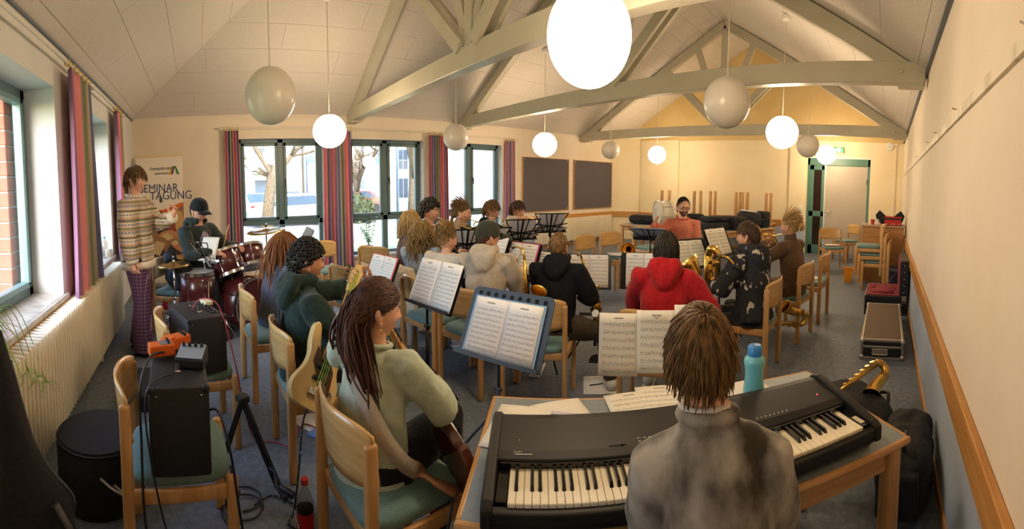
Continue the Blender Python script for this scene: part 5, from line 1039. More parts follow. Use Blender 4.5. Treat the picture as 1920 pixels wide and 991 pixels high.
def stand(label, pos, yaw, tilt, w=.47, h=.32, kind='solid', m=blackm, foot=None, lip=True, group='music stands', holes=False):
    """pos: lower middle of the desk front"""
    t = thing('music_stand', label, 'music stand', (foot or pos)[:2]+(0,) if foot else (pos[0], pos[1], 0), group=group); base = V(t.location); D = frame_at(V(pos)-base, yaw, tilt)
    mb = MB()
    def add(b_): mb.add([D@V(v) for v in b_.v], b_.f)
    if kind == 'solid':
        d = MB(); c = .035; poly = [(-w/2, .006, 0), (w/2, .006, 0), (w/2, .006, h-c)]+[(w/2-c+c*cos(a), .006, h-c+c*sin(a)) for a in [pi/2*i/5 for i in range(1, 6)]]+[(-w/2+c-c*sin(a), .006, h-c+c*cos(a)) for a in [pi/2*i/5 for i in range(0, 6)]]
        d.prism(poly, (0, 0, 0), (0, .006, 0)); add(d); desk = mb.build('desk', m, t); 
        if holes:
            for i in range(9):
                q = MB().cyl((-.2+i*.05, .005, h-.032), (-.2+i*.05, .0045, h-.032), .012, n=14); q.v = [tuple(D@V(v)) for v in q.v]; q.build('desk_hole', mat('hole_dark', '#0c0d0f', .9), desk)
    else:
        for x in (-w/2, -w*.17, w*.17, w/2): b_ = MB().bar((x*.35, .006, .0), (x, .006, h), .012, .004, up=(0, 1, 0)); add(b_)
        b_ = MB().bar((-w/2, .006, h*.97), (w/2, .006, h*.97), .012, .004, up=(0, 1, 0)).bar((-w/2, .006, h*.45), (w/2, .006, h*.2), .012, .004, up=(0, 1, 0)).bar((-w/2, .006, h*.2), (w/2, .006, h*.45), .012, .004, up=(0, 1, 0)).bar((0, .006, -.06), (0, .006, h*.98), .02, .008, up=(0, 1, 0)); add(b_); desk = mb.build('desk', m, t)
    if lip: l = MB().b2((-w/2, -.035, -.006), (w/2, .012, .0)).b2((-w/2, -.036, -.006), (w/2, -.032, .014)); l.v = [tuple(D@V(v)) for v in l.v]; l.build('ledge', m, t)
    hub = D@V((0, .02, h*.18)); top = V((hub.x+0, hub.y, hub.z)) ; k_ = V((0, 0, 0)); f = V((hub.x, hub.y, 0)) if not foot else V((0, 0, 0))
    zt = max(.3, hub.z-.08); MB().tube([hub, hub+(D.to_3x3()@V((0, .03, -.03))), V((f.x, f.y, zt)), V((f.x, f.y, .30))], .009, 8).build('pole', m, t, smooth=True)
    MB().tube([(f.x, f.y, .62 if zt > .7 else .45), (f.x, f.y, .08)], .013, 10).build('lower_pole', m, t, smooth=True)
    MB().cyl((f.x-.03, f.y, .60 if zt > .7 else .44), (f.x+.02, f.y, .60 if zt > .7 else .44), .012, n=10).build('clamp_knob', m, t)
    for i in range(3): a = radians(yaw)+pi/3+i*2*pi/3; MB().tube([(f.x, f.y, .34), (f.x+.13*cos(a), f.y+.13*sin(a), .19), (f.x+.27*cos(a), f.y+.27*sin(a), .012)], .008, 6).build('leg', m, t, smooth=True)
    return t
pink = mat('pink_folder', '#c8446f', .5); redf = mat('red_folder', '#c4555a', .5); bluef = mat('clear_blue_folder', '#8fb2cf', .3)
# near stands
stand('black music stand before the bass player, double page of music on it', (-2.28, 1.31, .80), -82, .42, .41, .29, foot=(-2.5, 1.43)); booklet('white double page of music on the stand before the bass player', (-2.28, 1.31, .805), -82, .42, .20, .29, score3)
g_grey = mat('slate_desk', '#3f4a56', .45)
stand('slate music stand with punched holes before the guitarist', (-1.66, 1.335, .67), -74, .46, .50, .36, m=g_grey, foot=(-1.80, 1.47), holes=True); booklet('white double page of music in a clear folder on the slate stand with holes', (-1.66, 1.333, .675), -74, .46, .205, .30, score3, cover=bluef)
stand('music stand with a pink folder left of the cream jacket', (-3.24, 1.37, .72), -80, .42, .40, .27); booklet('double page of music in a pink folder, left of the cream jacket', (-3.24, 1.37, .725), -80, .42, .17, .26, score3, cover=redf)
# keyboard player's stand: three loose sheets with magnets
t = stand('wide music stand behind the keyboard with white knobs at its ends', (-.985, 1.72, .73), -56, .22, .62, .04, foot=(-.97, 1.86), lip=False)
D = frame_at(V((-.985, 1.72, .73))-V(t.location), -56, .22)
q = MB().bar((-.36, .004, .22), (.36, .004, .22), .014, .005, up=(0, 1, 0)).bar((0, .008, -.02), (0, .008, .24), .02, .006, up=(0, 1, 0)); q.v = [tuple(D@V(v)) for v in q.v]; q.build('support_arm', blackm, t)
for x in (-.285, .285): q = MB().cyl((x, -.012, .225), (x, .012, .225), .016, n=16); q.v = [tuple(D@V(v)) for v in q.v]; q.build('end_knob', white, t)
for i, (x, z, lab) in enumerate(((-.175, -.02, 'left loose sheet of piano music above the keyboard'), (.0, -.005, 'middle loose sheet of piano music above the keyboard'), (.175, .02, 'right loose sheet of piano music above the keyboard'))):
    b_ = booklet(lab, tuple(frame_at((-.985, 1.72, .73), -56, .22)@V((x, -.004-.002*i, z-.03))), -56, .22, .18, .28, score2, pages=1, group='loose piano sheets')
    if i == 1: MB().lathe([(.0, 0), (.007, 0), (.005, .012), (.008, .02), (.006, .026), (0, .026)], (0, -.006, .25), 10, (pi/2, 0, 0)).build('push_pin', steel, b_, smooth=True)
# middle rows
stand('black music stand before the person in the black hoodie', (-2.42, 3.0, .62), -52, .34, .40, .32, foot=(-2.42, 3.1)); booklet('white double page of music before the person in the black hoodie', (-2.40, 2.98, .64), -52, .34, .17, .29, score)
stand('music stand with a pink folder before the capped saxophonist', (-2.84, 2.50, .76), -82, .42, .42, .30); booklet('double page of music in a bright pink folder before the capped saxophonist', (-2.84, 2.495, .765), -82, .42, .18, .28, score, cover=pink)
stand('music stand between the capped saxophonist and the black hoodie', (-2.60, 2.60, .70), -84, .5, .40, .30); booklet('loose double page on the stand between capped saxophonist and black hoodie', (-2.60, 2.595, .705), -84, .5, .17, .28, score)
stand('music stand before the player with the hair bun', (-3.12, 2.42, .80), -86, .42, .40, .30); booklet('white double page before the player with the hair bun', (-3.12, 2.415, .805), -86, .42, .17, .28, score)
stand('low black music stand left of the red hoodie', (-1.95, 3.18, .66), -58, .22, .42, .31); booklet('white double page on the stand left of the red hoodie', (-1.95, 3.175, .665), -58, .22, .16, .30, score)
stand('black music stand right of the red hoodie', (-1.74, 3.78, .76), -26, .55, .44, .32); booklet('cream double page on the stand right of the red hoodie', (-1.74, 3.775, .765), -26, .55, .17, .29, score2)
stand('music stand before the baritone saxophonist', (-1.56, 4.02, .86), -14, .45, .40, .30); booklet('cream double page before the baritone saxophonist', (-1.56, 4.015, .865), -14, .45, .16, .29, score2)
for i, (p_, yw, lab) in enumerate((((-3.66, 2.56, .86), 158, 'leftmost folding wire stand of the brass row, seen from behind'), ((-3.66, 2.88, .86), 150, 'second folding wire stand of the brass row, seen from behind'), ((-3.66, 3.30, .92), 160, 'third folding wire stand of the brass row, before the white hoodie'), ((-3.70, 3.82, .96), 150, 'rightmost folding wire stand of the brass row, before the radiator'))):
    stand(lab, p_, yw, .4, .42, .26, 'wire', group='folding wire stands'); booklet('music sheets on the '+lab.split(',')[0].replace('folding ', ''), p_, yw, .4, .16, .25, mat('sheet_back', '#b9b6bd', .8), group='sheets on wire stands')
stand('folding wire stand in front of the conductor, desk laid almost flat', (-2.75, 4.62, .88), 110, 1.0, .46, .28, 'wire'); booklet('pale music sheets on the almost flat conductor stand', (-2.75, 4.62, .89), 110, 1.0, .2, .27, mat('sheet_blue', '#b4bcc8', .8))
stand('dark music stand beside the red-haired person, in front of the first window', (-4.12, .92, .88), -95, .5, .44, .30)
stand('small wire stand with a curled sheet at the drum kit', (-4.62, .08, .78), 130, .5, .3, .26, 'wire', m=steel); booklet('curled white sheet on the small wire stand at the drum kit', (-4.62, .07, .785), -30, .5, .2, .27, paperm, pages=1)
def flatsheet(label, x, y, z, rz, w=.21, h=.297, m=None, n=1):
    t = thing('sheet_music', label, 'sheet music', (x, y, z), radians(rz), group='sheets lying flat'); MB().grid(lambda u, v: V((w*(u-.5), h*(v-.5), .0015+.004*sin(u*3)*v)), 6, 6).build('page', m or score, t, smooth=True, solid=.0012); return t
flatsheet('sheet of music on the floor behind the bass player', -2.75, .74, .003, 30, .3, .3, score3); flatsheet('second sheet of music on the floor behind the bass player', -2.62, .92, .003, 50, .2, .3)
flatsheet('sheet with a pencil on the floor by the black hoodie', -2.02, 2.62, .003, 40, .21, .3); MB().cyl((-2.05, 2.57, .012), (-1.99, 2.66, .012), .004, n=6).build('pencil', blackm); tag(bpy.data.objects['pencil'], 'dark pencil on the floor sheet by the black hoodie', 'pencil')
o = MB().rbox((0, 0, .006), (.22, .3, .01), .004).build('folder', mat('blue_folder', '#4f7fc0', .5), None); o.location = (-2.60, .80, 0); o.rotation_euler = (0, 0, .7); tag(o, 'blue folder under the floor sheets behind the bass player', 'folder')
# ------------------------------------------------------------------ tables
m_top = mat('table_laminate', '#7f8a8c', .4, col2='#88939a', scale=40)
def table(label, x, y, rz, L, D, h, upside=False, z=0, group='beech tables'):
    t = thing('table', label, 'table', (x, y, z), radians(rz), group=group)
    tp, lg, ap = MB(), [], MB(); s = -1 if upside else 1
    zt = (lambda q: h-q) if upside else (lambda q: q)
    MB().rbox((0, 0, zt(h-.012)), (L-.03, D-.03, .024), .003).build('table_top', m_top, t, auto=40)
    MB().rbox((0, -D/2+.012, zt(h-.014)), (L, .024, .03), .011).build('top_edge', woodx, t, auto=40); MB().rbox((0, D/2-.012, zt(h-.014)), (L, .024, .03), .011).build('top_edge', woodx, t, auto=40)
    for sx in (-1, 1): MB().rbox((sx*(L/2-.012), 0, zt(h-.014)), (.024, D-.04, .03), .011).build('top_edge', rm, t, auto=40)
    for sy in (-1, 1): MB().box((0, sy*(D/2-.06), zt(h-.075)), (L-.16, .022, .09)).build('apron', woodx, t)
    for sx in (-1, 1):
        MB().box((sx*(L/2-.06), 0, zt(h-.075)), (.022, D-.16, .09)).build('apron', rm, t)
        for sy in (-1, 1): MB().rbox((sx*(L/2-.055), sy*(D/2-.055), zt((h-.03)/2)), (.062, .062, h-.03), .012).build('leg', wood, t, auto=50)
    return t
table('blue-grey topped table carrying the digital piano', -.65, 1.37, 43, 1.46, .72, .655)
table('long table under the white bass drum before the far wall', -4.35, 7.82, 5, 1.75, .70, .72)
table('second table behind, against the far left corner', -4.8, 9.12, 2, 1.5, .70, .72)
table('table with black instrument cases, right of the conductor', -2.93, 8.12, 66, 1.75, .70, .72)
table('last table by the far wall, behind the case table', -3.3, 9.85, 0, 1.4, .62, .72)
table('leftmost upturned table with its legs in the air, by the far wall', -4.65, 9.15, 4, .92, .52, .70, True, .722, 'upturned tables'); table('middle upturned table with its legs in the air, behind the conductor', -3.82, 9.85, 3, .75, .45, .70, True, .722, 'upturned tables'); table('right upturned table with its legs in the air, behind the dark cases', -3.03, 9.85, -2, .70, .45, .70, True, .722, 'upturned tables')
# ------------------------------------------------------------------ digital piano
pn = thing('digital_piano', 'black digital piano with white and black keys on the near table', 'digital piano', (-.56, 1.215, .656), radians(46)); L, D = 1.24, .40
m_pb = mat('piano_black', '#151412', .5, col2='#1a1816', scale=200, bump=.04, spec=.35); m_pk = mat('piano_gloss', '#0d0d0d', .12, coat=.3); m_key = mat('key_ivory', '#efe6cd', .25, coat=.2); m_lbl = mat('panel_print', '#c9c2ae', .6)
for x in (-L/2+.03, L/2-.03):
    for y_ in (.12, -.14): MB().rbox((x, y_, .012), (.05, .04, .024), .006).build('foot', rubber, pn)
MB().b2((-L/2+.02, -D/2+.01, .022), (L/2-.02, D/2, .062)).build('lower_case', m_pb, pn, bevel=.008)
MB().b2((-L/2+.02, -D/2, .045), (L/2-.02, -D/2+.03, .078)).build('front_lip', m_pb, pn, bevel=.006)
tp = MB().prism([(0, -.035, .062), (0, -.03, .108), (0, .0, .118), (0, .15, .132), (0, .19, .125), (0, D/2, .10), (0, D/2, .06)], (-L/2+.02, 0, 0), (L/2-.02, 0, 0)).build('control_panel', m_pb, pn, bevel=.004)
MB().b2((-L/2+.04, -.04, .062), (L/2-.04, -.034, .104)).build('key_slot', m_pk, pn)
for s_ in (-1, 1):
    MB().prism([(0, -D/2-.005, .03), (0, -D/2-.005, .085), (0, -D/2+.02, .098), (0, -.03, .125), (0, .15, .145), (0, .20, .128), (0, D/2+.005, .03)], (s_*(L/2-.032), 0, 0), (s_*L/2, 0, 0)).build('end_cheek', m_pb, pn, bevel=.008)
    MB().b2((s_*(L/2-.034), -D/2+.03, .06), (s_*(L/2-.066), -.04, .088)).build('key_block', m_pk, pn, bevel=.003)
KW = (L-.135)/52; kx0 = -L/2+.0675
wk = MB().rbox((0, -.107, .079), (KW-.0012, .141, .02), .0018, seg=1).mesh('white_key', m_key); bk_ = MB().prism([(-.0046, -.128, .088), (.0046, -.128, .088), (.0046, -.038, .088), (-.0046, -.038, .088)], (0, 0, 0), (0, 0, .0)).mesh('tmp', m_pk); 
bkm = MB().add([(-.0058, -.132, .088), (.0058, -.132, .088), (.0058, -.036, .088), (-.0058, -.036, .088), (-.0042, -.122, .101), (.0042, -.122, .101), (.0042, -.036, .101), (-.0042, -.036, .101)], [(3, 2, 1, 0), (4, 5, 6, 7), (0, 1, 5, 4), (1, 2, 6, 5), (2, 3, 7, 6), (3, 0, 4, 7)]).mesh('black_key', m_pk)
for i in range(52):
    o = bpy.data.objects.new('white_key', wk); COL.objects.link(o); o.parent = pn; o.location = (kx0+KW*(i+.5), 0, 0)
    if i < 51 and (i % 7) in (0, 2, 3, 5, 6): o = bpy.data.objects.new('black_key', bkm); COL.objects.link(o); o.parent = pn; o.location = (kx0+KW*(i+1), 0, 0)
text('ES7', .020, (-L/2+.075, -.006, .1165), m_lbl, pn, rot=(.33*.3, 0, 0)); MB().box((-L/2+.105, -.012, .1145), (.05, .003, .001), (.09, 0, 0)).build('print', m_lbl, pn)
MB().box((-L/2+.09, .045, .1225), (.003, .003, .001)).build('print', m_lbl, pn)
MB().box((-.235, .006, .1192), (.055, .004, .001), (.09, 0, 0)).build('slider_slot', mat('hole_dark', '#0c0d0f', .9), pn); MB().rbox((-.22, .006, .121), (.008, .008, .006), .001).build('slider', m_pb, pn)
for i in range(14):
    x = -.165+i*.0185+(.012 if i > 2 else 0)+(.015 if i > 9 else 0)
    MB().rbox((x, .012, .1198), (.006, .006, .004), .001).build('button', mat('red_led2', '#d2303a', .3, emit='#ff3040', estr=2.) if i == 3 else mat('button_white', '#b9b4a6', .5), pn); MB().box((x, .028, .1212), (.011, .002, .0008), (.09, 0, 0)).build('print', m_lbl, pn)
MB().box((.135, .022, .1206), (.045, .014, .002), (.09, 0, 0)).build('display', mat('lcd_violet', '#9a86c8', .2, emit='#b49ae6', estr=1.2), pn)
for i in range(8): MB().rbox((.24+i*.017, .014, .1198), (.005, .005, .003), .001).build('button', mat('button_white', ''), pn)
MB().ball((L/2-.10, .05, .1235), .003, 6).build('power_led', mat('red_led2', ''), pn)
MB().box((L/2-.05, -.13, .0895), (.02, .05, .001)).build('sticker', mat('sticker', '#d8cdb2', .6), pn)
# things on the near table
TM = Matrix.Translation((-.65, 1.37, .656))@Matrix.Rotation(radians(43), 4, 'Z')
def on_table(u, v, z=0): p = TM@V((u, v, z)); return (p.x, p.y, p.z)
for i, (u, v, r, lab, m_) in enumerate(((-.60, .12, 35, 'leftmost loose paper on the near table, a pen on it', paperm), (-.42, .17, 62, 'large white sheet with a ruler on the near table', paperm), (-.14, .22, 50, 'sheet of music on the near table below the loose sheets', score2), (-.02, .26, 40, 'top sheet of the pile beside the turquoise bottle', score2), (.36, .2, 48, 'paper corner right of the turquoise bottle', paperm))):
    p = on_table(u, v, .001+.0015*i); flatsheet(lab, *p, r, m=m_)
def small(name, label, cat, mb, m, loc, rz=0, **k): o = mb.build(name, m, None, **k); o.location = loc; o.rotation_euler = (0, 0, rz); return tag(o, label, cat)
small('pen', 'black pen on the leftmost paper of the near table', 'pen', MB().cyl((-.07, 0, .006), (.07, 0, .006), .005, n=8), black, on_table(-.52, .10, .004), 1.4)
small('ruler', 'pale ruler on the large white sheet', 'ruler', MB().rbox((0, 0, .004), (.2, .022, .004), .001), mat('ruler_clear', '#c9c6cf', .3), on_table(-.38, .2, .006), 0.55)
small('marker', 'blue marker lying behind the piano', 'marker', MB().cyl((-.05, 0, .008), (.05, 0, .008), .007, n=10), mat('marker_blue', '#2f5fae', .4), on_table(-.44, .06, .003), .75)
t = thing('phone_case', 'black and white patterned card lying behind the keyboard player', 'phone case', on_table(.06, .10, .004), 1.1); MB().rbox((0, 0, .006), (.07, .14, .01), .01).build('case', black, t)
for i in range(8): MB().cyl((-.02+.02*(i % 3), -.05+.018*(i//3), .0115), (-.02+.02*(i % 3), -.05+.018*(i//3), .0125), .007, n=8).build('dot', white, t)
for i in range(3): MB().box((-.02+.02*i, .03, .012), (.01, .05, .001)).build('stripe', white, t)
t = thing('water_bottle', 'turquoise plastic water bottle with a blue cap on the near table', 'bottle', on_table(.34, .17, .002)); MB().lathe([(.0, 0), (.036, .0), (.04, .006), (.04, .05), (.034, .1), (.036, .13), (.04, .15), (.038, .165), (.024, .178), (.022, .18), (0, .18)], n=28).build('body', mat('turquoise_plastic', '#6dbac4', .25, col2='#7fc8d0', scale=5, spec=.5), t, auto=60); t.scale = (1.12, 1.12, 1.15)
MB().lathe([(.0, .172), (.027, .172), (.028, .205), (.022, .212), (0, .212)], n=24).build('cap', mat('cap_blue', '#2e7fc0', .35), t, auto=50)
# ------------------------------------------------------------------ amplifiers on chairs
m_tolex = mat('black_tolex', '#121214', .6, col2='#1a1a1c', scale=160, bump=.25)
def amp(label, x, y, z, rz, L, W, H, knobs):
    t = thing('amplifier', label, 'amplifier', (x, y, z), radians(rz))     # local x: long side, front towards -y... top panel on top
    MB().rbox((0, 0, H/2), (L, W, H), .012).build('cabinet', m_tolex, t, auto=40)
    MB().b2((-L/2+.03, -W/2-.002, .03), (L/2-.03, -W/2+.004, H*.72)).build('grille', mat('grille_black', '#0b0b0d', .9, col2='#151517', scale=300), t)
    for sx in (-1, 1):
        for sy in (-1, 1): MB().rbox((sx*(L/2-.012), sy*(W/2-.012), H-.012), (.03, .03, .03), .01).build('corner', m_tolex, t); MB().ball((sx*(L/2+.001), sy*(W/2-.03), H-.03), .004, 6).build('screw', steel, t)
    MB().tube([(-.07, 0, H), (-.06, 0, H+.022), (.06, 0, H+.022), (.07, 0, H)], .008, 8).build('handle', black, t)
    for sx in (-1, 1): MB().rbox((sx*.075, 0, H+.003), (.03, .025, .01), .003).build('handle_cap', steel, t)
    if knobs:
        MB().box((-L*.0, -W/2+.045, H+.002), (L*.7, .05, .004)).build('control_plate', black, t)
        for i in range(6): MB().lathe([(.009, 0), (.008, .012), (0, .012)], (-L*.3+i*L*.11, -W/2+.045, H+.003), 12).build('knob', black, t, auto=40); MB().cyl((-L*.3+i*L*.11, -W/2+.045, H+.015), (-L*.3+i*L*.11, -W/2+.045, H+.0165), .005, n=8).build('knob_cap', steel, t)
    return t
amp('near black amplifier on a chair, effects pedals on top', -1.825, -.11, .476, 3, .45, .23, .345, False)
amp('second black amplifier with knobs and a beige tuner on top', -2.70, -.04, .476, -160, .41, .24, .335, True)
t = thing('effects_pedal', 'orange effects pedal on the near amplifier', 'effects pedal', (-1.99, -.13, .835), .5); MB().prism([(-.037, -.065, 0), (-.037, .065, 0), (-.037, .065, .055), (-.037, -.01, .05), (-.037, -.065, .03)], (0, 0, 0), (.074, 0, 0)).build('case', mat('pedal_orange', '#d2601f', .4), t, bevel=.003); MB().box((0, -.035, .046), (.06, .05, .008), (.3, 0, 0)).build('treadle', mat('pedal_orange', ''), t, bevel=.002)
for i in range(4): MB().lathe([(.007, 0), (.006, .014), (0, .014)], (-.027+i*.018, .04, .053), 10).build('knob', black, t, auto=40)
t = thing('effects_pedal', 'orange tuner pedal in front, beside the cable', 'effects pedal', (-1.90, -.185, .835), .3); MB().rbox((0, 0, .025), (.07, .11, .05), .005).build('case', mat('pedal_orange', ''), t); MB().box((0, .02, .051), (.05, .05, .004)).build('plate', mat('pedal_grey', '#8d8f92', .4, .5), t)
for i in range(3): MB().lathe([(.006, 0), (.005, .012), (0, .012)], (-.02+i*.02, .03, .053), 10).build('knob', black, t, auto=40)
t = thing('pedal_power_unit', 'black and silver tilted effects unit with four knobs on the near amplifier', 'effects unit', (-1.80, -.05, .828), 1.3); MB().prism([(-.06, -.045, 0), (-.06, .045, 0), (-.06, .045, .07), (-.06, -.045, .035)], (0, 0, 0), (.12, 0, 0)).build('case', black, t, bevel=.004); MB().box((0, 0, .0555), (.11, .085, .003), (.37, 0, 0)).build('face', mat('pedal_silver', '#9aa8b8', .35, .4), t)
for i in range(4): MB().lathe([(.007, 0), (.006, .018), (0, .018)], (-.04+i*.026, .028, .066), 10, (.37, 0, 0)).build('knob', black, t, auto=40)
small('tuner', 'beige box tuner on the second amplifier', 'tuner', MB().rbox((0, 0, .014), (.10, .055, .026), .006), mat('beige_plastic', '#d8cda6', .5), (-2.80, .03, .812), .4)
def cable(label, pts, r, m, name='cable'): o = MB().tube(smoothpath(pts, 8), r, 7).build(name, m, None, smooth=True); return tag(o, label, 'cable')
cable('black cable looping over the near amplifier and down its chair', [(-1.86, -.17, .86), (-1.78, -.22, .87), (-1.66, -.25, .80), (-1.60, -.245, .6), (-1.585, -.24, .3), (-1.56, -.18, .03), (-1.45, -.1, .012)], .005, black)
cable('second black cable hanging beside the near amplifier', [(-1.72, -.12, .83), (-1.60, -.22, .80), (-1.575, -.20, .5), (-1.57, -.13, .2), (-1.6, -.02, .02), (-1.7, .05, .01)], .004, black)
cable('black cable arching from the near amplifier to the floor', [(-1.63, .015, .72), (-1.58, .05, .73), (-1.53, .085, .6), (-1.56, .12, .3), (-1.63, .17, .03), (-1.75, .22, .012)], .005, black)
cable('red cable from the second amplifier across the floor', [(-2.62, -.06, .83), (-2.60, .0, .90), (-2.56, .1, .86), (-2.50, .17, .6), (-2.52, .24, .2), (-2.6, .3, .015), (-2.55, .42, .01), (-2.5, .5, .01), (-2.7, .62, .01), (-2.62, .70, .01)], .004, mat('red_cable', '#9c2b38', .5))
br = mat('braided_cable', '#1a1a1a', .7, col2='#8d8d88', scale=70, mix=(.6, .64))
cable('black and white braided guitar cable hanging to the floor', [(-2.02, .50, .50), (-2.0, .46, .42), (-1.95, .42, .2), (-1.97, .40, .02), (-1.90, .36, .012), (-1.84, .42, .012), (-1.90, .47, .012), (-2.0, .42, .012), (-2.1, .32, .012), (-2.05, .22, .012)], .005, br)
cable('coil of black cable on the floor by the guitar stand', [(-2.12+.10*cos(a)+.01*a, .16+.10*sin(a), .012+.004*(a/6)) for a in [i*.5 for i in range(26)]], .005, black)
# guitar stand
t = thing('guitar_stand', 'black folding guitar stand standing empty on the floor', 'guitar stand', (-2.20, .20, 0), radians(20)); m_gs = mat('stand_black', '#151517', .5)
MB().bar((-.10, -.13, .02), (-.02, 0, .46), .03, .03).build('leg', m_gs, t, bevel=.004); MB().bar((.10, .13, .02), (-.02, 0, .46), .03, .03).build('leg', m_gs, t, bevel=.004); MB().rbox((-.02, 0, .465), (.06, .06, .035), .008).build('top_joint', m_gs, t)
for s_ in (-1, 1): MB().tube([(s_*.07, s_*.09, .12), (s_*.07+.05, s_*.09+.01, .12), (s_*.07+.08, s_*.09, .07), (s_*.07+.2, s_*.09-.02, .07), (s_*.07+.23, s_*.09-.03, .12)], .009, 8).build('cradle_arm', m_gs, t, smooth=True); MB().cyl((-.10 if s_ < 0 else .10, s_*.13, .02), ((.2 if s_ > 0 else .08), s_*.16, .02), .016, n=10).build('foot_bar', m_gs, t)
# cola bottle
t = thing('cola_bottle', 'cola bottle with a red cap and red label on the floor, lower edge', 'bottle', (-1.80, .415, 0)); m_pet = glass_mat('pet_clear', '#e8e4dc', .1)
MB().lathe([(.0, .0), (.035, .0), (.038, .02), (.038, .15), (.038, .18), (.028, .215), (.016, .24), (.0125, .25), (.0125, .262), (0, .262)], n=24).build('bottle', m_pet, t, smooth=True); MB().lathe([(0, .262), (.016, .262), (.016, .285), (0, .285)], n=18).build('cap', mat('cap_red', '#b52a2a', .4), t, auto=40)
MB().lathe([(0, .005), (.036, .005), (.0365, .155), (0, .155)], n=24).build('cola', mat('cola', '#1c0d08', .1), t, auto=40); MB().lathe([(.0386, .07), (.0386, .145)], n=24, cap=False).build('label', mat('label_red', '#a8161d', .4), t, smooth=True)
text('Coca-Cola', .028, (.0, -.0395, .095), white, t, rot=(pi/2, 0, 0), align='CENTER', sx=.8)
# round black drum case and black boxes by the radiator, gig bag
t = thing('round_drum_case', 'round black fabric drum case on the floor beside the radiator', 'drum case', (-2.17, -.55, 0)); MB().lathe([(0, 0), (.215, 0), (.225, .02), (.225, .30), (.215, .33), (.0, .335)], n=36).build('bag', blackfab, t, auto=50); MB().tube([(.222*cos(a), .222*sin(a), .315) for a in [2*pi*i/36 for i in range(36)]], .006, 6, closed=True).build('piping', black, t, smooth=True)
MB().tube(smoothpath([(.22, .05, .22), (.26, .12, .2), (.24, .18, .16), (.2, .11, .18)], 5), .006, 6).build('tie_cord', mat('cord_beige', '#b9a98c', .8), t, smooth=True)
small('black_box', 'flat black box on the floor below the standing person', 'box', MB().rbox((0, 0, .06), (.5, .3, .12), .01), blackfab, (-3.25, -.42, 0), .1)
t = thing('gig_bag', 'black guitar gig bag leaning at the lower left edge', 'gig bag'); prof = [(0, .15, .05), (.12, .19, .07), (.28, .17, .07), (.42, .13, .065), (.52, .15, .06), (.62, .10, .05), (.75, .06, .04), (1.02, .05, .035), (1.12, .045, .02)]
b_ = MB(); b_.tube([(0, 0, p_[0]) for p_ in prof], [(p_[2], p_[1]) for p_ in prof], 22); b_.build('bag', blackfab, t, smooth=True); MB().tube(smoothpath([(p_[1]*1.0, 0, p_[0]) for p_ in prof[1:-1]], 4), .006, 6).build('zip', mat('zip_grey', '#3a3b40', .5), t, smooth=True)
MB().tube(smoothpath([(-.02, -.07, .12), (.03, -.075, .3), (.0, -.072, .42), (-.06, -.07, .3), (-.02, -.07, .12)], 6), .008, 6).build('pocket_seam', black, t, smooth=True); MB().tube(smoothpath([(.10, -.05, .55), (.16, -.10, .4), (.14, -.08, .2)], 6), [(.018, .004)]*13, 6).build('strap', black, t, smooth=True)
t.location = (-1.40, -.52, .02); t.rotation_euler = (radians(6), radians(-9), radians(100))
# spider plant on the near sill
t = thing('spider_plant', 'spider plant with striped arching leaves on the near left window sill', 'plant', (-1.98, -1.13, .788)); MB().lathe([(0, 0), (.055, 0), (.075, .12), (.08, .12), (.068, .11), (0, .11)], n=20).build('pot', mat('plant_pot', '#8d5a3f', .7), t, auto=40); rn = random.Random(5); lm = [mat('spider_leaf', '#a3bb6c', .5, col2='#e0e6bf', scale=2, mix=(.45, .55), stretch=(30, 30, .5)), mat('spider_leaf2', '#8aa85a', .5)]
def blade(p0, d, L_, drop, w): 
    pts = [V(p0)+V((d[0]*L_*u, d[1]*L_*u, d[2]*L_*u-drop*u*u)) for u in [i/8 for i in range(9)]]; s_ = V((-d[1], d[0], 0)).normalized(); m = MB()
    for i, p_ in enumerate(pts): ww_ = w*(1-(i/8)**2)+.001; m.v += [tuple(p_-s_*ww_), tuple(p_+V((0, 0, -ww_*.4))), tuple(p_+s_*ww_)]
    for i in range(8): k = i*3; m.f += [(k, k+1, k+4, k+3), (k+1, k+2, k+5, k+4)]; m.mi += [0, 0]
    return m
for i in range(60):
    a = rn.uniform(0, 2*pi); e = rn.uniform(.2, 1.2); L_ = rn.uniform(.22, .42); blade((0, 0, .11), (cos(a)*cos(e), sin(a)*cos(e)*.8, sin(e)), L_, rn.uniform(.15, .42), .014).build('leaf', lm[i % 2], t, smooth=True, solid=.001)
for i in range(3):
    a = 1.0+i*.5; c = V((-.05-.12*i, .26, -.12-.08*i)); MB().tube(smoothpath([(0, 0, .11), (-.03-.06*i, .16, .18), tuple(c)], 6), .0025, 5).build('runner', lm[1], t, smooth=True)
    for k in range(9): b_ = rn.uniform(0, 6.28); blade(c, (cos(b_)*.8, sin(b_)*.6, .5), rn.uniform(.08, .14), .1, .005).build('leaf', lm[k % 2], t, smooth=True, solid=.001)
# potted plant on the middle window sill
t = thing('potted_plant', 'leafy potted plant in a mauve pot at the middle window', 'plant', (XW-.02, 2.98, WZ[0]+.013)); MB().lathe([(0, 0), (.06, 0), (.075, .16), (.08, .16), (.07, .15), (0, .15)], n=20).build('pot', mat('mauve_pot', '#8a4a66', .5), t, auto=40)
for i in range(6):
    a = rn.uniform(0, 6.28); q = smoothpath([(0, 0, .14), (.05*cos(a), .05*sin(a), .3), (.14*cos(a)+.02, .16*sin(a), .42+.06*i)], 6); MB().tube(q, .004, 5).build('stem', mat('plant_stem', '#4d5d38', .8), t, smooth=True)
    for k in range(9):
        p_ = q[4+(k % 9)]; b_ = rn.uniform(0, 6.28); blade(p_, (cos(b_)*.8, sin(b_)*.8, .4), rn.uniform(.07, .12), .05, .024).build('leaf', mat('plant_leaf', '#4e6a4a', .5, col2='#7f9a78', scale=14), t, smooth=True, solid=.001)
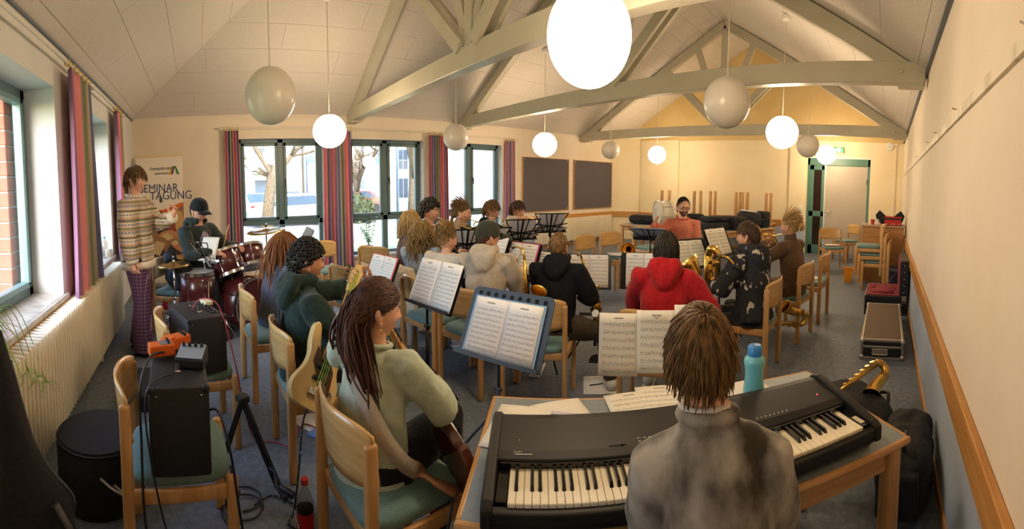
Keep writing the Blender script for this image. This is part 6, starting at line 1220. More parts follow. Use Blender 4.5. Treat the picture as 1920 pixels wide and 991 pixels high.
# bottle and mug on the far left sill, jacket on a chair beside it
t = thing('water_bottle', 'clear plastic bottle on the far left window sill', 'bottle', (-5.0, -1.10, .788)); MB().lathe([(0, 0), (.035, 0), (.037, .02), (.034, .09), (.037, .12), (.036, .18), (.014, .22), (.013, .235), (0, .235)], n=20).build('body', m_pet, t, smooth=True); MB().cyl((0, 0, .235), (0, 0, .252), .015, n=14).build('cap', mat('cap_blue', ''), t)
t = thing('mug', 'white mug on the far left window sill', 'mug', (-5.14, -1.09, .788)); MB().lathe([(0, 0), (.036, 0), (.04, .09), (.036, .09), (.033, .01), (0, .01)], n=20).build('cup', white, t, auto=40); MB().tube([(.038+.022*sin(a), 0, .045+.026*cos(a)) for a in [pi*i/8 for i in range(9)]], .005, 6).build('handle', white, t, smooth=True)
# cream jacket over a chair back
t = thing('jacket', 'cream jacket hung over a chair back beside the curly-haired player', 'jacket', (-3.565, 1.73, 0), radians(16)); m_jk = fab('cream_jacket', '#c9c0ae', '#d6cebd', 30)
b_ = MB()
b_.tube([(-.22, -.02, .78), (0, -.045, .80), (.22, -.02, .78)], [.03, .035, .03], 12); b_.tube([(0, -.06, .78), (0, -.085, .6), (0, -.08, .38), (.01, -.07, .27)], [(.035, .20), (.04, .22), (.05, .22), (.045, .2)], 14); b_.tube([(.20, -.02, .76), (.23, -.03, .55), (.2, -.05, .30), (.19, -.05, .14)], [.05, .055, .05, .042], 10); b_.tube([(-.20, -.02, .76), (-.23, -.03, .55), (-.21, -.04, .34)], [.05, .055, .045], 10); b_.tube([(0, .05, .77), (0, .06, .62)], [(.02, .17), (.02, .18)], 12)
v_, f_ = remesh(b_, .012, 2, .010, 9, 4); MB().add(v_, f_).build('fabric', m_jk, t, smooth=True)
t = thing('jacket', 'dark jacket and papers heaped on the chair behind the standing person', 'jacket', (-4.75, -.22, 0)); b_ = MB().ball((0, 0, .62), (.20, .16, .16), 14).tube([(-.15, -.1, .8), (0, -.12, .84), (.15, -.1, .78)], [.05, .06, .05], 10).tube([(.1, -.05, .7), (.16, .05, .5)], [.08, .07], 10); v_, f_ = remesh(b_, .015, 2, .014, 8, 9); MB().add(v_, f_).build('fabric', blackfab, t, smooth=True)
chair(-4.80, -.25, 70, 'beech chair behind the standing person, heaped with a dark jacket')
t = thing('cola_bottle', 'cola bottle standing on the floor behind the hi-hat', 'bottle', (-5.45, -.45, 0)); MB().lathe([(.0, .0), (.042, .0), (.045, .02), (.045, .2), (.03, .26), (.0135, .30), (0, .30)], n=20).build('bottle', m_pet, t, smooth=True); MB().lathe([(.0455, .06), (.0455, .16)], n=20, cap=False).build('label', mat('label_red', ''), t, smooth=True); MB().cyl((0, 0, .3), (0, 0, .32), .016, n=12).build('cap', mat('cap_red', ''), t)
# ------------------------------------------------------------------ cabinet corner by the door
t = thing('cabinet', 'beech cabinet against the right wall near the door', 'cabinet', (-.07, 7.75, 0)); MB().b2((-.35, -.2, .0), (.37, .25, .95)).build('carcass', mat('cabinet_wood', '#a9763f', .4, col2='#b9854c', scale=3, stretch=(2, 2, 9)), t); MB().rbox((.01, .02, .965), (.76, .50, .03), .006).build('top_board', mat('cabinet_top', '#b99c7d', .4), t)
MB().b2((-.353, -.18, .05), (-.35, .23, .9)).build('door', mat('cabinet_wood', ''), t); MB().ball((-.36, .18, .55), .012, 8).build('knob', steel, t)
t = thing('red_toolbox', 'open red metal box on the cabinet', 'toolbox', (.10, 7.64, .981)); m_rb = mat('red_paint', '#b51f1c', .35)
MB().b2((-.15, -.09, 0), (.15, .09, .008)).b2((-.15, -.09, 0), (-.142, .09, .14)).b2((.142, -.09, 0), (.15, .09, .14)).b2((-.15, -.09, 0), (.15, -.082, .10)).b2((-.15, .082, 0), (.15, .09, .15)).build('case', m_rb, t); MB().b2((-.152, -.094, .10), (.152, -.088, .13)).build('dark_band', black, t)
for x in (-.11, -.03, .02, .11): MB().b2((x-.01, -.0935, .02), (x+.01, -.0905, .035)).build('clasp', mat('light_print', '#e0d2c0', .5), t)
t = thing('open_bag', 'dark open bag with raised flaps behind the red box', 'bag', (.05, 7.82, .981)); 
for s_ in (-1, 1): MB().prism([(s_*.05, 0, .02), (s_*.22, 0, .04), (s_*.26, 0, .16), (s_*.19, 0, .25), (s_*.05, 0, .13)], (0, -.03, 0), (0, .04, 0)).build('flap', blackfab, t, bevel=.01)
MB().rbox((0, .02, .07), (.34, .12, .14), .03).build('bag', blackfab, t)
for x, lab, m_ in ((-.20, 'red paper cup on the cabinet', mat('cup_red', '#b3302c', .5)), (-.125, 'white paper cup beside the red one on the cabinet', white)): t = thing('cup', lab, 'cup', (x-.05, 7.64+.03*(x > -.15), .981)); MB().lathe([(0, 0), (.028, 0), (.036, .09), (.033, .09), (.026, .006), (0, .006)], n=18).build('cup', m_, t, auto=40)
flatsheet('papers lying on the cabinet top beside the cups', -.20, 7.72, .982, 20, .25, .2, paperm)
t = thing('waste_basket', 'small orange plastic bin beside the stacked chairs', 'bin', (-.62, 7.45, 0)); MB().lathe([(0, 0), (.085, 0), (.11, .22), (.118, .225), (.118, .235), (.1, .23), (.08, .01), (0, .01)], n=4, rot=(0, 0, .8)).build('bucket', mat('orange_plastic', '#d98a1f', .4), t)
t = thing('waste_bin', 'dark blue bin with a grey liner below the cabinet', 'bin', (.15, 7.25, 0)); MB().lathe([(0, 0), (.1, 0), (.13, .30), (0, .30)], n=18).build('bucket', mat('bin_blue', '#263246', .5), t, auto=40); MB().lathe([(.132, .27), (.14, .31), (.12, .32), (.1, .26)], n=18, cap=False).build('liner', mat('liner_grey', '#6e7076', .6), t, smooth=True)
t = thing('sheet_folder', 'red folder with papers on the chair before the door', 'folder', (-1.03, 8.42, .476), .4); MB().rbox((0, 0, .006), (.32, .22, .01), .003).build('cover', mat('red_cover', '#8f3b39', .5), t); MB().grid(lambda u, v: V((-.15+.28*u, -.1+.2*v, .013+.006*sin(3*u))), 5, 5).build('paper', paperm, t, smooth=True)
flatsheet('sheet music on the empty chair behind the horn player', -.93, 5.24, .477, 60, .21, .26)
# flight case and open case along the right wall
t = thing('flight_case', 'long flight case with aluminium edges on the floor by the right wall', 'flight case', (.008, 4.70, 0)); m_al = mat('aluminium', '#b7b2a6', .32, .85); Lx, Ly, Hz = .40, 1.34, .19
MB().b2((-Lx/2+.006, -Ly/2+.006, .012), (Lx/2-.006, Ly/2-.006, Hz-.006)).build('body', mat('case_ply', '#5b4a39', .6, col2='#63523f', scale=60), t); MB().b2((-Lx/2+.02, -Ly/2+.003, .03), (Lx/2-.02, -Ly/2+.005, Hz-.03)).build('end_panel', black, t)
e = .022
for sx in (-1, 1):
    for sz in (e/2, Hz-e/2): MB().box((sx*(Lx/2-e/2), 0, sz), (e, Ly, e)).build('edge_rail', m_al, t, bevel=.004)
    for sy in (-1, 1): MB().box((sx*(Lx/2-e/2), sy*(Ly/2-e/2), Hz/2), (e, e, Hz)).build('edge_rail', m_al, t, bevel=.004)
for sy in (-1, 1):
    for sz in (e/2, Hz*.62, Hz-e/2): MB().box((0, sy*(Ly/2-e/2), sz), (Lx, e, e)).build('edge_rail', m_al, t, bevel=.004)
for sx in (-1, 1):
    for sy in (-1, 1):
        for sz in (.02, Hz-.02): MB().ball((sx*(Lx/2-.012), sy*(Ly/2-.012), sz), .026, 10).build('ball_corner', mat('zinc', '#c9c7c0', .3, .9), t, smooth=True)
MB().rbox((-.02, -Ly/2-.006, .075), (.15, .012, .06), .004).tube([(-.085, -Ly/2-.01, .075), (-.085, -Ly/2-.035, .06), (.045, -Ly/2-.035, .06), (.045, -Ly/2-.01, .075)], .007, 8).build('handle', m_al, t, bevel=.002); MB().b2((.205, -.30, .12), (.24, -.28, .14)).build('latch', m_al, t)
t = thing('open_instrument_case', 'open black instrument case with maroon plush lining by the right wall', 'instrument case', (.0, 5.86, 0)); m_pl = mat('maroon_plush', '#7a2c34', .95, col2='#8a3840', scale=40, bump=.3)
MB().b2((-.24, -.36, 0), (.23, .36, .25)).build('base', black, t, bevel=.012); MB().b2((-.225, -.345, .245), (.215, .345, .262)).build('lining', m_pl, t, bevel=.006); MB().ball((.02, .0, .255), (.15, .2, .03), 18).tube([(-.16, -.22, .262), (-.02, -.26, .268), (.12, -.24, .265)], .03, 10).rbox((-.15, .1, .265), (.07, .12, .03), .01).build('fitted_plush', m_pl, t, smooth=True)
MB().b2((.20, -.36, .25), (.31, .36, .70)).build('lid', black, t, bevel=.015); MB().b2((.19, -.345, .265), (.202, .345, .685)).build('lid_lining', m_pl, t, bevel=.004)
for i in range(5): MB().ball((.25, -.364, .3+i*.085), .009, 8).build('stud', steel, t)
for i in range(4): MB().ball((-.244, -.25+i*.15, .2), .010, 8).build('latch', steel, t)
MB().bar((-.0, .05, .27), (.19, .05, .52), .02, .004).build('lid_strap', m_pl, t)
# bags near the table end
def softbag(label, c, dims, rz, seed, col=blackfab, name='backpack'):
    t = thing(name, label, 'bag', c, radians(rz)); b_ = MB().rbox((0, 0, dims[2]/2), dims, min(dims)*.35, seg=4); v_, f_ = remesh(b_, .014, 2, .012, 7, seed); MB().add([(v[0], v[1], max(0, v[2])) for v in v_], f_).build('bag', col, t, smooth=True); return t
t = softbag('black padded case lying on the floor behind the piano, saxophone on it', (-.17, 2.72, 0), (.42, .55, .28), 25, 3, name='saxophone_case'); MB().tube(smoothpath([(.20, -.1, .2), (.26, .02, .24), (.22, .12, .2)], 5), .012, 8).build('handle', black, t, smooth=True)
t = softbag('tall black backpack with green lettering at the table end, by the right wall', (.16, 2.25, 0), (.26, .5, .34), -8, 5); m_gr = mat('green_print', '#5f9a4a', .6)
for i in range(9): MB().b2((-.142, -.13+i*.024, .22+.0*i), (-.128, -.13+i*.024+.017, .248)).build('lettering', m_gr, t)
MB().rbox((-.02, -.27, .16), (.2, .06, .22), .02).build('front_pocket', blackfab, t); MB().tube(smoothpath([(.0, -.2, .33), (.0, -.24, .39), (.0, -.12, .38)], 5), .01, 8).build('haul_loop', black, t, smooth=True)
# things on the far tables
def case(label, x, y, z, L, W, H, rz, m=blackfab, r=.04):
    t = thing('instrument_case', label, 'instrument case', (x, y, z), radians(rz), group='instrument cases on the far tables'); MB().rbox((0, 0, H/2), (L, W, H), r, seg=3).build('shell', m, t, auto=50); MB().tube([(-L/2*.98, -W/2-.001, H*.5), (L/2*.98, -W/2-.001, H*.5)], .005, 6).build('zip', mat('zip_grey', ''), t); MB().tube([(-.06, -W/2, H*.6), (-.05, -W/2-.03, H*.6), (.05, -W/2-.03, H*.6), (.06, -W/2, H*.6)], .009, 6).build('handle', black, t, smooth=True); return t
case('crumpled black case left of the white bass drum', -4.85, 7.85, .722, .62, .34, .19, 12, r=.09); case('flat black case under the white bass drum', -4.0, 7.72, .722, .75, .34, .10, 4); case('rounded black case right of the white bass drum', -3.75, 8.0, .822, .4, .24, .16, 10, r=.08)
case('stacked lower black case right of the conductor', -3.16, 7.58, .722, .55, .34, .15, 66); case('stacked upper black case right of the conductor', -3.17, 7.62, .874, .48, .30, .11, 60); case('wide black case in the middle of the right table', -2.95, 8.02, .722, .34, .5, .25, 66, r=.05); case('black bag with a dangling strap beside the wide case', -3.02, 8.42, .722, .30, .26, .15, 60, r=.06)
t = case('large soft grey-black shoulder bag on the case table', -2.74, 8.42, .722, .50, .28, .34, 50, mat('grey_nylon', '#26262a', .85, col2='#303036', scale=50), .10); MB().rbox((-.02, -.02, .345), (.3, .18, .035), .01, (0, .12, 0)).build('papers', paperm, t)
case('boxy black bag at the far end of the case table', -2.60, 8.80, .722, .26, .32, .33, 66)
t = thing('white_bass_drum', 'white marching bass drum lying on its side on the far table', 'drum', (-4.22, 7.55, .985)); ax = V((.66, .75, 0)).normalized(); c0 = V((0, 0, 0)); Rr = ax.to_track_quat('Z', 'Y').to_matrix(); m_dw = mat('drum_white', '#e3dccb', .35, coat=.2)
MB().lathe([(.235, -.14), (.235, .14)], n=36, rot=Rr, cap=False).build('shell', m_dw, t, auto=40, solid=.006)
for s_ in (-1, 1): MB().lathe([(.236, s_*.105), (.252, s_*.105), (.254, s_*.15), (.24, s_*.15)], n=36, rot=Rr, cap=False).build('hoop', m_dw, t, auto=40, solid=.004); MB().lathe([(.0, s_*.138), (.24, s_*.138), (.24, s_*.142), (0, s_*.142)], n=36, rot=Rr).build('drumhead', mat('drumhead', '#d8cfc0', .6), t, auto=40)
for i in range(8): a = 2*pi*i/8+.2; p_ = Rr@V((.25*cos(a), .25*sin(a), 0)); MB().cyl(p_-ax*.13, p_+ax*.13, .005, n=6).build('tension_rod', steel, t)
for i in range(8): q = Rr@V((.0, 0, 0)); MB().box(-ax*.1445+V((0, 0, -.10+i*.026))+V((.75, -.66, 0))*(-.06), (.02, .004, .018), Matrix.Rotation(radians(-41), 3, 'Z')).build('lettering', m_ink, t)
small('plunger_mute', 'orange rubber plunger mute on the floor before the baritone sax', 'mute', MB().lathe([(.0, 0), (.055, 0), (.055, .012), (.03, .03), (.014, .04), (.012, .07), (0, .07)], n=20), mat('mute_orange', '#a5552c', .5), (-2.05, 4.62, 0), auto=50)
# ------------------------------------------------------------------ drum kit
m_mar = mat('maroon_drum', '#4a1a1d', .28, col2='#54201f', scale=3, coat=.3); m_skin = mat('drum_skin', '#cfcac0', .5)
def drum(label, c, ax, r, d, name='tom_drum', lugs=6, mount=None):
    t = thing(name, label, 'drum', (c[0], c[1], 0)); Rm = V(ax).normalized().to_track_quat('Z', 'Y').to_matrix(); c = V((0, 0, c[2])); ax = V(ax).normalized()
    MB().lathe([(r, -d/2), (r, d/2)], c, 36, Rm, cap=False).build('shell', m_mar, t, auto=40, solid=.006)
    for s_ in (-1, 1):
        MB().lathe([(r+.002, s_*(d/2-.022)), (r+.012, s_*(d/2-.022)), (r+.012, s_*(d/2+.008)), (r-.004, s_*(d/2+.008))], c, 36, Rm, cap=False).build('hoop', steel, t, auto=40, solid=.002)
        MB().lathe([(0, s_*(d/2-.003)), (r, s_*(d/2-.003)), (r, s_*(d/2)), (0, s_*(d/2))], c, 36, Rm).build('drumhead', m_skin if name != 'bass_drum' else m_mar, t, auto=40)
    for i in range(lugs):
        a = 2*pi*i/lugs+.3; q = Rm@V(((r+.012)*cos(a), (r+.012)*sin(a), 0)); MB().cyl(c+q-ax*d/2, c+q+ax*d/2, .004, n=6).build('tension_rod', steel, t)
        for s_ in (-1, 1): MB().rbox(c+q*.985+ax*s_*d*.28, (.02, .02, .05), .006, Rm).build('lug', steel, t)
    return t
def badge(t, p, n_, m_=white): 
    b_ = MB().box(p, (.034, .004, .052), V(n_).to_track_quat('-Y', 'Z').to_matrix()); o = b_.build('badge', mat('badge_cream', '#dccdb0', .4), t); R_ = V(n_).to_track_quat('-Y', 'Z').to_matrix()
    for q in ((.004, -.003, .014), (-.003, -.003, .006), (.0, -.003, -.012)): MB().box(V(p)+R_@V(q), (.008 if q[2] > 0 else .02, .003, .006), R_).build('badge_mark', black, o)
bd = drum('maroon bass drum of the kit with chrome hoops', (-4.78, .46, .30), (.80, .60, 0), .27, .38, 'bass_drum', 8)
for s_ in (-1, 1): MB().tube([(.10+.17*-s_*.6, s_*.22, .18), (.20, s_*.25+.06, .10), (.32, s_*.22+.1, .012)], .008, 8).build('spur', steel, bd, smooth=True)
MB().tube([(0, 0, .57), (0, 0, .78), (-.05, -.1, .80)], .012, 8).build('tom_holder', steel, bd, smooth=True); MB().tube([(0, 0, .66), (-.05, .12, .74)], .010, 8).build('tom_holder', steel, bd, smooth=True)
t = drum('maroon rack tom with a cream badge, left one', (-4.78, .29, .735), (-.28, -.30, .91), .165, .27); badge(t, (.125, .10, .76), (.85, .45, -.1))
drum('maroon rack tom beside the long auburn hair', (-4.95, .58, .76), (-.45, -.10, .88), .15, .24)
ft = drum('maroon floor tom on chrome legs behind the second amplifier', (-4.62, -.04, .50), (0, 0, 1), .19, .36, 'floor_tom', 8); badge(ft, (.18, .06, .46), (.95, .3, 0))
for i in range(3): a = .6+i*2.09; MB().tube([(.205*cos(a), .205*sin(a), .60), (.205*cos(a), .205*sin(a), .12), (.235*cos(a), .235*sin(a), .01)], .007, 6).build('leg', steel, ft, smooth=True)
m_cym = mat('cymbal_bronze', '#b79a63', .25, 1.)
def cymbal_stand(label, x, y, h, r, tilt=.1, two=False):
    t = thing('cymbal_stand', label, 'cymbal', (x, y, 0)); MB().tube([(0, 0, .18), (0, 0, h+.08)], .009, 8).build('pole', steel, t, smooth=True); MB().tube([(0, 0, .15), (0, 0, h*.55)], .013, 8).build('lower_tube', steel, t, smooth=True)
    for z in (h*.55, h*.8): MB().rbox((0, 0, z), (.035, .03, .035), .006).build('clamp', steel, t); MB().tube([(0, 0, z), (.035, 0, z)], .006, 6).build('wing_nut', steel, t)
    for i in range(3): a = .4+i*2.09; MB().tube([(0, 0, .32), (.12*cos(a), .12*sin(a), .2), (.26*cos(a), .26*sin(a), .012)], .008, 6).build('leg', steel, t, smooth=True)
    R_ = Euler((tilt, tilt*.5, 0)).to_matrix()
    for k, z in enumerate((h, h-.03) if two else (h,)): s_ = -1 if k else 1; MB().lathe([(.012, .022*s_), (.035, .018*s_), (.05, .006*s_), (r*.7, -.004*s_), (r, -.012*s_)], (0, 0, z), 36, R_, cap=False).build('cymbal', m_cym, t, smooth=True, solid=.0015)
    MB().ball((0, 0, h+.055), .018, 8).build('top_felt', black, t); return t
cymbal_stand('hi-hat cymbals on a chrome stand in front of the banner', -4.45, -.27, .80, .17, .05, True)
cymbal_stand('ride cymbal on its stand before the first window', -5.30, .82, 1.02, .24, .12)
cymbal_stand('low crash cymbal over the floor tom', -4.95, -.16, .80, .2, .04)
for i, (a_, b_) in enumerate((((-4.72, .26, .92), (-4.62, .32, 1.17)), ((-4.66, .15, .87), (-4.86, .03, .92)))): o = MB().tube([a_, V(a_).lerp(V(b_), .9), b_], [.007, .006, .004], 8).build('drumstick', mat('stick_wood', '#c9a26b', .5), None, smooth=True); tag(o, ['upright drumstick raised before the curtain', 'drumstick held low over the rack tom'][i], 'drumstick')
o = MB().rbox((0, 0, 0), (.07, .03, .05), .012).build('small_recorder', black, None); o.location = (-4.17, -.35, 1.46); tag(o, 'small black device in the raised hand of the standing person', 'device')
t = thing('drum_stool', 'round black drum stool under the drummer', 'stool', (-5.05, -.04, 0)); MB().lathe([(0, .44), (.16, .44), (.17, .46), (.16, .50), (0, .505)], n=28).build('seat', blackfab, t, auto=50); MB().cyl((0, 0, .15), (0, 0, .44), .018).build('pole', steel, t)
for i in range(3): a = i*2.09; MB().tube([(0, 0, .3), (.22*cos(a), .22*sin(a), .012)], .011, 6).build('leg', steel, t)
# ------------------------------------------------------------------ brass and woodwind builders
def basis(p, d, up):
    d = V(d).normalized(); u = V(up); u = (u-d*u.dot(d)).normalized(); r_ = d.cross(u); return Matrix((( *r_, 0), (*d, 0), (*u, 0), (0, 0, 0, 1))).transposed().to_4x4() if False else Matrix.Translation(V(p))@Matrix((r_, d, u)).transposed().to_4x4()
def trumpet(label, p, d, up=(0, 0, 1)):
    """p: mouthpiece, d: pointing direction"""
    t = thing('trumpet', label, 'trumpet', group='trumpets'); setm(t, basis(p, d, up)); r = .0058
    MB().lathe([(.0, .0), (.013, .0), (.011, .004), (.005, .02), (.005, .08)], (0, 0, 0), 14, (-pi/2, 0, 0)).build('mouthpiece', silver, t, smooth=True)
    MB().tube(smoothpath([(0, .08, 0), (0, .34, 0), (0, .385, -.005), (0, .40, -.04), (0, .385, -.07), (0, .34, -.075), (0, .2, -.075)], 5), r, 8).build('leadpipe', brass, t, smooth=True)
    MB().tube(smoothpath([(.012, .17, -.075), (.012, .10, -.075), (.012, .07, -.055), (.012, .07, -.02), (.012, .10, 0), (.012, .2, 0)], 5), r, 8).build('bell_bow', brass, t, smooth=True)
    MB().lathe([(r, .2), (r*1.1, .3), (.009, .36), (.013, .41), (.02, .445), (.034, .47), (.06, .485), (.058, .487), (.03, .472)], (.012, 0, 0), 22, (-pi/2, 0, 0), cap=False).build('bell', brass, t, smooth=True)
    for i in range(3): MB().cyl((.006, .175+i*.024, -.10), (.006, .175+i*.024, .012), .0095, n=12).build('valve', brass, t, auto=40); MB().cyl((.006, .175+i*.024, .012), (.006, .175+i*.024, .04), .004, n=8).build('valve_stem', silver, t); MB().cyl((.006, .175+i*.024, .04), (.006, .175+i*.024, .043), .008, n=10).build('finger_button', silver, t)
    return t
def W(p, v): return p['M']@V(v)
def mouth(p, off=.012): return p['M']@(p['HM']@(headpoint((0, .83, -.555), p['S'])+V((0, off, 0))))
for i, lab in ((8, 'trumpet of the dark curly-haired player'), (10, 'trumpet of the player with tied-back hair'), (11, 'trumpet of the player in the dark blue jacket'), (12, 'trumpet of the player in the white hoodie')):
    p = P[i]; m0 = mouth(p); hm = (p['M']@p['wr'][1]+p['M']@p['wr'][-1])/2; d = (p['M'].to_3x3()@p['HM'].to_3x3()@V((0, 1, 0))); d.z = 0; d = d.normalized()+V((0, 0, -.28)); trumpet(lab, m0, d)
# flute
p = P[6]; m0 = mouth(p, .016); R_ = p['M'].to_3x3()@p['HM'].to_3x3(); dx = (R_@V((1, .25, 0))); dx.z = -.28; dx.normalize(); t = thing('flute', 'silver flute held to the right by the blonde player', 'flute'); setm(t, basis(m0-dx*.09, dx, (0, 0, 1)))
MB().cyl((0, 0, 0), (0, .60, 0), .0095, n=12).build('tube', silver, t, auto=40); MB().cyl((0, -.005, 0), (0, .02, 0), .0115, n=12).build('crown', silver, t); MB().ball((0, .09, .006), (.010, .016, .006), 10).build('lip_plate', silver, t, smooth=True)
for k in range(13): MB().cyl((.002, .2+k*.029, .008), (.002, .2+k*.029, .013), .0075, n=10).build('key', silver, t)
MB().cyl((.010, .18, .006), (.010, .58, .006), .0022, n=6).build('key_rod', silver, t)
# clarinet
p = P[9]; m0 = mouth(p, .0); d = (p['M'].to_3x3()@V((0, .75, -.66))).normalized(); t = thing('clarinet', 'black clarinet of the player with the hair bun', 'clarinet'); setm(t, basis(m0, d, (0, 0, 1))); MB().lathe([(.004, 0), (.009, .03), (.011, .08), (.012, .1), (.0125, .45), (.014, .5), (.03, .57), (.028, .57)], (0, 0, 0), 14, (-pi/2, 0, 0)).build('body', mat('grenadilla', '#15130f', .35), t, smooth=True)
for k in range(9): MB().cyl((0, .14+k*.038, .011), (0, .14+k*.038, .018), .007, n=8).build('key', silver, t)
for y_ in (.1, .28, .46): MB().cyl((0, y_, 0), (0, y_+.012, 0), .0145, n=14).build('ring', silver, t)
# saxophones
m_sax = mat('sax_lacquer', '#ecc66e', .27, 1., col2='#dcb052', scale=5)
def sax(label, M, s=1., mouthpiece=True, group='saxophones', mat_=m_sax, bari=False):
    """local: body along -z from the neck joint at the origin, bell towards +y; s: size (1 = alto)"""
    t = thing('saxophone', label, 'saxophone', group=group); setm(t, M@Matrix.Scale(1, 4)); q = lambda *v: V(v)*s
    H = .50
    MB().tube([q(0, 0, 0), q(0, 0, -H*.5), q(0, 0, -H)], [.012*s, .020*s, .028*s], 14).build('body_tube', mat_, t, smooth=True)
    MB().tube([q(0, .06-.06*cos(a), -H-.06*sin(a)) for a in [pi*i/10 for i in range(11)]], [(.028+.012*i/10)*s for i in range(11)], 14).build('bow', mat_, t, smooth=True)
    MB().tube([q(0, .12, -H), q(0, .125, -H+.08), q(0, .135, -H+.16), q(0, .15, -H+.21), q(0, .165, -H+.245), q(0, .172, -H+.258)], [.04*s, .043*s, .049*s, .056*s, .066*s, .074*s], 20, cap=False).build('bell', mat_, t, smooth=True, solid=.002)
    MB().tube(smoothpath([q(0, 0, 0), q(0, -.005, .05), q(0, -.03, .085), q(0, -.09, .10), q(0, -.15, .085)], 5), [.012*s-(.005*s)*i/20 for i in range(21)], 10).build('neck', mat_, t, smooth=True)
    if mouthpiece: MB().tube([q(0, -.135, .09), q(0, -.17, .08), q(0, -.225, .058)], [.011*s, .0115*s, .004*s], 10).build('mouthpiece', black, t, smooth=True); MB().cyl(q(0, -.165, .082), q(0, -.195, .07), .0135*s, n=12).build('ligature', silver, t)
    for i in range(11):
        z = -.05-i*.04; a = (.9 if i % 2 else -.5); rr = (.010+.0012*i)*s; n_ = V((sin(a), -cos(a), 0)); b_ = q(0, 0, z)+n_*((.015+.0013*i)*s); MB().cyl(b_, b_+n_*.008*s, rr, n=12).build('key_cup', brass, t, auto=40)
    for a in (-1.2, 1.3, 2.2): n_ = V((sin(a), -cos(a), 0)); MB().tube([q(0, 0, -.04)+n_*.026*s, q(0, 0, -.25)+n_*.03*s, q(0, 0, -.47)+n_*.038*s], .003*s, 6).build('key_rod', brass, t, smooth=True)
    for z in (-H+.05, -H+.12): MB().cyl(q(.045, .12, z), q(.06, .12, z), .022*s, n=14).build('bell_key', brass, t, auto=40)
    MB().tube([q(.03, .1, -H+.02), q(.055, .12, -H+.1), q(.05, .13, -H+.18)], .003*s, 6).build('key_guard', brass, t, smooth=True)
    return t
def sax_mat(pos, neckdir, tilt, roll=0):
    """neckdir: horizontal direction (deg) towards which the bell points; tilt: body leaning"""
    return Matrix.Translation(V(pos))@Matrix.Rotation(radians(neckdir-90), 4, 'Z')@Matrix.Rotation(tilt, 4, 'X')@Matrix.Rotation(roll, 4, 'Y')
sax('alto saxophone of the capped player in the cream hoodie', sax_mat((-2.335, 2.15, 1.0), -5, 0, .08), .84)
sax('alto saxophone of the player in the black hoodie', sax_mat((-2.17, 2.62, .93), 120, -.25, -.3), .80)
sax('alto saxophone of the player in the red hoodie', sax_mat((-1.53, 2.80, .98), 118, -.2, .25), .80)
tip = V((-.03, 2.93, .40)); zz = V((-.42, -.72, -.08)).normalized(); yy = V((.7, 0, -.6)); yy = (yy-zz*yy.dot(zz)).normalized(); xx = yy.cross(zz)
sax('gold alto saxophone propped on the black case behind the piano', Matrix.Translation(tip+zz*.40)@Matrix((xx, yy, zz)).transposed().to_4x4(), .80, False)
sax('tenor saxophone lying behind the splashed hoodie chair', Matrix.Translation((-1.12, 3.93, .30))@Matrix.Rotation(radians(-40), 4, 'Z')@Matrix.Rotation(1.35, 4, 'X'), .95, False)
# baritone: big looped bow
t = thing('saxophone', 'large baritone saxophone with a looped neck held by the player in the splashed hoodie', 'saxophone', group='saxophones'); t.location = (-1.30, 3.22, .98); t.rotation_euler = (.25, -.35, radians(75)); k = .85
MB().tube(smoothpath([(.0, -.16, .0), (0, -.10, .045), (0, -.03, .03), (0, 0, -.03)], 5), .011, 10).build('crook', m_sax, t, smooth=True); MB().tube([(0, -.14, .01), (0, -.2, -.01), (0, -.25, -.03)], [.012, .012, .005], 10).build('mouthpiece', black, t, smooth=True)
MB().tube(smoothpath([(0, 0, -.02), (0, .0, -.18), (0, .03, -.23), (0, .07, -.22), (0, .09, -.16), (0, .09, .0), (0, .07, .06), (0, .03, .07), (0, .0, .04)], 6), [.02+.014*i/48 for i in range(49)], 12).build('upper_loop', m_sax, t, smooth=True)
MB().tube([(.0, .09, .0), (0, .09, -.3), (0, .09, -.5)], [.034, .042, .05], 14).tube([(0, .16-.07*cos(a), -.5-.07*sin(a)) for a in [pi*i/10 for i in range(11)]], [.05+.012*i/10 for i in range(11)], 14).build('body_tube', m_sax, t, smooth=True)
MB().tube([(0, .23, -.5), (0, .24, -.35), (0, .26, -.25), (0, .30, -.19), (0, .33, -.165)], [.062, .066, .075, .092, .115], 20, cap=False).build('bell', m_sax, t, smooth=True, solid=.002)
for i in range(10): a = .9 if i % 2 else -.6; MB().cyl((sin(a)*.03, .09-cos(a)*.03, -.05-i*.042), (sin(a)*.042, .09-cos(a)*.042, -.05-i*.042), .016, n=12).build('key_cup', brass, t, auto=40)
# french horn
t = thing('french_horn', 'coiled brass french horn held by the player in the brown turtleneck', 'french horn'); t.location = (-1.22, 4.34, .93); t.rotation_euler = (0, .25, radians(40))
for i, (r_, y_) in enumerate(((.145, 0), (.125, .012), (.10, -.01))): MB().tube([(r_*cos(a), y_+.004*sin(2*a), r_*sin(a)) for a in [2*pi*i_/36 for i_ in range(36)]], .0075-.001*i, 8, closed=True).build('coil', brass, t, smooth=True)
MB().tube(smoothpath([(-.08, .0, .12), (.04, .01, .14), (.14, .02, .18), (.24, .03, .22)], 6), .0045, 8).build('leadpipe', brass, t, smooth=True); MB().lathe([(.005, 0), (.005, .03), (.010, .05), (.009, .052)], (.24, .03, .22), 12, (0, 1.2, 0)).build('mouthpiece', silver, t, smooth=True)
MB().lathe([(.012, 0), (.016, .08), (.026, .14), (.05, .19), (.10, .225), (.14, .235)], (-.10, 0, .02), 26, (-1.3, -.3, 0), cap=False).build('bell', brass, t, smooth=True, solid=.002)
for i in range(3): MB().cyl((-.03+i*.03, -.02, .02), (-.03+i*.03, .03, .02), .012, n=14).build('rotary_valve', brass, t, auto=40)
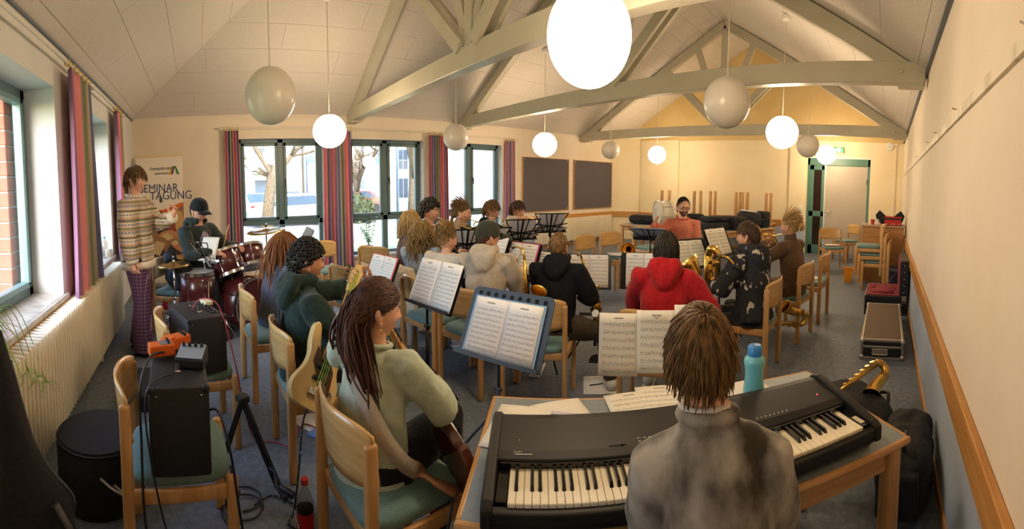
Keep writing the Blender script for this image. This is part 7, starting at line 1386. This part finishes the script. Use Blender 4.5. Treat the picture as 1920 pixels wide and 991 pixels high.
MB().tube(smoothpath([(-.05, .0, -.02), (-.02, .02, -.08), (.03, .02, -.08), (.04, 0, -.02), (.02, 0, .03)], 5), .006, 8).build('valve_slide', brass, t, smooth=True)
# trombone on a chair
t = thing('trombone', 'brass trombone lying across an empty chair, bell upright', 'trombone', (-3.72, 5.20, .50), radians(25))
MB().lathe([(.009, .0), (.010, .3), (.016, .42), (.03, .50), (.06, .555), (.10, .575), (.098, .577)], (.25, .28, .14), 28, (pi/2, 0, radians(0)), cap=False).build('bell', brass, t, smooth=True, solid=.002)
MB().tube(smoothpath([(.25, .28, .14), (.25, .34, .13), (.25, .36, .08), (.25, .33, .03), (.25, .1, .02), (.25, -.25, .02)], 6), .0075, 8).build('main_tube', brass, t, smooth=True)
MB().tube(smoothpath([(.25, -.2, .02), (.25, .1, .0), (.17, .1, .0), (.17, -.5, -.0), (.20, -.55, -.0), (.25, -.5, -.0), (.25, -.1, .0)], 5), .006, 8).build('slide', mat('slide_nickel', '#cfc7ae', .2, 1), t, smooth=True)
for y_ in (.2, .05): MB().tube([(.25, y_, .02), (.25, y_, .14)], .005, 8).build('brace', silver, t)
flatsheet('sheet of music under the trombone on the chair', -3.85, 5.42, .477, 20, .3, .22)
# ------------------------------------------------------------------ electric bass and guitar
def eguitar(label, M, name, body_m, neck_m, head_m, Ln, hook=True, strings=4, string_m=steel, sc=1., guard=None, horns=True):
    """local: body in the xz plane facing -y, neck along +z"""
    t = thing(name, label, 'guitar'); setm(t, M); o = []
    prof = [(0, -.19), (.07, -.185), (.13, -.15), (.155, -.09), (.15, -.02), (.115, .05), (.11, .10), (.135, .15), (.14, .20), (.115, .235), (.085, .21), (.05, .14), (.03, .12), (-.03, .12), (-.06, .15), (-.10, .26), (-.13, .285), (-.15, .25), (-.14, .16), (-.115, .09), (-.12, .02), (-.155, -.06), (-.16, -.12), (-.12, -.175), (-.06, -.19)] if horns else [(.17*cos(a)*(1 if sin(a) < 0 else .82), .2*sin(a)) for a in [2*pi*i/30 for i in range(30)]]
    pr = smoothpath([(x*sc, 0, z*sc) for x, z in prof]+[(prof[0][0]*sc, 0, prof[0][1]*sc)], 3)[:-1]; MB().prism(pr, (0, -.02, 0), (0, .02, 0)).build('body', body_m, t, bevel=.010)
    if guard: MB().prism([(x*sc*.8, 0, z*sc) for x, z in ((-.05, .12), (.03, .12), (.1, .05), (.12, -.08), (.05, -.12), (-.02, -.02), (-.1, .06), (-.1, .15))], (0, -.024, 0), (0, -.0205, 0)).build('pickguard', guard, t)
    MB().box((0, -.026, .10+Ln/2-.02), (.05, .02, Ln), taper=.85).build('neck', neck_m, t, bevel=.004); MB().box((0, -.037, .10+Ln/2-.02), (.048, .004, Ln), taper=.85).build('fingerboard', mat('rosewood', '#3a2518', .5), t)
    for i in range(20): z = .10+(Ln-.02)*(1-2**(-(20-i)/12))*1.42; 
    for i in range(18): z = .08+Ln-Ln*1.35*(1-2**(-i/12)); MB().box((0, -.0395, z), (.044, .0015, .0022)).build('fret', steel, t) if z > .1 else None
    hz = .08+Ln; MB().prism([(-.024, 0, hz), (.024, 0, hz), (.03, 0, hz+.05), (.045, 0, hz+.14), (.02, 0, hz+.19), (-.01, 0, hz+.18), (-.035, 0, hz+.12), (-.03, 0, hz+.04)], (0, -.030, 0), (0, -.014, 0)).build('headstock', head_m, t, bevel=.003)
    for i in range(strings): x = (-.016+.032*i/(strings-1)); MB().tube([(x*1.3, -.046, -.10*sc), (x*.9, -.043, hz), (x*.9-.005, -.034, hz+.05+i*.03)], .0012 if strings > 4 else .0018, 5).build('string', string_m, t); tx = -.05 if not hook else -.045; MB().cyl((x*.9-.005, -.034, hz+.05+i*.03), (tx, -.022, hz+.05+i*.03), .005, n=8).build('tuner_shaft', steel, t); MB().rbox((tx-.012, -.022, hz+.05+i*.03), (.02, .008, .022), .004).build('tuner_button', black, t)
    MB().rbox((0, -.03, -.10*sc), (.085, .02, .03), .004).build('bridge', steel, t); 
    for z in (-.02, .05): MB().rbox((0, -.027, z*sc), (.085, .016, .022), .005).build('pickup', black, t)
    for x, z in ((.09, -.1), (.11, -.06)): MB().lathe([(.011, 0), (.010, .016), (0, .016)], (x*sc, -.02, z*sc), 12, (pi/2, 0, 0)).build('knob', steel, t, auto=40)
    return t
m_cb = mat('cream_lacquer', '#d8b878', .2, coat=.5); m_mpl = mat('maple', '#c99a5a', .35); nyl = mat('green_strings', '#7fc23a', .4)
a_, b_ = V((-2.08, .56, .60)), V((-2.36, .86, 1.03)); d = (b_-a_).normalized(); zax = d; yax = -(V((.85, .35, .30)) - d*d.dot(V((.85, .35, .30)))).normalized(); xax = yax.cross(zax)
eguitar('cream bass guitar with bright green strings', Matrix.Translation(a_)@Matrix((xax, yax, zax)).transposed().to_4x4(), 'bass_guitar', m_cb, m_mpl, m_cb, .40, strings=4, string_m=nyl, sc=.85, guard=mat('tort_guard', '#4a2a1a', .3))
a_ = V((-1.30, .86, .555)); d = V((-.62, -.02, .34)).normalized(); yv = V((-.25, .62, .30)); yax = -(yv-d*d.dot(yv)).normalized(); xax = yax.cross(d)
eguitar('dark sunburst electric guitar on the guitarist lap, mostly hidden by her arm', Matrix.Translation(a_)@Matrix((xax, yax, d)).transposed().to_4x4(), 'electric_guitar', mat('sunburst', '#2a100a', .2, coat=.5, col2='#5a2a14', scale=4), m_mpl, m_mpl, .40, strings=6, sc=.72, horns=False)
p = P[5]; sp = p['sp']; Mw = p['M']; st = thing('guitar_strap', 'pale guitar strap running over the guitarist back with a brown leather end', 'guitar strap')
off = .045
path = [sp(.53, .07, -.10), sp(.56, .0, -.10), sp(.53, -.105, -.09), sp(.44, -.15, -.01), sp(.33, -.16, .075), sp(.22, -.15, .145), sp(.12, -.10, .20), sp(.05, -.02, .23)]
pw = smoothpath([Mw@q for q in path], 6); endp = pw[-1]
def ribbon(pts, w, nfun): 
    m = MB(); k = len(pts)
    for i, q in enumerate(pts):
        tg = (pts[min(i+1, k-1)]-pts[max(i-1, 0)]).normalized(); n_ = nfun(q); s_ = tg.cross(n_).normalized(); m.v += [tuple(q-s_*w/2), tuple(q+s_*w/2)]
    for i in range(k-1): m.f.append((2*i, 2*i+1, 2*i+3, 2*i+2)); m.mi.append(0)
    return m
nf = lambda q: (q-(Mw@V((0, 0, q.z)))).normalized()
ribbon(pw, .055, nf).build('webbing', mat('strap_grey', '#a39a8c', .8, col2='#aea597', scale=80), st, solid=.004, smooth=True)
e1 = smoothpath([pw[-3], pw[-1], pw[-1].lerp(V((-1.20, .80, .50)), .5), V((-1.20, .80, .50))], 5); ribbon(e1, .06, nf).build('leather_end', mat('strap_leather', '#7a4f30', .6), st, solid=.005, smooth=True)
cable('black cable from the electric guitar to the floor', [(-1.20, .78, .50), (-1.16, .72, .40), (-1.22, .64, .2), (-1.3, .58, .03), (-1.4, .5, .012)], .005, black)
sb = thing('guitar_strap', 'black strap across the bass player back', 'guitar strap'); p = P[4]; sp = p['sp']; Mb = p['M']; pw = smoothpath([Mb@q for q in (sp(.30, .16, -.10), sp(.45, .13, -.12), sp(.56, .05, -.11), sp(.55, -.1, -.08), sp(.40, -.16, -.02), sp(.22, -.16, .08), sp(.10, -.08, .19), sp(.06, .04, .2))], 5); ribbon(pw, .05, lambda q: (q-(Mb@V((0, 0, q.z)))).normalized()).build('webbing', mat('strap_black', '#1a1a1c', .8), sb, solid=.004, smooth=True)
